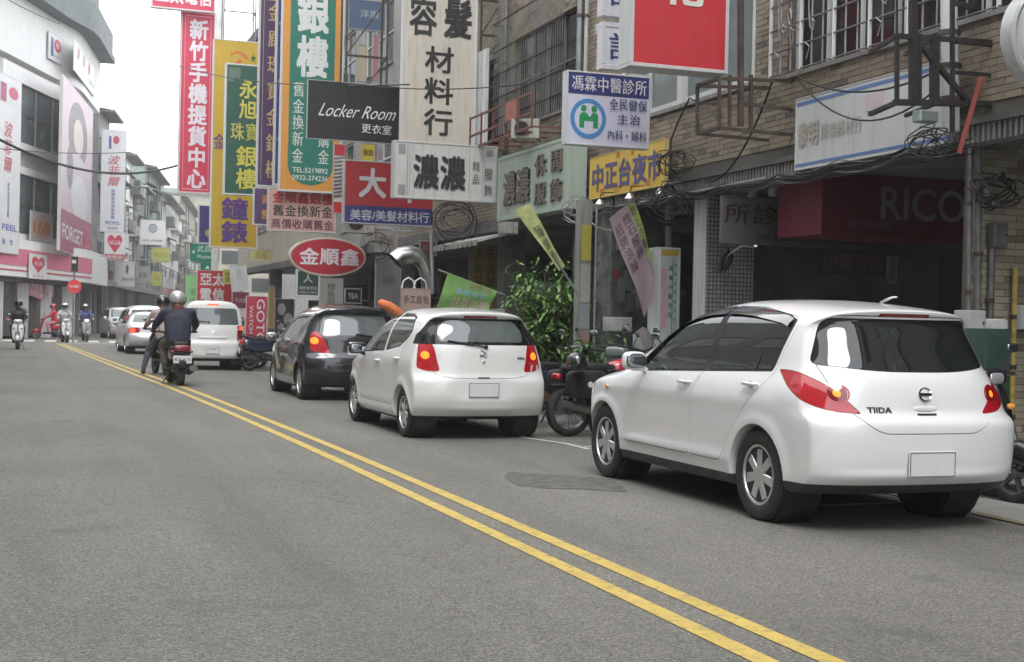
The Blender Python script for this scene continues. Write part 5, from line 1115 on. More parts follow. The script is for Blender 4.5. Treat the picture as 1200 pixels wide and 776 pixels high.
# ---- small white hatchback
def hatch_small():
    S = dict(zb=.18, wb=2.36, tr=.279, ar=.315, hw=.79, tw=.165, rim_r=.185, spokes=7, spoke_w=(.026, .046), paint='ivory', res=(120, 46, 50), smooth=3,
        top=[(-.52, 1.395), (-.35, 1.425), (0, 1.455), (.5, 1.475), (.95, 1.468), (1.25, 1.425), (1.6, 1.27), (2.05, 1.0), (2.25, .92), (2.6, .84), (2.82, .76), (2.95, .66)],
        rear=[(.18, -.42), (.28, -.52), (.45, -.56), (.62, -.555), (.70, -.52), (.85, -.51), (.98, -.50), (1.15, -.44), (1.33, -.36), (1.37, -.40), (1.40, -.40)],
        front=[(.18, 2.82), (.3, 2.95), (.5, 3.0), (.66, 2.95)],
        bottom=[(-.55, .27), (-.3, .22), (.3, .18), (2.1, .18), (2.7, .2), (3, .22)],
        plan=[(-.56, .775), (-.2, .795), (.3, .80), (1.3, .80), (2.0, .79), (2.5, .765), (2.8, .72), (3.0, .64)],
        side=[(.18, .94), (.3, .985), (.5, .995), (.65, 1.0), (.8, .992), (.9, .97), (.98, .94), (1.1, .895), (1.25, .825), (1.36, .75), (1.42, .69), (1.48, .62)],
        rcurve=[(.2, .13), (.6, .14), (.8, .2), (1.0, .22), (1.2, .2), (1.4, .12)], fcurve=[(.2, .38), (.6, .45), (1.0, .4)],
        flare=.026, crown=.03, edge=.045, ribs=[(.40, .010, .03, .4, 2.0), (.27, .018, .03, .35, 2.0)],
        rbumps=[(.565, 0, -.020, .11, .33), (.33, 0, .018, .03, .42)])
    b = lambda x: 1.03-(x+.1)*.065
    fw_ = [(1.98, .915, .02), (1.52, 1.25, .05), (1.25, 1.365, .06), (.98, 1.385, .02), (.93, b(.95), .02)]
    rw = [(.84, b(.86), .02), (.88, 1.385, .02), (.45, 1.375, .05), (.20, 1.335, .05), (.02, 1.20, .05), (.08, 1.12, .04), (.30, 1.025, .06)]
    S['pieces'] = [
        ('windshield', 'glass', [(-.62, .98), (-.50, 1.33), (.50, 1.33), (.62, .98)], 'yz', 1.0, 3.2, 0, False, dict(r=.05)),
        ('rear_window', 'glass_pale', [(-.50, 1.09, .05), (-.50, 1.21, .1), (-.40, 1.325, .1), (.40, 1.325, .1), (.50, 1.21, .1), (.50, 1.09, .05)], 'yz', -1.2, -.2, 0, False, dict(r=.1)),
        ('rear_glass_edge', 'glass_frit', [(-.80, 1.055, .02), (-.72, 1.12, .02), (-.53, 1.35, .05), (.53, 1.35, .05), (.72, 1.12, .02), (.80, 1.055, .02)], 'yz', -1.2, -.16, .003, False, dict(r=.03)),
        ('side_window', 'glass', fw_, 'xz', .36, 1.2, .004, True, dict()), ('side_window', 'glass', rw, 'xz', .36, 1.2, .004, True, dict()),
        ('window_surround', 'liner', offset_poly([p[:2] for p in fw_], -.012), 'xz', .38, 1.2, .001, True, dict()),
        ('window_surround', 'liner', offset_poly([p[:2] for p in rw], -.012), 'xz', .38, 1.2, .001, True, dict()),
        ('rear_door', 'ivory', [(.905, .34, .05), (.905, 1.405, .02), (.45, 1.395, .05), (.14, 1.34, .05), (-.03, 1.18, .04), (.12, 1.0, .05), (.25, .68, .12), (.38, .45, .1), (.45, .34, .05)], 'xz', .42, 1.2, .005, True, dict(r=.04)),
        ('front_door', 'ivory', [(.925, .34, .05), (.925, 1.405, .02), (1.28, 1.385, .05), (1.56, 1.27, .05), (2.05, .90, .04), (2.03, .66, .1), (1.95, .34, .05)], 'xz', .42, 1.2, .005, True, dict(r=.04)),
        ('tail_light', 'red_lens', [(.31, .795, .03), (.335, 1.13, .04), (.28, 1.145, .05), (.14, 1.05, .08), (.05, .755, .04), (.20, .76, .03)], 'yz', -1.6, -.32, .003, True, dict(M=rotlamp(42))),
        ('high_brake_light', 'dark_red', [(-.20, 1.352), (-.20, 1.378), (.20, 1.378), (.20, 1.352)], 'yz', -1.2, -.32, .002, False, dict(r=.012)),
        ('headlight', 'headlight', [(2.45, .62), (2.38, .80), (2.8, .76), (3.2, .70), (3.2, .56), (2.7, .56)], 'xz', .38, 1.2, .003, True, dict(r=.05)),
        ('tailgate', 'ivory', [(-.56, .72, .06), (-.62, 1.04, .05), (-.60, 1.08, .05), (-.545, 1.36, .03), (.545, 1.36, .03), (.60, 1.08, .05), (.62, 1.04, .05), (.56, .72, .06), (.36, .685, .04), (-.36, .685, .04)], 'yz', -1.2, -.2, .005, False, dict(r=.04)),
        ('lower_trim', 'trim', [(-1.0, .1), (-1.0, .262), (-.3, .262), (.4, .215), (2.0, .215), (3.0, .23), (3.6, .23), (3.6, .1)], 'xz', -1.2, 1.2, .002, False, dict(r=.005, nocut=True)),
    ]
    c_ = car('parked_hatchback', ALTO_LOC, PI/2+ALTO_YAW, S, 'small white hatchback with a wiper on its pale rear window, waiting behind the graphite hatchback')
    for s_ in (1, -1):
        mirror(c_, 1.78, .90, .95, 'liner' if s_ > 0 else 'ivory', s_, .085, .065)
        handle(c_, 1.10, .796, .83, 'ivory', s_); handle(c_, .28, .785, .88, 'ivory', s_)
        lamp_glow('side_repeater', (2.2, s_*.785, .72), .022, MT['amber'], c_, (1, .3, .6))
        m_ = MB(); m_.add([(0, s_*.70, .765), (0, s_*.585, .765), (0, s_*.60, .835), (0, s_*.70, .835)], [(0, 1, 2, 3) if s_ > 0 else (3, 2, 1, 0)])
        if s_ < 0: on_tail(S, 'reversing_lamp', 'clear_lens', c_, m_, .003)
    bulb(S, c_, .64, .935, .043)
    wiper(S, c_, -.03, 1.035, .40, 1.10)
    # stylised S badge and key button
    e = MB(); e.pipe([(0, .035, 1.0), (.004, -.03, .965), (.004, .03, .945), (0, -.035, .92)], .007, 6); e.pipe([(0, -.03, .985), (.004, -.045, .95)], .006, 6); e.pipe([(0, .03, .92), (.004, .045, .955)], .006, 6)
    on_tail(S, 'badge', 'chrome', c_, e, .004)
    e = MB(); superell(e, (0, 0, .87), (.008, .016, .012)); on_tail(S, 'lock_button', 'chrome', c_, e, .004)
    tail_text(S, c_, 'Alto', -.46, .90, .10, .032, 'trim', bold=.03)
    plate(c_, surf_x(S, 0, .56)-.005, .56, .36, .17)
    m_ = MB(); m_.box(surf_x(S, 0, .6)-.006, -.065, .69, surf_x(S, 0, .6)+.02, .065, .70); m_.build('tailgate_latch', MT['trim'], c_)
    return c_
ALTO_LOC = (4.82, 14.9, 0); ALTO_YAW = .01
hatch_small()

# ---- graphite hatchback
def hatch_dark():
    S = dict(zb=.18, wb=2.46, tr=.295, ar=.332, hw=.845, tw=.18, rim_r=.195, spokes=8, spoke_w=(.026, .04), paint='dark_pearl', res=(110, 44, 46), smooth=3,
        top=[(-.50, 1.47), (-.35, 1.50), (0, 1.535), (.5, 1.555), (.95, 1.54), (1.3, 1.475), (1.7, 1.27), (2.25, 1.0), (2.45, .93), (2.8, .84), (3.0, .78), (3.1, .68)],
        rear=[(.18, -.45), (.28, -.56), (.45, -.61), (.66, -.60), (.73, -.55), (.85, -.54), (1.0, -.52), (1.15, -.44), (1.36, -.34), (1.41, -.40), (1.44, -.40)],
        front=[(.18, 2.95), (.3, 3.08), (.5, 3.12), (.68, 3.06)],
        bottom=[(-.6, .26), (-.3, .22), (.3, .18), (2.2, .18), (3.1, .22)],
        plan=[(-.6, .82), (-.2, .845), (.3, .85), (1.3, .85), (2.0, .845), (2.6, .81), (2.95, .75), (3.12, .66)],
        side=[(.18, .94), (.3, .985), (.5, .995), (.7, 1.0), (.85, .99), (.95, .965), (1.02, .935), (1.12, .89), (1.28, .82), (1.4, .75), (1.47, .68), (1.53, .6)],
        rcurve=[(.2, .14), (.6, .16), (.8, .22), (1.0, .24), (1.2, .22), (1.44, .13)], fcurve=[(.2, .38), (.6, .45), (1.0, .4)],
        flare=.02, crown=.03, edge=.045, ribs=[(.36, .012, .03, .4, 2.1)], rbumps=[(.42, 0, .014, .05, .5)])
    b = lambda x: 1.06-(x+.1)*.06
    fw_ = [(2.12, .935, .02), (1.60, 1.27, .05), (1.30, 1.40, .06), (1.02, 1.425, .02), (.97, b(1.0), .02)]
    rw = [(.90, b(.9), .02), (.94, 1.425, .02), (.45, 1.415, .05), (.18, 1.38, .05), (.10, 1.30, .05), (.22, b(.2), .06)]
    S['pieces'] = [
        ('windshield', 'glass', [(-.66, .99), (-.53, 1.38), (.53, 1.38), (.66, .99)], 'yz', 1.1, 3.2, 0, False, dict(r=.05)),
        ('rear_window', 'glass_pale', [(-.60, 1.045, .06), (-.50, 1.37, .06), (.50, 1.37, .06), (.60, 1.045, .06)], 'yz', -1.2, -.2, .003, False, dict(r=.1)),
        ('side_window', 'glass', fw_, 'xz', .38, 1.2, .004, True, dict()), ('side_window', 'glass', rw, 'xz', .38, 1.2, .004, True, dict()),
        ('quarter_window', 'glass', [(.03, 1.08, .02), (.05, 1.38, .03), (-.12, 1.33, .03), (-.20, 1.14, .03)], 'xz', .38, 1.2, .003, True, dict(r=.02)),
        ('tail_light', 'red_lens', [(.28, .80, .03), (.33, 1.09, .04), (.22, 1.11, .05), (.08, 1.0, .08), (-.04, .755, .03), (.11, .765, .03)], 'yz', -1.6, -.32, .003, True, dict(M=rotlamp(42))),
        ('rear_door', 'dark_pearl', [(.945, .36, .05), (.945, 1.445, .02), (.45, 1.435, .05), (.12, 1.39, .05), (.06, 1.20, .04), (.14, 1.0, .05), (.27, .70, .12), (.40, .47, .1), (.47, .36, .05)], 'xz', .44, 1.2, .005, True, dict(r=.04)),
        ('front_door', 'dark_pearl', [(.965, .36, .05), (.965, 1.445, .02), (1.33, 1.42, .05), (1.64, 1.29, .05), (2.18, .92, .04), (2.12, .66, .1), (2.05, .36, .05)], 'xz', .44, 1.2, .005, True, dict(r=.04)),
        ('headlight', 'headlight', [(2.55, .66), (2.48, .84), (2.9, .80), (3.3, .72), (3.3, .58), (2.8, .58)], 'xz', .40, 1.2, .003, True, dict(r=.05)),
        ('tailgate', 'dark_pearl', [(-.56, .78, .06), (-.60, 1.0, .05), (-.545, 1.405, .03), (.545, 1.405, .03), (.60, 1.0, .05), (.56, .78, .06), (.46, .68, .06), (-.46, .68, .06)], 'yz', -1.2, -.2, .005, False, dict(r=.04)),
        ('lower_trim', 'trim', [(-1.0, .1), (-1.0, .262), (-.3, .262), (.4, .225), (2.0, .225), (3.0, .23), (3.6, .23), (3.6, .1)], 'xz', -1.2, 1.2, .002, False, dict(r=.005, nocut=True)),
    ]
    c_ = car('parked_hatchback', YARIS_LOC, PI/2+YARIS_YAW, S, 'graphite grey hatchback with a bright sky reflection in its rear window')
    for s_ in (1, -1):
        mirror(c_, 1.95, .945, .98, 'silver', s_, .09, .07)
        handle(c_, 1.15, .84, .87, 'dark_pearl', s_); handle(c_, .32, .835, .90, 'dark_pearl', s_)
        lamp_glow('side_repeater', (2.45, s_*.80, .76), .025, MT['amber_on'], c_, (1, .3, .6))
    bulb(S, c_, .665, .955, .055, sx=1.1)
    wiper(S, c_, -.45, 1.02, .02, 1.075)
    e = MB(); superell(e, (0, 0, .93), (.006, .14, .014)); on_tail(S, 'tailgate_trim', 'chrome', c_, e, .004)
    plate(c_, surf_x(S, 0, .8)-.012, .80)
    return c_
YARIS_LOC = (5.03, 21.9, 0); YARIS_YAW = 0.0
hatch_dark()

# ---- tall white van-like car
def van_white():
    S = dict(zb=.2, wb=2.36, tr=.275, ar=.31, hw=.745, tw=.16, rim_r=.18, spokes=6, spoke_w=(.02, .03), paint='ivory', res=(90, 36, 40), smooth=2,
        top=[(-.52, 1.62), (-.3, 1.67), (.3, 1.69), (1.2, 1.67), (1.5, 1.58), (2.05, 1.08), (2.3, .98), (2.65, .92), (2.8, .78)],
        rear=[(.2, -.50), (.3, -.56), (.62, -.57), (.68, -.53), (.95, -.52), (1.1, -.50), (1.5, -.43), (1.62, -.41)],
        front=[(.2, 2.7), (.4, 2.84), (.75, 2.8)], bottom=[(-.6, .27), (.2, .2), (2.2, .2), (2.8, .25)],
        plan=[(-.55, .735), (0, .75), (1.8, .75), (2.5, .72), (2.85, .65)],
        side=[(.2, .96), (.4, 1.0), (.8, 1.0), (1.0, .985), (1.1, .965), (1.3, .92), (1.5, .86), (1.6, .80), (1.7, .7)],
        rcurve=[(.2, .10), (1.0, .12), (1.6, .08)], fcurve=[(.2, .3), (1, .3)], flare=.012, crown=.025, edge=.05, ribs=[(.5, .01, .04, .3, 2.0)], rbumps=[(.47, .0, -.015, .085, .26)])
    S['pieces'] = [
        ('windshield', 'glass', [(-.64, 1.08), (-.56, 1.54), (.56, 1.54), (.64, 1.08)], 'yz', 1.2, 3.2, 0, False, dict(r=.05)),
        ('rear_window', 'glass_pale', [(-.62, 1.10, .05), (-.56, 1.50, .08), (.56, 1.50, .08), (.62, 1.10, .05)], 'yz', -1.2, -.3, .003, False, dict(r=.05)),
        ('side_window', 'glass', [(1.95, 1.06), (1.52, 1.50), (.95, 1.52), (.95, 1.05)], 'xz', .4, 1.2, .003, True, dict(r=.05)),
        ('side_window', 'glass', [(.87, 1.05), (.87, 1.52), (.15, 1.52), (.10, 1.05)], 'xz', .4, 1.2, .003, True, dict(r=.05)),
        ('side_window', 'glass', [(.03, 1.08), (.05, 1.51), (-.30, 1.50), (-.34, 1.10)], 'xz', .4, 1.2, .003, True, dict(r=.05)),
        ('tail_light', 'dark_red', [(.27, .68, .03), (.27, .98, .03), (.42, .98, .03), (.42, .68, .03)], 'yz', -1.6, -.40, .003, True, dict(M=rotlamp(30))),
        ('tail_light_upper', 'red_lens', [(.28, .985, .03), (.28, 1.09, .03), (.41, 1.09, .03), (.41, .985, .03)], 'yz', -1.6, -.40, .003, True, dict(M=rotlamp(30))),
        ('high_brake_light', 'red_on', [(-.14, 1.56), (-.14, 1.60), (.14, 1.60), (.14, 1.56)], 'yz', -1.2, -.3, .002, False, dict(r=.01)),
        ('headlight', 'headlight', [(2.45, .68), (2.4, .9), (3.0, .85), (3.0, .65)], 'xz', .4, 1.2, .003, True, dict(r=.05)),
        ('rear_door', 'ivory', [(.90, .36), (.90, 1.57), (.08, 1.57), (.08, .95), (.28, .62), (.40, .36)], 'xz', .44, 1.2, .005, True, dict(r=.05)),
        ('front_door', 'ivory', [(.925, .36), (.925, 1.57), (1.55, 1.55), (2.02, 1.03), (1.98, .36)], 'xz', .44, 1.2, .005, True, dict(r=.05)),
        ('tailgate', 'ivory', [(-.66, .66, .05), (-.66, 1.1, .05), (-.58, 1.545, .06), (.58, 1.545, .06), (.66, 1.1, .05), (.66, .66, .05)], 'yz', -1.2, -.25, .0035, False, dict(r=.05)),
        ('lower_trim', 'trim', [(-1, .1), (-1, .29), (3, .27), (3, .1)], 'xz', -1.2, 1.2, .002, False, dict(r=.005, nocut=True)),
    ]
    c_ = car('parked_van', VAN_LOC, PI/2+VAN_YAW, S, 'tall boxy white van with its brake lights lit, beside the rider in navy', 'van')
    for s_ in (1, -1): mirror(c_, 1.8, .87, 1.12, 'trim', s_, .085, .09)
    bulb(S, c_, .67, 1.03, .045, 'red_on', 'brake_lamp')
    wiper(S, c_, .10, 1.16 , .42, 1.19)
    e = MB(); e.lathe([(.03, 0), (.03, .01), (.001, .012)], 12, Matrix.Translation((0, 0, .93)) @ Matrix.Rotation(-PI/2, 4, 'Y')); on_tail(S, 'badge', 'chrome', c_, e, .01)
    e = MB(); superell(e, (0, 0, .79), (.01, .34, .018)); on_tail(S, 'tailgate_grip', 'ivory', c_, e, .01)
    plate(c_, surf_x(S, 0, .47)-.016, .47)
    plate_txt = tail_text(S, c_, '3D 7792', 0, .435, .24, .08, 'ink', off=.022)
    for s_ in (1, -1): MB().tube((-.45, s_*.5, .2), (-.62, s_*.5, .2), .03, 10).build('exhaust_pipe', MT['dark_metal'], c_) if s_ < 0 else None
    return c_
VAN_LOC = (4.33, 33.9, 0); VAN_YAW = -.05
van_white()

# ---- three-box sedan and bonneted cars further on
def sedan(paint, loc, yaw, label, lit, low=1.40, glassm='glass_pale'):
    S = dict(zb=.18, wb=2.55, tr=.30, ar=.335, hw=.83, tw=.18, rim_r=.19, spokes=6, spoke_w=(.022, .034), paint=paint, res=(90, 32, 36), smooth=3,
        top=[(-.98, .93), (-.6, .985), (-.42, 1.0), (.05, 1.27), (.35, 1.37), (.8, 1.40), (1.3, 1.385), (1.6, 1.33), (2.2, 1.03), (2.4, .95), (2.9, .88), (3.3, .78)],
        rear=[(.18, -.9), (.3, -1.0), (.5, -1.04), (.62, -1.03), (.68, -.99), (.93, -.97)], front=[(.18, 3.1), (.4, 3.36), (.6, 3.38), (.78, 3.3)],
        bottom=[(-1, .28), (.3, .18), (2.4, .18), (3.3, .24)], plan=[(-1.02, .77), (-.4, .82), (.3, .84), (2.2, .84), (2.9, .80), (3.3, .70)],
        side=[(.18, .95), (.4, .99), (.6, 1.0), (.8, .99), (.93, .955), (1.0, .92), (1.15, .84), (1.3, .75), (1.4, .62)],
        rcurve=[(.2, .18), (.9, .18), (1.2, .1)], fcurve=[(.2, .4), (1, .4)], flare=.012, crown=.035, edge=.04, ribs=[(.45, .01, .03, .3, 2.2)], rbumps=[(.5, 0, .02, .1, .6)])
    S['pieces'] = [
        ('windshield', 'glass', [(-.66, 1.0), (-.52, 1.31), (.52, 1.31), (.66, 1.0)], 'yz', 1.3, 3.0, 0, False, dict(r=.05)),
        ('rear_window', glassm, [(-.62, 1.04), (-.48, 1.31), (.48, 1.31), (.62, 1.04)], 'yz', -1.2, .6, .003, False, dict(r=.05)),
        ('side_window', 'glass', [(2.05, .99), (1.58, 1.27), (1.05, 1.32), (1.02, .99)], 'xz', .4, 1.2, .003, True, dict(r=.03)),
        ('side_window', 'glass', [(.95, .99), (.97, 1.32), (.45, 1.30), (.0, 1.12), (.05, 1.0)], 'xz', .4, 1.2, .003, True, dict(r=.03)),
        ('tail_light', 'red_lens', [(-.85, .70), (-.85, .87), (-.45, .87), (-.45, .70)], 'yz', -1.6, -.70, .003, True, dict(r=.03)),
        ('headlight', 'headlight', [(3.0, .62), (2.95, .80), (3.6, .76), (3.6, .60)], 'xz', .35, 1.2, .003, True, dict(r=.03)),
        ('rear_door', paint, [(1.0, .34), (1.0, 1.35), (.42, 1.33), (-.05, 1.13), (.1, .95), (.3, .6), (.45, .34)], 'xz', .44, 1.2, .003, True, dict(r=.04)),
        ('front_door', paint, [(1.02, .34), (1.02, 1.35), (1.6, 1.30), (2.12, .97), (2.1, .34)], 'xz', .44, 1.2, .003, True, dict(r=.04)),
        ('boot_lid', paint, [(-.62, .66), (-.62, 1.02), (.62, 1.02), (.62, .66)], 'yz', -1.4, -.5, .003, False, dict(r=.04)),
        ('lower_trim', 'trim', [(-1.3, .1), (-1.3, .25), (4, .22), (4, .1)], 'xz', -1.2, 1.2, .002, False, dict(r=.005, nocut=True)),
    ]
    c_ = car('sedan', loc, yaw, S, label)
    for s_ in (1, -1): mirror(c_, 1.95, .93, .98, paint, s_, .08, .06)
    if lit: bulb(S, c_, .68, .78, .07, 'red_on', 'brake_lamp', sx=1.5)
    plate(c_, surf_x(S, 0, .5)-.012, .52)
    return c_
def mpv(paint, loc, yaw, label, front=False):
    S = dict(zb=.2, wb=2.7, tr=.32, ar=.355, hw=.85, tw=.19, rim_r=.2, spokes=6, spoke_w=(.022, .034), paint=paint, res=(90, 32, 36), smooth=3,
        top=[(-.85, 1.55), (-.5, 1.61), (.3, 1.66), (1.3, 1.65), (1.7, 1.56), (2.5, 1.10), (2.8, 1.02), (3.25, .92), (3.5, .80)],
        rear=[(.2, -.85), (.5, -.95), (.8, -.92), (1.05, -.9), (1.55, -.75)], front=[(.2, 3.4), (.4, 3.56), (.62, 3.58), (.8, 3.5)],
        bottom=[(-.9, .3), (.3, .22), (2.5, .22), (3.5, .26)], plan=[(-.9, .82), (0, .86), (2.4, .86), (3.0, .83), (3.5, .74)],
        side=[(.2, .95), (.5, 1.0), (.9, .99), (1.05, .96), (1.3, .87), (1.5, .80), (1.6, .73), (1.67, .62)],
        rcurve=[(.2, .15), (1.5, .12)], fcurve=[(.2, .28), (1, .35)], flare=.015, crown=.03, edge=.05, ribs=[(.45, .012, .04, .3, 2.3)], rbumps=[])
    S['pieces'] = [
        ('windshield', 'glass_pale', [(-.70, 1.12), (-.58, 1.53), (.58, 1.53), (.70, 1.12)], 'yz', 1.4, 3.3, 0, False, dict(r=.05)),
        ('rear_window', 'glass', [(-.66, 1.12), (-.58, 1.48), (.58, 1.48), (.66, 1.12)], 'yz', -1.4, -.4, .003, False, dict(r=.05)),
        ('side_window', 'glass', [(2.3, 1.06), (1.72, 1.46), (1.1, 1.50), (1.1, 1.06)], 'xz', .4, 1.2, .003, True, dict(r=.03)),
        ('side_window', 'glass', [(1.02, 1.06), (1.02, 1.50), (.2, 1.50), (.2, 1.07)], 'xz', .4, 1.2, .003, True, dict(r=.03)),
        ('side_window', 'glass', [(.1, 1.08), (.1, 1.50), (-.6, 1.46), (-.55, 1.1)], 'xz', .4, 1.2, .003, True, dict(r=.03)),
        ('tail_light', 'red_lens', [(-.9, .85), (-.9, 1.15), (-.68, 1.15), (-.68, .85)], 'yz', -1.6, -.6, .003, True, dict(r=.03)),
        ('headlight', 'headlight', [(-.80, .72, .05), (-.76, .88, .06), (-.42, .82, .03), (-.42, .70, .04)], 'yz', 3.0, 4.2, .003, True, dict(r=.03)),
        ('grille', 'liner', [(-.36, .66, .06), (-.36, .82, .05), (-.03, .82, .05), (-.03, .66, .06)], 'yz', 3.0, 4.2, .003, True, dict(r=.03)),
        ('air_intake', 'liner', [(-.5, .34), (-.5, .44), (.5, .44), (.5, .34)], 'yz', 3.0, 4.2, .003, False, dict(r=.03)),
        ('front_door', paint, [(1.06, .36), (1.06, 1.54), (1.75, 1.50), (2.36, 1.03), (2.3, .36)], 'xz', .44, 1.2, .003, True, dict(r=.04)),
        ('rear_door', paint, [(1.04, .36), (1.04, 1.54), (.12, 1.54), (.12, .9), (.4, .6), (.5, .36)], 'xz', .44, 1.2, .003, True, dict(r=.04)),
        ('lower_trim', 'trim', [(-1.3, .1), (-1.3, .29), (4, .26), (4, .1)], 'xz', -1.2, 1.2, .002, False, dict(r=.005, nocut=True)),
    ]
    c_ = car('people_carrier', loc, yaw, S, label, 'van')
    for s_ in (1, -1): mirror(c_, 2.15, .95, 1.08, paint, s_, .09, .08)
    MB().box(surf_x(S, 0, .52, 1)+.002, -.16, .5, surf_x(S, 0, .52, 1)+.014, .16, .62).build('number_plate', MT['plate'], c_)
    return c_
sedan('silver', (4.0, 47.0, 0), PI/2+.03, 'silver sedan with red tail lights in front of the white van', True)
mpv('silver', (4.75, 76.5, 0), -PI/2+.10, 'silver people carrier with twin black grilles facing the camera beyond the crossing')
mpv('white_pearl', (4.45, 54.5, 0), PI/2+.03, 'white people carrier with dark rear window waiting ahead of the silver sedan')
# ================================================================ people: one remeshed body, garments as children
def blob(name, caps, m, parent, voxel=.02, smooth=6, label=None, extra=None):
    """caps: (p0, p1, r0, r1) limbs, merged into one continuous skin"""
    mb = MB()
    for c in caps:
        p0, p1, r0, r1 = Vector(c[0]), Vector(c[1]), c[2], c[3]; fl = c[4] if len(c) > 4 else 1
        d = p1-p0; L_ = max(d.length, 1e-4); d.normalize(); pts, rs = [], []
        for k in range(4): t = PI/2*(1-k/3.5); pts.append(p0-d*r0*math.sin(t)*.98); rs.append(max(r0*math.cos(t), .002))
        for k in range(3): t = (k+.5)/3; pts.append(p0+d*L_*t); rs.append(r0+(r1-r0)*t)
        for k in range(4): t = PI/2*((k+.5)/3.5); pts.append(p1+d*r1*math.sin(t)*.98); rs.append(max(r1*math.cos(t), .002))
        mb.pipe(pts, rs, 12)
    if extra: extra(mb)
    me = mb.mesh(name); ob = bpy.data.objects.new('t', me); COL.objects.link(ob)
    r = ob.modifiers.new('r', 'REMESH'); r.mode = 'VOXEL'; r.voxel_size = voxel
    s = ob.modifiers.new('s', 'SMOOTH'); s.factor = .5; s.iterations = smooth
    dg = bpy.context.evaluated_depsgraph_get(); dg.update(); out = bpy.data.meshes.new_from_object(ob.evaluated_get(dg)); bpy.data.objects.remove(ob)
    out.materials.clear(); out.materials.append(m); shade(out, 75)
    o = bpy.data.objects.new(name, out); COL.objects.link(o); o.parent = parent
    if label: o['label'] = label
    return o
PM = dict(skin=mat('skin', (.42, .25, .18), .55, var=.05), navy=mat('navy_jacket', (.028, .030, .052), .8, var=.25, scale=6, bump=.4, bscale=18), black=mat('black_jacket', (.018, .018, .02), .6, var=.25, scale=6, bump=.4, bscale=18),
    beige=mat('dusty_pink_jacket', (.34, .27, .24), .85, var=.12, scale=6, bump=.4, bscale=18), khaki=mat('olive_brown_trousers', (.12, .10, .075), .85, var=.2, scale=6, bump=.4, bscale=18), jean=mat('dark_jeans', (.045, .05, .065), .85, var=.2, scale=6, bump=.4, bscale=18),
    redc=mat('red_raincoat', (.50, .025, .05), .55, var=.12, scale=6, bump=.3, bscale=14), pinkc=mat('pink_trousers', (.50, .20, .25), .8, var=.1), blue=mat('blue_jacket', (.05, .06, .16), .8, var=.2, scale=6), grey=mat('light_grey_top', (.35, .35, .36), .8, var=.1),
    shoe=mat('dark_shoe', (.02, .02, .02), .6, var=.1), hair=mat('black_hair', (.012, .011, .010), .5, var=.3), hsilver=mat('silver_helmet', (.40, .40, .39), .22, .3, var=0, coat=.8), hblack=mat('black_helmet', (.012, .012, .014), .15, var=0, coat=1),
    hred=mat('red_helmet', (.45, .02, .05), .2, var=0, coat=1), hwhite=mat('white_helmet', (.6, .6, .6), .2, var=0, coat=1), visor=mat('dark_visor', (.01, .01, .012), .05, var=0), collar=mat('dark_red_collar', (.25, .03, .04), .8, var=.1))
def hand(caps, w, f, up=(0, 0, 1), s=1):
    """palm, four unequal curled fingers and a side thumb closing on the grip; w wrist, f pointing direction"""
    w, f, u = Vector(w), Vector(f).normalized(), Vector(up); sd = f.cross(u).normalized()*s; k = w+f*.07
    caps.append((w, k, .030, .036))
    for i, l in enumerate((.030, .036, .033, .026)):
        b = k+sd*(.027-.018*i); t1 = b+f*l; t2 = t1-u*.03-f*.004; t3 = t2-f*.024-u*.006; caps += [(b, t1, .010, .010), (t1, t2, .010, .009), (t2, t3, .009, .008)]
    b = w+f*.025+sd*.030; t1 = b+sd*.012+f*.028-u*.012; caps += [(b, t1, .012, .011), (t1, t1+f*.018-u*.022-sd*.012, .011, .009)]
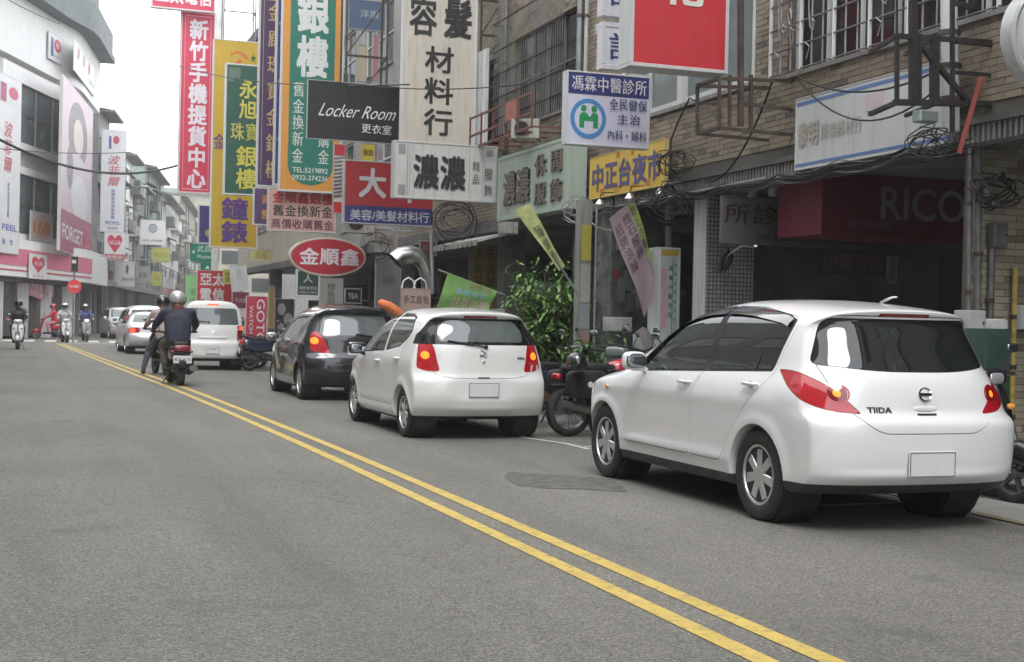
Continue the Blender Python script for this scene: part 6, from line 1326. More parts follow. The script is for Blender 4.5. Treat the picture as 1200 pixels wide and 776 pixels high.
def rider(loc, rz, label, jacket, trousers, helmet, lean=0.0, foot_down=None, group=None, arms=None, scale=1.0, half=False, back=0.0, turn=0.0, vis=True, z0=0.0, hair=None):
    r = empty('person', loc, rz, label, 'person', group); r.scale = (scale,)*3; B = back; Z = z0
    pel = Vector((-.27-B, 0, .84+Z)); ch = Vector((-.20-B+lean, 0, 1.20+Z)); nk = Vector((-.16-B+lean*1.3, 0, 1.42+Z)); hd = Vector((-.12-B+lean*1.4, 0, 1.56+Z))
    sh = {s: Vector((-.19-B+lean*1.15, .185*s, 1.345+Z)) for s in (1, -1)}; el, wr = {}, {}
    for s in (1, -1):
        a = (arms or {}).get(s)
        el[s], wr[s] = (Vector(a[0]), Vector(a[1])) if a else (Vector((.02-B, .30*s, 1.12+Z)), Vector((.235-B*.3, .315*s, 1.035+Z)))
    hip = {s: pel+Vector((.02, .09*s, -.01)) for s in (1, -1)}; kn = {s: Vector((.12-B, .17*s, .74+Z)) for s in (1, -1)}; an = {s: Vector((.06-B, .15*s, .36+Z)) for s in (1, -1)}
    if foot_down: kn[foot_down] = Vector((.02-B, .27*foot_down, .52)); an[foot_down] = Vector((-.14-B, .40*foot_down, .11))
    body = [(pel, ch, .12, .12), (ch, nk, .10, .055), (nk, hd+Vector((0, 0, -.03)), .052, .07), (hd, hd+Vector((0, 0, .06)), .088, .085), (hd+Vector((.02, 0, -.06)), hd+Vector((.045, 0, -.085)), .055, .035)]
    body += [(hd+Vector((.085, 0, .005)), hd+Vector((.105, 0, -.02)), .010, .014), (hd+Vector((.07, .04, -.01)), hd+Vector((.07, .03, -.02)), .02, .02), (hd+Vector((.07, -.04, -.01)), hd+Vector((.07, -.03, -.02)), .02, .02)]
    body += [(hd+Vector((0, .085*s, 0)), hd+Vector((-.01, .092*s, .03)), .014, .018) for s in (1, -1)]
    for s in (1, -1):
        body += [(sh[s], el[s], .045, .036), (el[s], wr[s], .036, .024), (hip[s], kn[s], .07, .05), (kn[s], an[s], .045, .035)]
        hand(body, wr[s], (wr[s]-el[s]).normalized()*.5+Vector((.5, 0, 0)), s=s)
    blob('body', body, PM['skin'], r, .012, 2)
    eye = MB()
    for s in (1, -1): eye.sphere(hd+Vector((.088, .032*s, .015)), .012, 8, 6)
    eye.build('eyes', PM['hair'], r); mo = MB(); mo.sphere(hd+Vector((.085, 0, -.055)), .02, 8, 6, (.4, 1, .3)); mo.build('mouth', PM['collar'], r)
    jk = [(pel+Vector((0, 0, .02)), ch, .165, .175), (pel+Vector((0, .06, .0)), ch+Vector((0, .07, 0)), .13, .15), (pel+Vector((0, -.06, .0)), ch+Vector((0, -.07, 0)), .13, .15), (ch+Vector((0, 0, .05)), nk+Vector((-.01, 0, -.02)), .15, .075), (sh[1], sh[-1], .085, .085)]
    for s in (1, -1): jk += [(sh[s], el[s], .085, .066), (el[s], el[s]+(wr[s]-el[s])*.9, .064, .045)]
    blob('jacket', jk, PM[jacket], r, .02, 4)
    co = MB(); co.lathe([(.085, -.02), (.092, .0), (.086, .035), (.072, .035), (.07, -.02)], 16, Matrix.Translation(nk+Vector((-.01, 0, -.01))), close=True); co.build('collar', PM['collar' if jacket == 'navy' else jacket], r, smooth=60)
    tr = [(pel, pel+Vector((.03, 0, -.01)), .155, .15)]
    for s in (1, -1): tr += [(hip[s], kn[s], .105, .08), (kn[s], an[s]+Vector((0, 0, .03)), .076, .055)]
    blob('trousers', tr, PM[trousers], r, .02, 3)
    sh_ = []
    for s in (1, -1): sh_ += [(an[s]+Vector((-.02, 0, -.055)), an[s]+Vector((.15, 0, -.065)), .045, .038), (an[s], an[s]+Vector((0, 0, -.04)), .045, .048)]
    for s in (0, 1): blob('shoe', sh_[2*s:2*s+2], PM['shoe'], r, .015, 2)
    if helmet:
        M = Matrix.Translation(hd+Vector((-.005, 0, .045))) @ Matrix.Rotation(turn, 4, 'Z'); h = MB()
        pr = [(.001, .135), (.05, .128), (.095, .10), (.125, .05), (.136, 0), (.132, -.05), (.122, -.075), (.112, -.075), (.115, -.04)]
        h.lathe(pr, 22, M); h.f.pop(); ho = h.build('helmet', PM[helmet], r, smooth=60)
        v = MB(); n = 12; vs = []
        for k in range(n+1):
            a = -1.15+2.3*k/n
            for (rr, zz) in ((.142, .035), (.150, -.01), (.148, -.085)): vs.append(M @ Vector((rr*math.cos(a), rr*math.sin(a), zz)))
        v.add(vs, [(k*3+j, k*3+3+j, k*3+4+j, k*3+1+j) for k in range(n) for j in (0, 1)]); v.build('visor', PM['visor'], ho, smooth=60)
        st = MB(); st.pipe([M @ Vector((.0, .12, -.06)), M @ Vector((.04, .07, -.15)), M @ Vector((.04, -.07, -.15)), M @ Vector((.0, -.12, -.06))], .008, 6); st.build('chin_strap', PM['shoe'], ho)
    else:
        blob('hair', [(hd+Vector((-.01, 0, .07)), hd+Vector((-.04, 0, .02)), .098, .09)], PM['hair'], r, .015, 2)
    return r
# ================================================================ scooters
def spaint(rgb, nm): return mat(nm, rgb, .22, var=.04, coat=1)
KM = dict(white=spaint((.58, .58, .57), 'scooter_white'), red=spaint((.42, .015, .03), 'scooter_red'), maroon=spaint((.20, .012, .035), 'scooter_maroon'), dark=spaint((.02, .02, .024), 'scooter_black'), grey=spaint((.16, .19, .18), 'scooter_grey_green'), navy=spaint((.02, .025, .05), 'scooter_navy'),
    seat=mat('scooter_seat', (.018, .018, .019), .55, var=.2, bump=.2), plast=MT['liner'], metal=mat('scooter_metal', (.22, .22, .22), .4, .8, var=.2), muff=mat('exhaust_metal', (.10, .10, .10), .4, .7, var=.3))
def two_wheel(parent, x, r, tw=.05, name='wheel', spokes=False):
    hub = empty(name, (x, 0, r), parent=parent); M = Matrix.Rotation(PI/2, 4, 'X'); t = MB(); n = 28
    t.lathe([(r-.07, -tw), (r-.03, -tw*1.1), (r-.008, -tw*.75), (r, 0), (r-.008, tw*.75), (r-.03, tw*1.1), (r-.07, tw)], n, M, close=True); t.build('tyre', MT['tyre'], hub, smooth=50)
    w_ = MB(); w_.lathe([(r-.068, -tw*.8), (r-.068, tw*.8), (r-.085, tw*.7), (r-.085, -tw*.7)], n, M, close=True); w_.lathe([(.045, -.05), (.045, .05)], 12, M)
    for k in range(16 if spokes else 5):
        a = 2*PI*k/(16 if spokes else 5); w_.bar((.03*math.cos(a), 0, .03*math.sin(a)), ((r-.075)*math.cos(a), 0, (r-.075)*math.sin(a)), .006 if spokes else .035, .006 if spokes else .03)
    w_.build('rim', KM['metal'], hub, smooth=40); return hub
def scooter(loc, rz, label, paint, tail='maroon', lit=None, group=None, box=False, name='scooter', plate_txt=None, lean=0.0, shield=None):
    r = empty(name, loc, rz, label, 'scooter', group); r.rotation_euler = (lean, 0, rz); P = KM[paint]
    two_wheel(r, .62, .235); two_wheel(r, -.60, .235)
    b = MB(); superell(b, (-.42, 0, .60), (.40, .155, .155), .6, 20, 12)
    b.v = [(x, y*(1-.25*max(0, (x+.1))), z+.10*max(0, -x-.35)) for x, y, z in b.v]; b.build('rear_body', P, r, smooth=60)
    b = MB(); superell(b, (-.36, 0, .765), (.36, .135, .055), .55, 20, 10); b.v = [(x, y*(1-.35*max(0, x+.15)), z+.06*max(0, -x-.40)) for x, y, z in b.v]; b.build('seat', KM['seat'], r, smooth=60)
    b = MB(); superell(b, (.03, 0, .29), (.30, .17, .045), .5); b.build('floorboard', KM['plast'], r, smooth=60)
    b = MB(); superell(b, (.38, 0, .62), (.055, .20, .34), .65, 20, 14); b.v = [(x-.28*(z-.62), y*(1-.35*max(0, .62-z)), z) for x, y, z in b.v]; b.build('leg_shield', KM[shield] if shield else P, r, smooth=60)
    b = MB(); superell(b, (.62, 0, .40), (.22, .075, .10), .7, 18, 10); b.v = [(x, y, z-1.2*(x-.62)**2) for x, y, z in b.v]; b.build('front_mudguard', P, r, smooth=60)
    b = MB()
    for s in (1, -1): b.tube((.62, .07*s, .235), (.50, .06*s, .62), .022, 8)
    b.tube((.50, 0, .55), (.34, 0, .98), .03, 8); b.build('fork', KM['metal'], r, smooth=50)
    b = MB(); superell(b, (.31, 0, .97), (.10, .15, .075), .6, 18, 10); hb = b.build('handlebar_cowl', P, r, smooth=60)
    b = MB(); superell(b, (.385, 0, .96), (.035, .085, .05), .7); b.build('headlight', MT['white_on'] if lit == 'front' else MT['headlight'], hb, smooth=60)
    for s in (1, -1):
        g = MB(); g.tube((.29, .14*s, .985), (.25, .34*s, .995), .018, 8); g.build('handgrip', KM['plast'], r, smooth=50)
        l = MB(); l.bar((.31, .16*s, .985), (.31, .32*s, .98), .012); l.build('brake_lever', KM['metal'], r)
        q = MB(); q.pipe([(.28, .20*s, .99), (.30, .24*s, 1.12), (.28, .28*s, 1.18)], .006, 6); q.build('mirror_stalk', KM['plast'], r)
        q = MB(); superell(q, (.27, .30*s, 1.20), (.014, .06, .038), .7); q.build('mirror', MT['mirror'], r, smooth=60)
        q = MB(); superell(q, (.43, .13*s, .74), (.02, .04, .025), .7); q.build('front_indicator', MT['amber'], r, smooth=60)
    b = MB(); superell(b, (-.50, .02, .32), (.22, .085, .09), .6); b.build('engine', KM['muff'], r, smooth=50)
    b = MB(); b.tube((-.20, -.14, .22), (-.42, -.15, .25), .025, 8); b.tube((-.42, -.15, .25), (-.86, -.16, .34), .055, 12, .06); b.build('silencer', KM['muff'], r, smooth=50)
    b = MB(); superell(b, (-.76, 0, .42), (.16, .085, .10), .6); b.v = [(x, y, z+.0*x) for x, y, z in b.v]; b.build('rear_mudguard', KM['plast'], r, smooth=60)
    b = MB(); superell(b, (-.815, 0, .70), (.05, .125, .065), .6); b.build('tail_light', {'maroon': KM['maroon'], 'red': MT['red_lens']}[tail], r, smooth=60)
    for s in (1, -1): q = MB(); superell(q, (-.80, .125*s, .64), (.03, .035, .025), .7); q.build('rear_indicator', MT['dark_red'], r, smooth=60)
    b = MB(); b.pipe([(-.62, .13, .80), (-.80, .12, .84), (-.86, 0, .85), (-.80, -.12, .84), (-.62, -.13, .80)], .013, 8); b.build('grab_rail', KM['plast'], r, smooth=60)
    b = MB(); b.box(-.905, -.13, .43, -.898, .13, .57); po = b.build('number_plate', MT['plate'], r)
    if plate_txt: rear_text(po, plate_txt, 0, -.9065, .455, .22, .07, 'ink', bold=.03)
    b = MB(); b.bar((-.1, .1, .24), (-.14, .2, .02), .018); b.build('side_stand', KM['metal'], r)
    if box: b = MB(); b.box(-.86, -.16, .82, -.56, .16, 1.08); b.build('top_box', KM['plast'], r, bevel=.03)
    return r
UP = PI/2; DN = -PI/2
scooter((2.74, 26.6, 0), UP+.03, 'maroon-tailed scooter ridden by the man in the navy jacket', 'dark', plate_txt='R2J-615').scale = (1.05, 1.28, 1.0)
rider((2.74, 26.6, 0), UP+.03, 'rider in a navy jacket and silver helmet seen from behind', 'navy', 'khaki', 'hsilver', scale=1.05).scale = (1.1, 1.22, 1.02)
scooter((2.88, 31.0, 0), UP+.10, 'dark scooter halted just left of the white van', 'dark')
rider((2.88, 31.0, 0), UP+.10, 'rider in a dusty pink jacket and black helmet left foot down', 'beige', 'jean', 'hblack', foot_down=1, turn=-.5, arms={-1: ((-.10, -.36, 1.30), (.10, -.58, 1.34))}, lean=.05)
scooter((-.16, 50.5, 0), DN-.03, 'white scooter coming towards the camera at the far left', 'white', lit=None, shield='white')
rider((-.16, 50.5, 0), DN-.03, 'rider in black with a black helmet facing the camera at the far left', 'black', 'black', 'hblack')
rider((-.22, 50.9, 0), DN-.03, 'pillion passenger half hidden behind the rider in black', 'black', 'black', None, back=.35, z0=.06, scale=.97)
scooter((1.22, 70.2, 0), PI-.05, 'red scooter standing side-on in front of the pink corner shop', 'red', shield='red')
rider((1.22, 70.2, 0), PI-.05, 'person in a red raincoat and red helmet seated side-on', 'redc', 'pinkc', 'hred')
scooter((1.72, 62.8, 0), DN+.12, 'white scooter crossing the zebra stripes towards the camera', 'white', shield='white')
rider((1.72, 62.8, 0), DN+.12, 'rider in a light grey top on the white scooter at the zebra crossing', 'grey', 'jean', 'hwhite')
scooter((2.72, 66.5, 0), DN+.1, 'grey-green scooter with its headlight on next to the zebra crossing', 'grey', lit='front')
rider((2.72, 66.5, 0), DN+.1, 'rider in a blue jacket on the grey-green scooter', 'blue', 'khaki', 'hsilver')
# pedestrian in red near the left edge
rider((.30-.62, 69.0, 0), DN, 'small figure in red standing near the shop window at the left edge', 'redc', 'redc', None, foot_down=None, scale=.9, z0=-.05)
# parked scooters along the right kerb
GP = 'scooters parked along the right kerb'
p1 = scooter((5.75, 33.4, 0), .25, 'dark navy scooter parked beside the white van, nearest of the kerb row', 'navy', tail='red', group=GP)
for i, (x, y, a, lb) in enumerate(((6.15, 34.6, .1, 'black scooter half hidden behind the navy one by the red watch banner'), (6.2, 36.0, .3, 'scooter further along the kerb, third in the row behind the van'), (6.4, 29.5, 2.9, 'scooter parked on the pavement behind the graphite hatchback'), (6.5, 25.4, .2, 'scooter parked beyond the small white hatchback'), (6.6, 20.2, 2.8, 'scooter parked in the shade by the leafy shrub'), (6.55, 16.4, .35, 'scooter squeezed between the red motorcycle and the poster pier'), (6.45, 13.2, .5, 'scooter mostly hidden by the bonnet of the near white hatchback'))):
    copy_tree(p1, (x, y, 0), a, lb)
scooter((7.17, 9.22, 0), -PI/2+.12, 'black scooter parked behind the near white hatchback at the right edge', 'dark', tail='red')
scooter((6.9, 15.6, 0), .9, 'black and silver scooter with a windscreen behind the red motorcycle', 'grey', tail='red', box=False)
# ================================================================ red motorcycle with black pannier box
def motorcycle(loc, rz):
    r = empty('motorcycle', loc, rz, 'red and black motorcycle with a black side box parked between the two white hatchbacks', 'motorcycle')
    two_wheel(r, .66, .30, .042, spokes=True); two_wheel(r, -.62, .30, .05, spokes=True)
    b = MB(); superell(b, (.15, 0, .80), (.25, .13, .12), .7); b.v = [(x, y, z+.1*(x-.15)) for x, y, z in b.v]; b.build('fuel_tank', KM['red'], r, smooth=60)
    b = MB(); superell(b, (-.36, 0, .80), (.36, .13, .06), .6); b.build('seat', KM['seat'], r, smooth=60)
    b = MB(); superell(b, (.02, 0, .42), (.2, .13, .16), .6); b.tube((.02, .13, .42), (.02, .18, .42), .10, 16); b.tube((.02, -.13, .42), (.02, -.18, .42), .10, 16)
    for k in range(5): b.box(.05, -.11, .54+.03*k, .23, .11, .55+.03*k)
    b.build('engine', KM['muff'], r, smooth=40)
    b = MB(); b.pipe([(.42, 0, .86), (.30, 0, .38), (-.18, 0, .34), (-.22, 0, .70), (.36, 0, .84)], .022, 8)
    for s in (1, -1): b.tube((-.18, .09*s, .40), (-.62, .09*s, .30), .02, 8); b.tube((-.3, .11*s, .74), (-.6, .11*s, .34), .022, 8)
    b.build('frame', KM['plast'], r, smooth=50)
    b = MB()
    for s in (1, -1): b.tube((.66, .08*s, .30), (.42, .08*s, .95), .022, 10)
    b.build('fork', KM['metal'], r, smooth=50)
    b = MB(); superell(b, (.66, 0, .60), (.2, .05, .03), .7); b.build('front_mudguard', KM['red'], r, smooth=60)
    b = MB(); b.pipe([(.28, .36, 1.06), (.38, .2, 1.04), (.42, 0, 1.0), (.38, -.2, 1.04), (.28, -.36, 1.06)], .014, 8); b.build('handlebar', KM['plast'], r, smooth=50)
    b = MB(); superell(b, (.50, 0, .90), (.08, .09, .09), .9); b.build('headlight', MT['headlight'], r, smooth=60)
    b = MB(); b.v = []; n = 8; vs = [(.56-.16*t, .17*math.sin(u)*(1-.2*t), 1.0+.30*t-.05*abs(math.sin(u))) for t in (0, .5, 1) for u in [(-1.2+2.4*k/n) for k in range(n+1)]]
    b.add(vs, [(i*(n+1)+k, i*(n+1)+k+1, (i+1)*(n+1)+k+1, (i+1)*(n+1)+k) for i in (0, 1) for k in range(n)]); b.build('windscreen', MT['clear_lens'], r, smooth=60)
    for s in (1, -1):
        q = MB(); q.pipe([(.34, .26*s, 1.05), (.36, .30*s, 1.2)], .006, 6); q.build('mirror_stalk', KM['plast'], r); q = MB(); superell(q, (.36, .33*s, 1.25), (.014, .07, .05), .8); q.build('mirror', MT['mirror'], r, smooth=60)
    for s in (1, -1):
        b = MB(); superell(b, (-.52, .21*s, .62), (.26, .09, .16), .4); pb = b.build('side_box', KM['plast'], r, smooth=50)
        q = MB(); q.tube((-.52, .297*s, .62), (-.52, .305*s, .62), .035, 12); q.build('box_badge', MT['plate'], pb)
    b = MB(); b.tube((.1, -.15, .25), (-.3, -.17, .28), .028, 8); b.tube((-.3, -.17, .28), (-.85, -.18, .40), .05, 12); b.build('silencer', KM['metal'], r, smooth=50)
    b = MB(); superell(b, (-.80, 0, .70), (.04, .08, .04), .6); b.build('tail_light', MT['red_lens'], r, smooth=60); b = MB(); superell(b, (-.72, 0, .60), (.16, .06, .02), .6); b.build('rear_mudguard', KM['plast'], r, smooth=60)
    b = MB(); b.bar((-.05, .1, .28), (-.1, .24, .02), .018); b.build('side_stand', KM['metal'], r)
    return r
motorcycle((6.62, 14.85, 0), .16)
h_ = empty('helmet', (5.93, 14.35, .80), .3, 'black crash helmet resting on the left side box of the motorcycle', 'helmet')
MB().lathe([(.001, .13), (.06, .12), (.11, .07), (.125, 0), (.12, -.05), (.1, -.07), (.09, -.05)], 20, Matrix.Translation((0, 0, .07))).build('shell', PM['hblack'], h_, smooth=60); MB().sphere((.09, 0, .06), .07, 12, 8, (.5, 1.2, .8)).build('visor', PM['visor'], h_, smooth=60)
# ================================================================ steelwork, pipes, cables and shop clutter
def on(px, py, Y=None, X=None): return Vector(at_y(px, py, Y) if Y is not None else at_x(px, py, X))
def steel_frame(name, label, segs, m, w_=.045, cat='steel frame', group=None):
    """segs: pairs of points; one part per member"""
    p = Vector(segs[0][0]); r = empty(name, p, 0, label, cat, group)
    for i_, s in enumerate(segs):
        MB().bar(s[0], s[1], (s[2] if len(s) > 2 else w_)*(.78+.035*(i_ % 5))).build('steel_bar', WM[m], r, world=True)
    return r
def lattice(name, label, x0, x1, z0, z1, Y, n, m='steel', w_=.05, depth=.5, cat='sign frame', group=None):
    S_ = []
    for x in (x0, x1):
        for d in (0, depth): S_.append(((x, Y+d, z0), (x, Y+d, z1)))
    for k in range(n+1):
        z = z0+(z1-z0)*k/n; S_.append(((x0, Y, z), (x1, Y, z))); S_.append(((x1, Y, z), (x1, Y+depth, z)));
        if k < n: S_.append(((x0, Y, z), (x1, Y, z+(z1-z0)/n), w_*.6))
    return steel_frame(name, label, S_, m, w_, cat, group)
LG = 'rusty lattice frames carrying the street signs'
a, b = on(405, 100, Y=28.5), on(455, 0, Y=28.5); lattice('steel_lattice', 'brown steel lattice between the green and cream vertical signs', a.x, b.x, 5.6, 9.5, 28.5, 3, group=LG)
a, b = on(372, 60, Y=30), on(398, 0, Y=30)
a, b = on(561, 168, Y=22.9), on(588, 0, Y=22.9); lattice('steel_lattice', 'tall rusty lattice mast right of the cream vertical sign', a.x, b.x, 3.9, 7.6, 22.9, 6, group=LG, w_=.045)
a, b = on(262, 44, Y=49), on(300, 0, Y=49); lattice('steel_lattice', 'steel lattice standing above the mustard sign', a.x, b.x, 10.2, 14, 49, 2, 'steel_grey', group=LG)
a = on(257, 44, Y=53); r = empty('sign_pole', (a.x, 53, 0), 0, 'white square post holding the crimson phone sign', 'post'); MB().box(-.12, -.12, 0, .12, .12, 15).build('post', WM['frame_white'], r)
# frame left empty beside the white board
S_ = []; Yf = 12.9
q = {k: on(*v, Y=Yf) for k, v in dict(a=(843, 92), b=(843, 150), c=(928, 95), d=(928, 158), e=(868, 0), f=(868, 148), g=(880, 88), h=(880, 152), i=(855, 88), j=(855, 148), k=(872, 122), l=(928, 128)).items()}
for s, t in (('a', 'b'), ('a', 'c'), ('b', 'd'), ('e', 'f'), ('g', 'h'), ('i', 'j'), ('k', 'l')): S_.append((q[s], q[t], .06 if s == 'e' else .04))
for s in 'ab': S_.append((q[s], q[s]+Vector((.0, .5, 0)), .04)); S_.append((q[s]+Vector((0, .5, 0)), q['c' if s == 'a' else 'd']+Vector((0, .5, 0)), .04))
S_.append((q['a']+Vector((0, .5, 0)), q['b']+Vector((0, .5, 0)), .04))
steel_frame('steel_lattice', 'empty rust-brown sign frame between the red lightbox and the white board', S_, 'steel', group=LG, cat='sign frame')
# black frame in front of the right end of the board
Yf = 9.7; S_ = []
g = lambda px, py: on(px, py, Y=Yf)
for s in (((1051, 42), (1051, 120)), ((1070, 0), (1070, 118), .07), ((1077, 40), (1077, 118)), ((1095, 45), (1095, 124), .07), ((1116, 0), (1116, 155), .035), ((1048, 42), (1165, 50), .05), ((1048, 120), (1160, 122), .06), ((1078, 52), (1133, 118), .05), ((1120, 48), (1165, 52), .05), ((1116, 85), (1165, 88), .03), ((1117, 3), (1150, 12), .05), ((1051, 0), (1051, 42), .02)):
    S_.append((g(*s[0]), g(*s[1]), s[2] if len(s) > 2 else .04))
for p_ in ((1051, 42), (1095, 45), (1051, 120), (1095, 122), (1160, 122)): S_.append((g(*p_), g(*p_)+Vector((.25, .75, .02)), .04))
steel_frame('steel_lattice', 'black steel sign frame in front of the right end of the white board', S_, 'black_steel', group=LG, cat='sign frame')
steel_frame('angle_iron', 'red painted angle iron leaning off the facade under the disc sign', [(on(1150, 90, Y=9.4), on(1124, 180, Y=9.5), .05)], 'steel', cat='steel bar')['label'] = 'red painted angle iron leaning off the facade under the disc sign'
bpy.data.objects[[o.name for o in bpy.data.objects if o.name.startswith('angle_iron')][0]]
for o in kids([o for o in bpy.data.objects if o.name.startswith('angle_iron')][0]): o.data.materials[0] = smat((.22, .04, .03))
ds = empty('disc_sign', on(1232, 45, Y=8.6), 0, 'large round convex pale disc cut by the top right corner of the photo', 'sign'); M = Matrix.Rotation(PI/2, 4, 'X') @ Matrix.Identity(4)
MB().lathe([(.40, -.10), (.42, -.08), (.42, .05), (.40, .07), (.37, .055), (.30, .10), (.15, .13), (.001, .135)], 40, M).build('disc', mat('pale_disc_enamel', (.40, .41, .40), .25, var=.15, scale=2, streak=.4), ds, smooth=40)
fl = empty('floodlight', on(1085, 137, Y=9.75), 0, 'pale green floodlight under the black sign frame', 'lamp'); b_ = MB(); b_.box(-.10, -.06, -.05, .09, .06, .05); b_.build('housing', mat('pale_green_enamel', (.30, .36, .34), .5), fl, bevel=.01); MB().box(-.085, -.064, -.04, .075, -.0605, .04).build('glass', WM['win_pale'], fl)
# ---- ornate window grille
gr = empty('window_grille', (FX-.22, 11.2, 3.98), 0, 'ornate white-painted window grille with flower scrolls above the white board', 'grille')
for k in range(19): yy = 9.35+k*.205; MB().tube((FX-.22, yy, 4.02), (FX-.22, yy, 6.15), .010 if k % 3 else .022, 6).build('grille_bar', WM['galv' if k % 3 else 'frame_white'], gr, world=True)
for z in (4.03, 4.28, 4.52, 4.78, 5.05, 5.35, 5.65, 6.12): MB().tube((FX-.23, 9.3, z), (FX-.23, 13.1, z), .009, 6).build('grille_rail', WM['steel_grey'], gr, world=True)
for y_, z in ((12.6, 4.5), (11.35, 4.75), (10.2, 4.6), (12.0, 5.3), (10.8, 5.4), (9.6, 5.2)):
    f = MB()
    for k in range(6):
        a = k*PI/3+.3; c = Vector((FX-.245, y_+.09*math.cos(a), z+.11*math.sin(a))); f.pipe([c+Vector((0, .045*math.cos(t)*math.cos(a)*1.7-.028*math.sin(t)*math.sin(a), .045*math.cos(t)*math.sin(a)*2+.028*math.sin(t)*math.cos(a))) for t in np.linspace(0, 2*PI, 11)], .006, 5)
    f.build('flower_scroll', WM['galv'], gr, world=True)
for y_ in (12.25, 11.0, 9.95, 12.85):
    f = MB(); f.pipe([(FX-.245, y_, 5.2), (FX-.245, y_, 4.6), (FX-.245, y_-.03, 4.42), (FX-.245, y_-.09, 4.38), (FX-.245, y_-.11, 4.46), (FX-.245, y_-.07, 4.5)], .008, 5); f.pipe([(FX-.245, y_+.03, 4.1), (FX-.245, y_-.03, 4.22), (FX-.245, y_+.06, 4.28)], .008, 5); f.build('scroll', WM['galv'], gr, world=True)
# ---- big window cage on the leisurewear building
cg = empty('window_cage', (FX-.35, 20.5, 4.3), 0, 'rusty barred window cage above the leisurewear sign', 'grille')
for k in range(34): yy = 18.95+k*.0945; MB().tube((FX-.32, yy, 4.45), (FX-.32, yy, 6.4), .007, 5).build('cage_bar', WM['steel_grey'], cg, world=True)
for z in (4.45, 4.75, 5.1, 5.5, 5.9, 6.38): MB().tube((FX-.33, 18.9, z), (FX-.33, 22.15, z), .012, 6).build('cage_rail', WM['steel'], cg, world=True)
for yy in (18.9, 22.15):
    for z in (4.45, 6.38): MB().bar((FX-.33, yy, z), (FX, yy, z), .02).build('cage_bracket', WM['steel'], cg, world=True)
bl = empty('balcony_rail', (FX-.75, 20.5, 4.25), 0, 'red-brown steel rack hanging below the window cage', 'rack')
for z in (4.24, 4.45, 4.75): MB().bar((FX-.72, 19.1, z), (FX-.72, 22.1, z), .03).build('rack_rail', smat((.15, .05, .04)), bl, world=True)
for k in range(6): yy = 19.1+k*.6; MB().bar((FX-.72, yy, 4.24), (FX-.72, yy, 4.78), .025).build('rack_post', smat((.15, .05, .04)), bl, world=True); MB().bar((FX-.72, yy, 4.24), (FX, yy, 4.26), .025).build('rack_arm', smat((.15, .05, .04)), bl, world=True)
MB().box(FX-.74, 19.75, 4.46, FX-.725, 20.25, 4.74).build('rack_plate', smat((.30, .10, .07)), bl, world=True)
def ac_unit(loc, rz, label, s=1.0, group='air conditioners on the facades'):
    r = empty('air_conditioner', loc, rz, label, 'air conditioner', group); r.scale = (s,)*3
    b = MB(); b.box(-.40, -.15, 0, .40, .15, .55); b.build('casing', mat('ac_casing', (.36, .35, .31), .5, streak=.5), r, bevel=.015)
    b = MB(); b.lathe([(.20, 0), (.20, .01), (.03, .012)], 20, Matrix.Translation((-.1, -.152, .28)) @ Matrix.Rotation(PI/2, 4, 'X')); b.build('fan_opening', WM['black_steel'], r)
    b = MB()
    for k in range(7): b.tube((-.30, -.17, .10+.06*k), (.10, -.17, .10+.06*k), .004, 4)
    b.build('fan_guard', WM['galv'], r)
    b = MB(); b.bar((-.35, -.1, -.02), (-.35, .5, -.02), .03); b.bar((.35, -.1, -.02), (.35, .5, -.02), .03); b.build('bracket', WM['steel'], r)
    return r
_p = on(616, 163, X=FX-.55); ac_unit((_p.x, _p.y, _p.z), -.5, 'boxy cream window air conditioner on the rack above the leisurewear sign', .55)
_p = on(420, 268, Y=27.5); ac_unit((_p.x, _p.y, _p.z-.1), 0, 'pale air conditioner with a round fan under the red beauty sign', .8)
_p = on(322, 262, Y=38); ac_unit((_p.x, _p.y, _p.z), 0, 'air conditioner behind the mustard and gold signs', .9)
for k, (s, z, lb) in enumerate(((2, 7.0, 'air conditioner on the grey far building'), (9, 6.6, 'air conditioner on the red brick far house'), (20, 6.8, 'air conditioner low on the white far house'), (24, 9.9, 'air conditioner high on the white far house'), (36, 7.0, 'air conditioner on the greenish far building'), (55, 6.8, 'air conditioner on the long white far building'))):
    f_ = FW(s, .45); ac_unit((f_[0], f_[1], z), math.atan2(FD[1], FD[0]), lb, 1.1)
# balconies on the nearest far building
bk = empty('balcony_rack', (*FW(0, .8), 0), math.atan2(FD[1], FD[0]), 'tangle of steel balcony racks on the grey far building', 'balcony')
for z in (5.0, 6.2, 8.2, 9.3, 11.3, 12.4):
    MB().bar((0, -.3, z), (5.4, -.3, z), .05).build('rail', WM['steel'], bk); MB().bar((0, .6, z), (0, -.3, z), .05).build('rail', WM['steel'], bk)
for k in range(12): MB().bar((k*.48, -.3, 5.0), (k*.48, -.3, 12.4), .03).build('upright', WM['steel'], bk)
# ---- vertical pipes
def pipe_thing(label, pts, r_, m='galv', cat='pipe', name='drainpipe', clamps=True):
    o = empty(name, pts[0], 0, label, cat); MB().pipe(pts, r_, 10).build('pipe', WM[m], o, world=True, smooth=50)
    if clamps:
        a, b_ = Vector(pts[0]), Vector(pts[-1])
        for k in range(1, 4): p = a+(b_-a)*k/4; MB().lathe([(r_*1.15, -.02), (r_*1.3, -.02), (r_*1.3, .02), (r_*1.15, .02)], 12, Matrix.Translation(p), close=True).build('clamp', WM['steel'], o, world=True)
    return o
pipe_thing('grey conduit running down beside the brick pier at the right', [(7.70, 9.84, 3.2), (7.76, 9.84, .13)], .022, 'steel_grey')
pipe_thing('thicker stained drainpipe down the corner of the brick pier', [(7.80, 9.85, 3.1), (7.83, 9.85, 1.6), (7.85, 9.85, .9)], .034, 'steel_grey')
pipe_thing('fat white pipe rising above the right end of the white board', [on(1112, 0, Y=9.95), on(1115, 155, Y=9.95)], .075, 'frame_white')
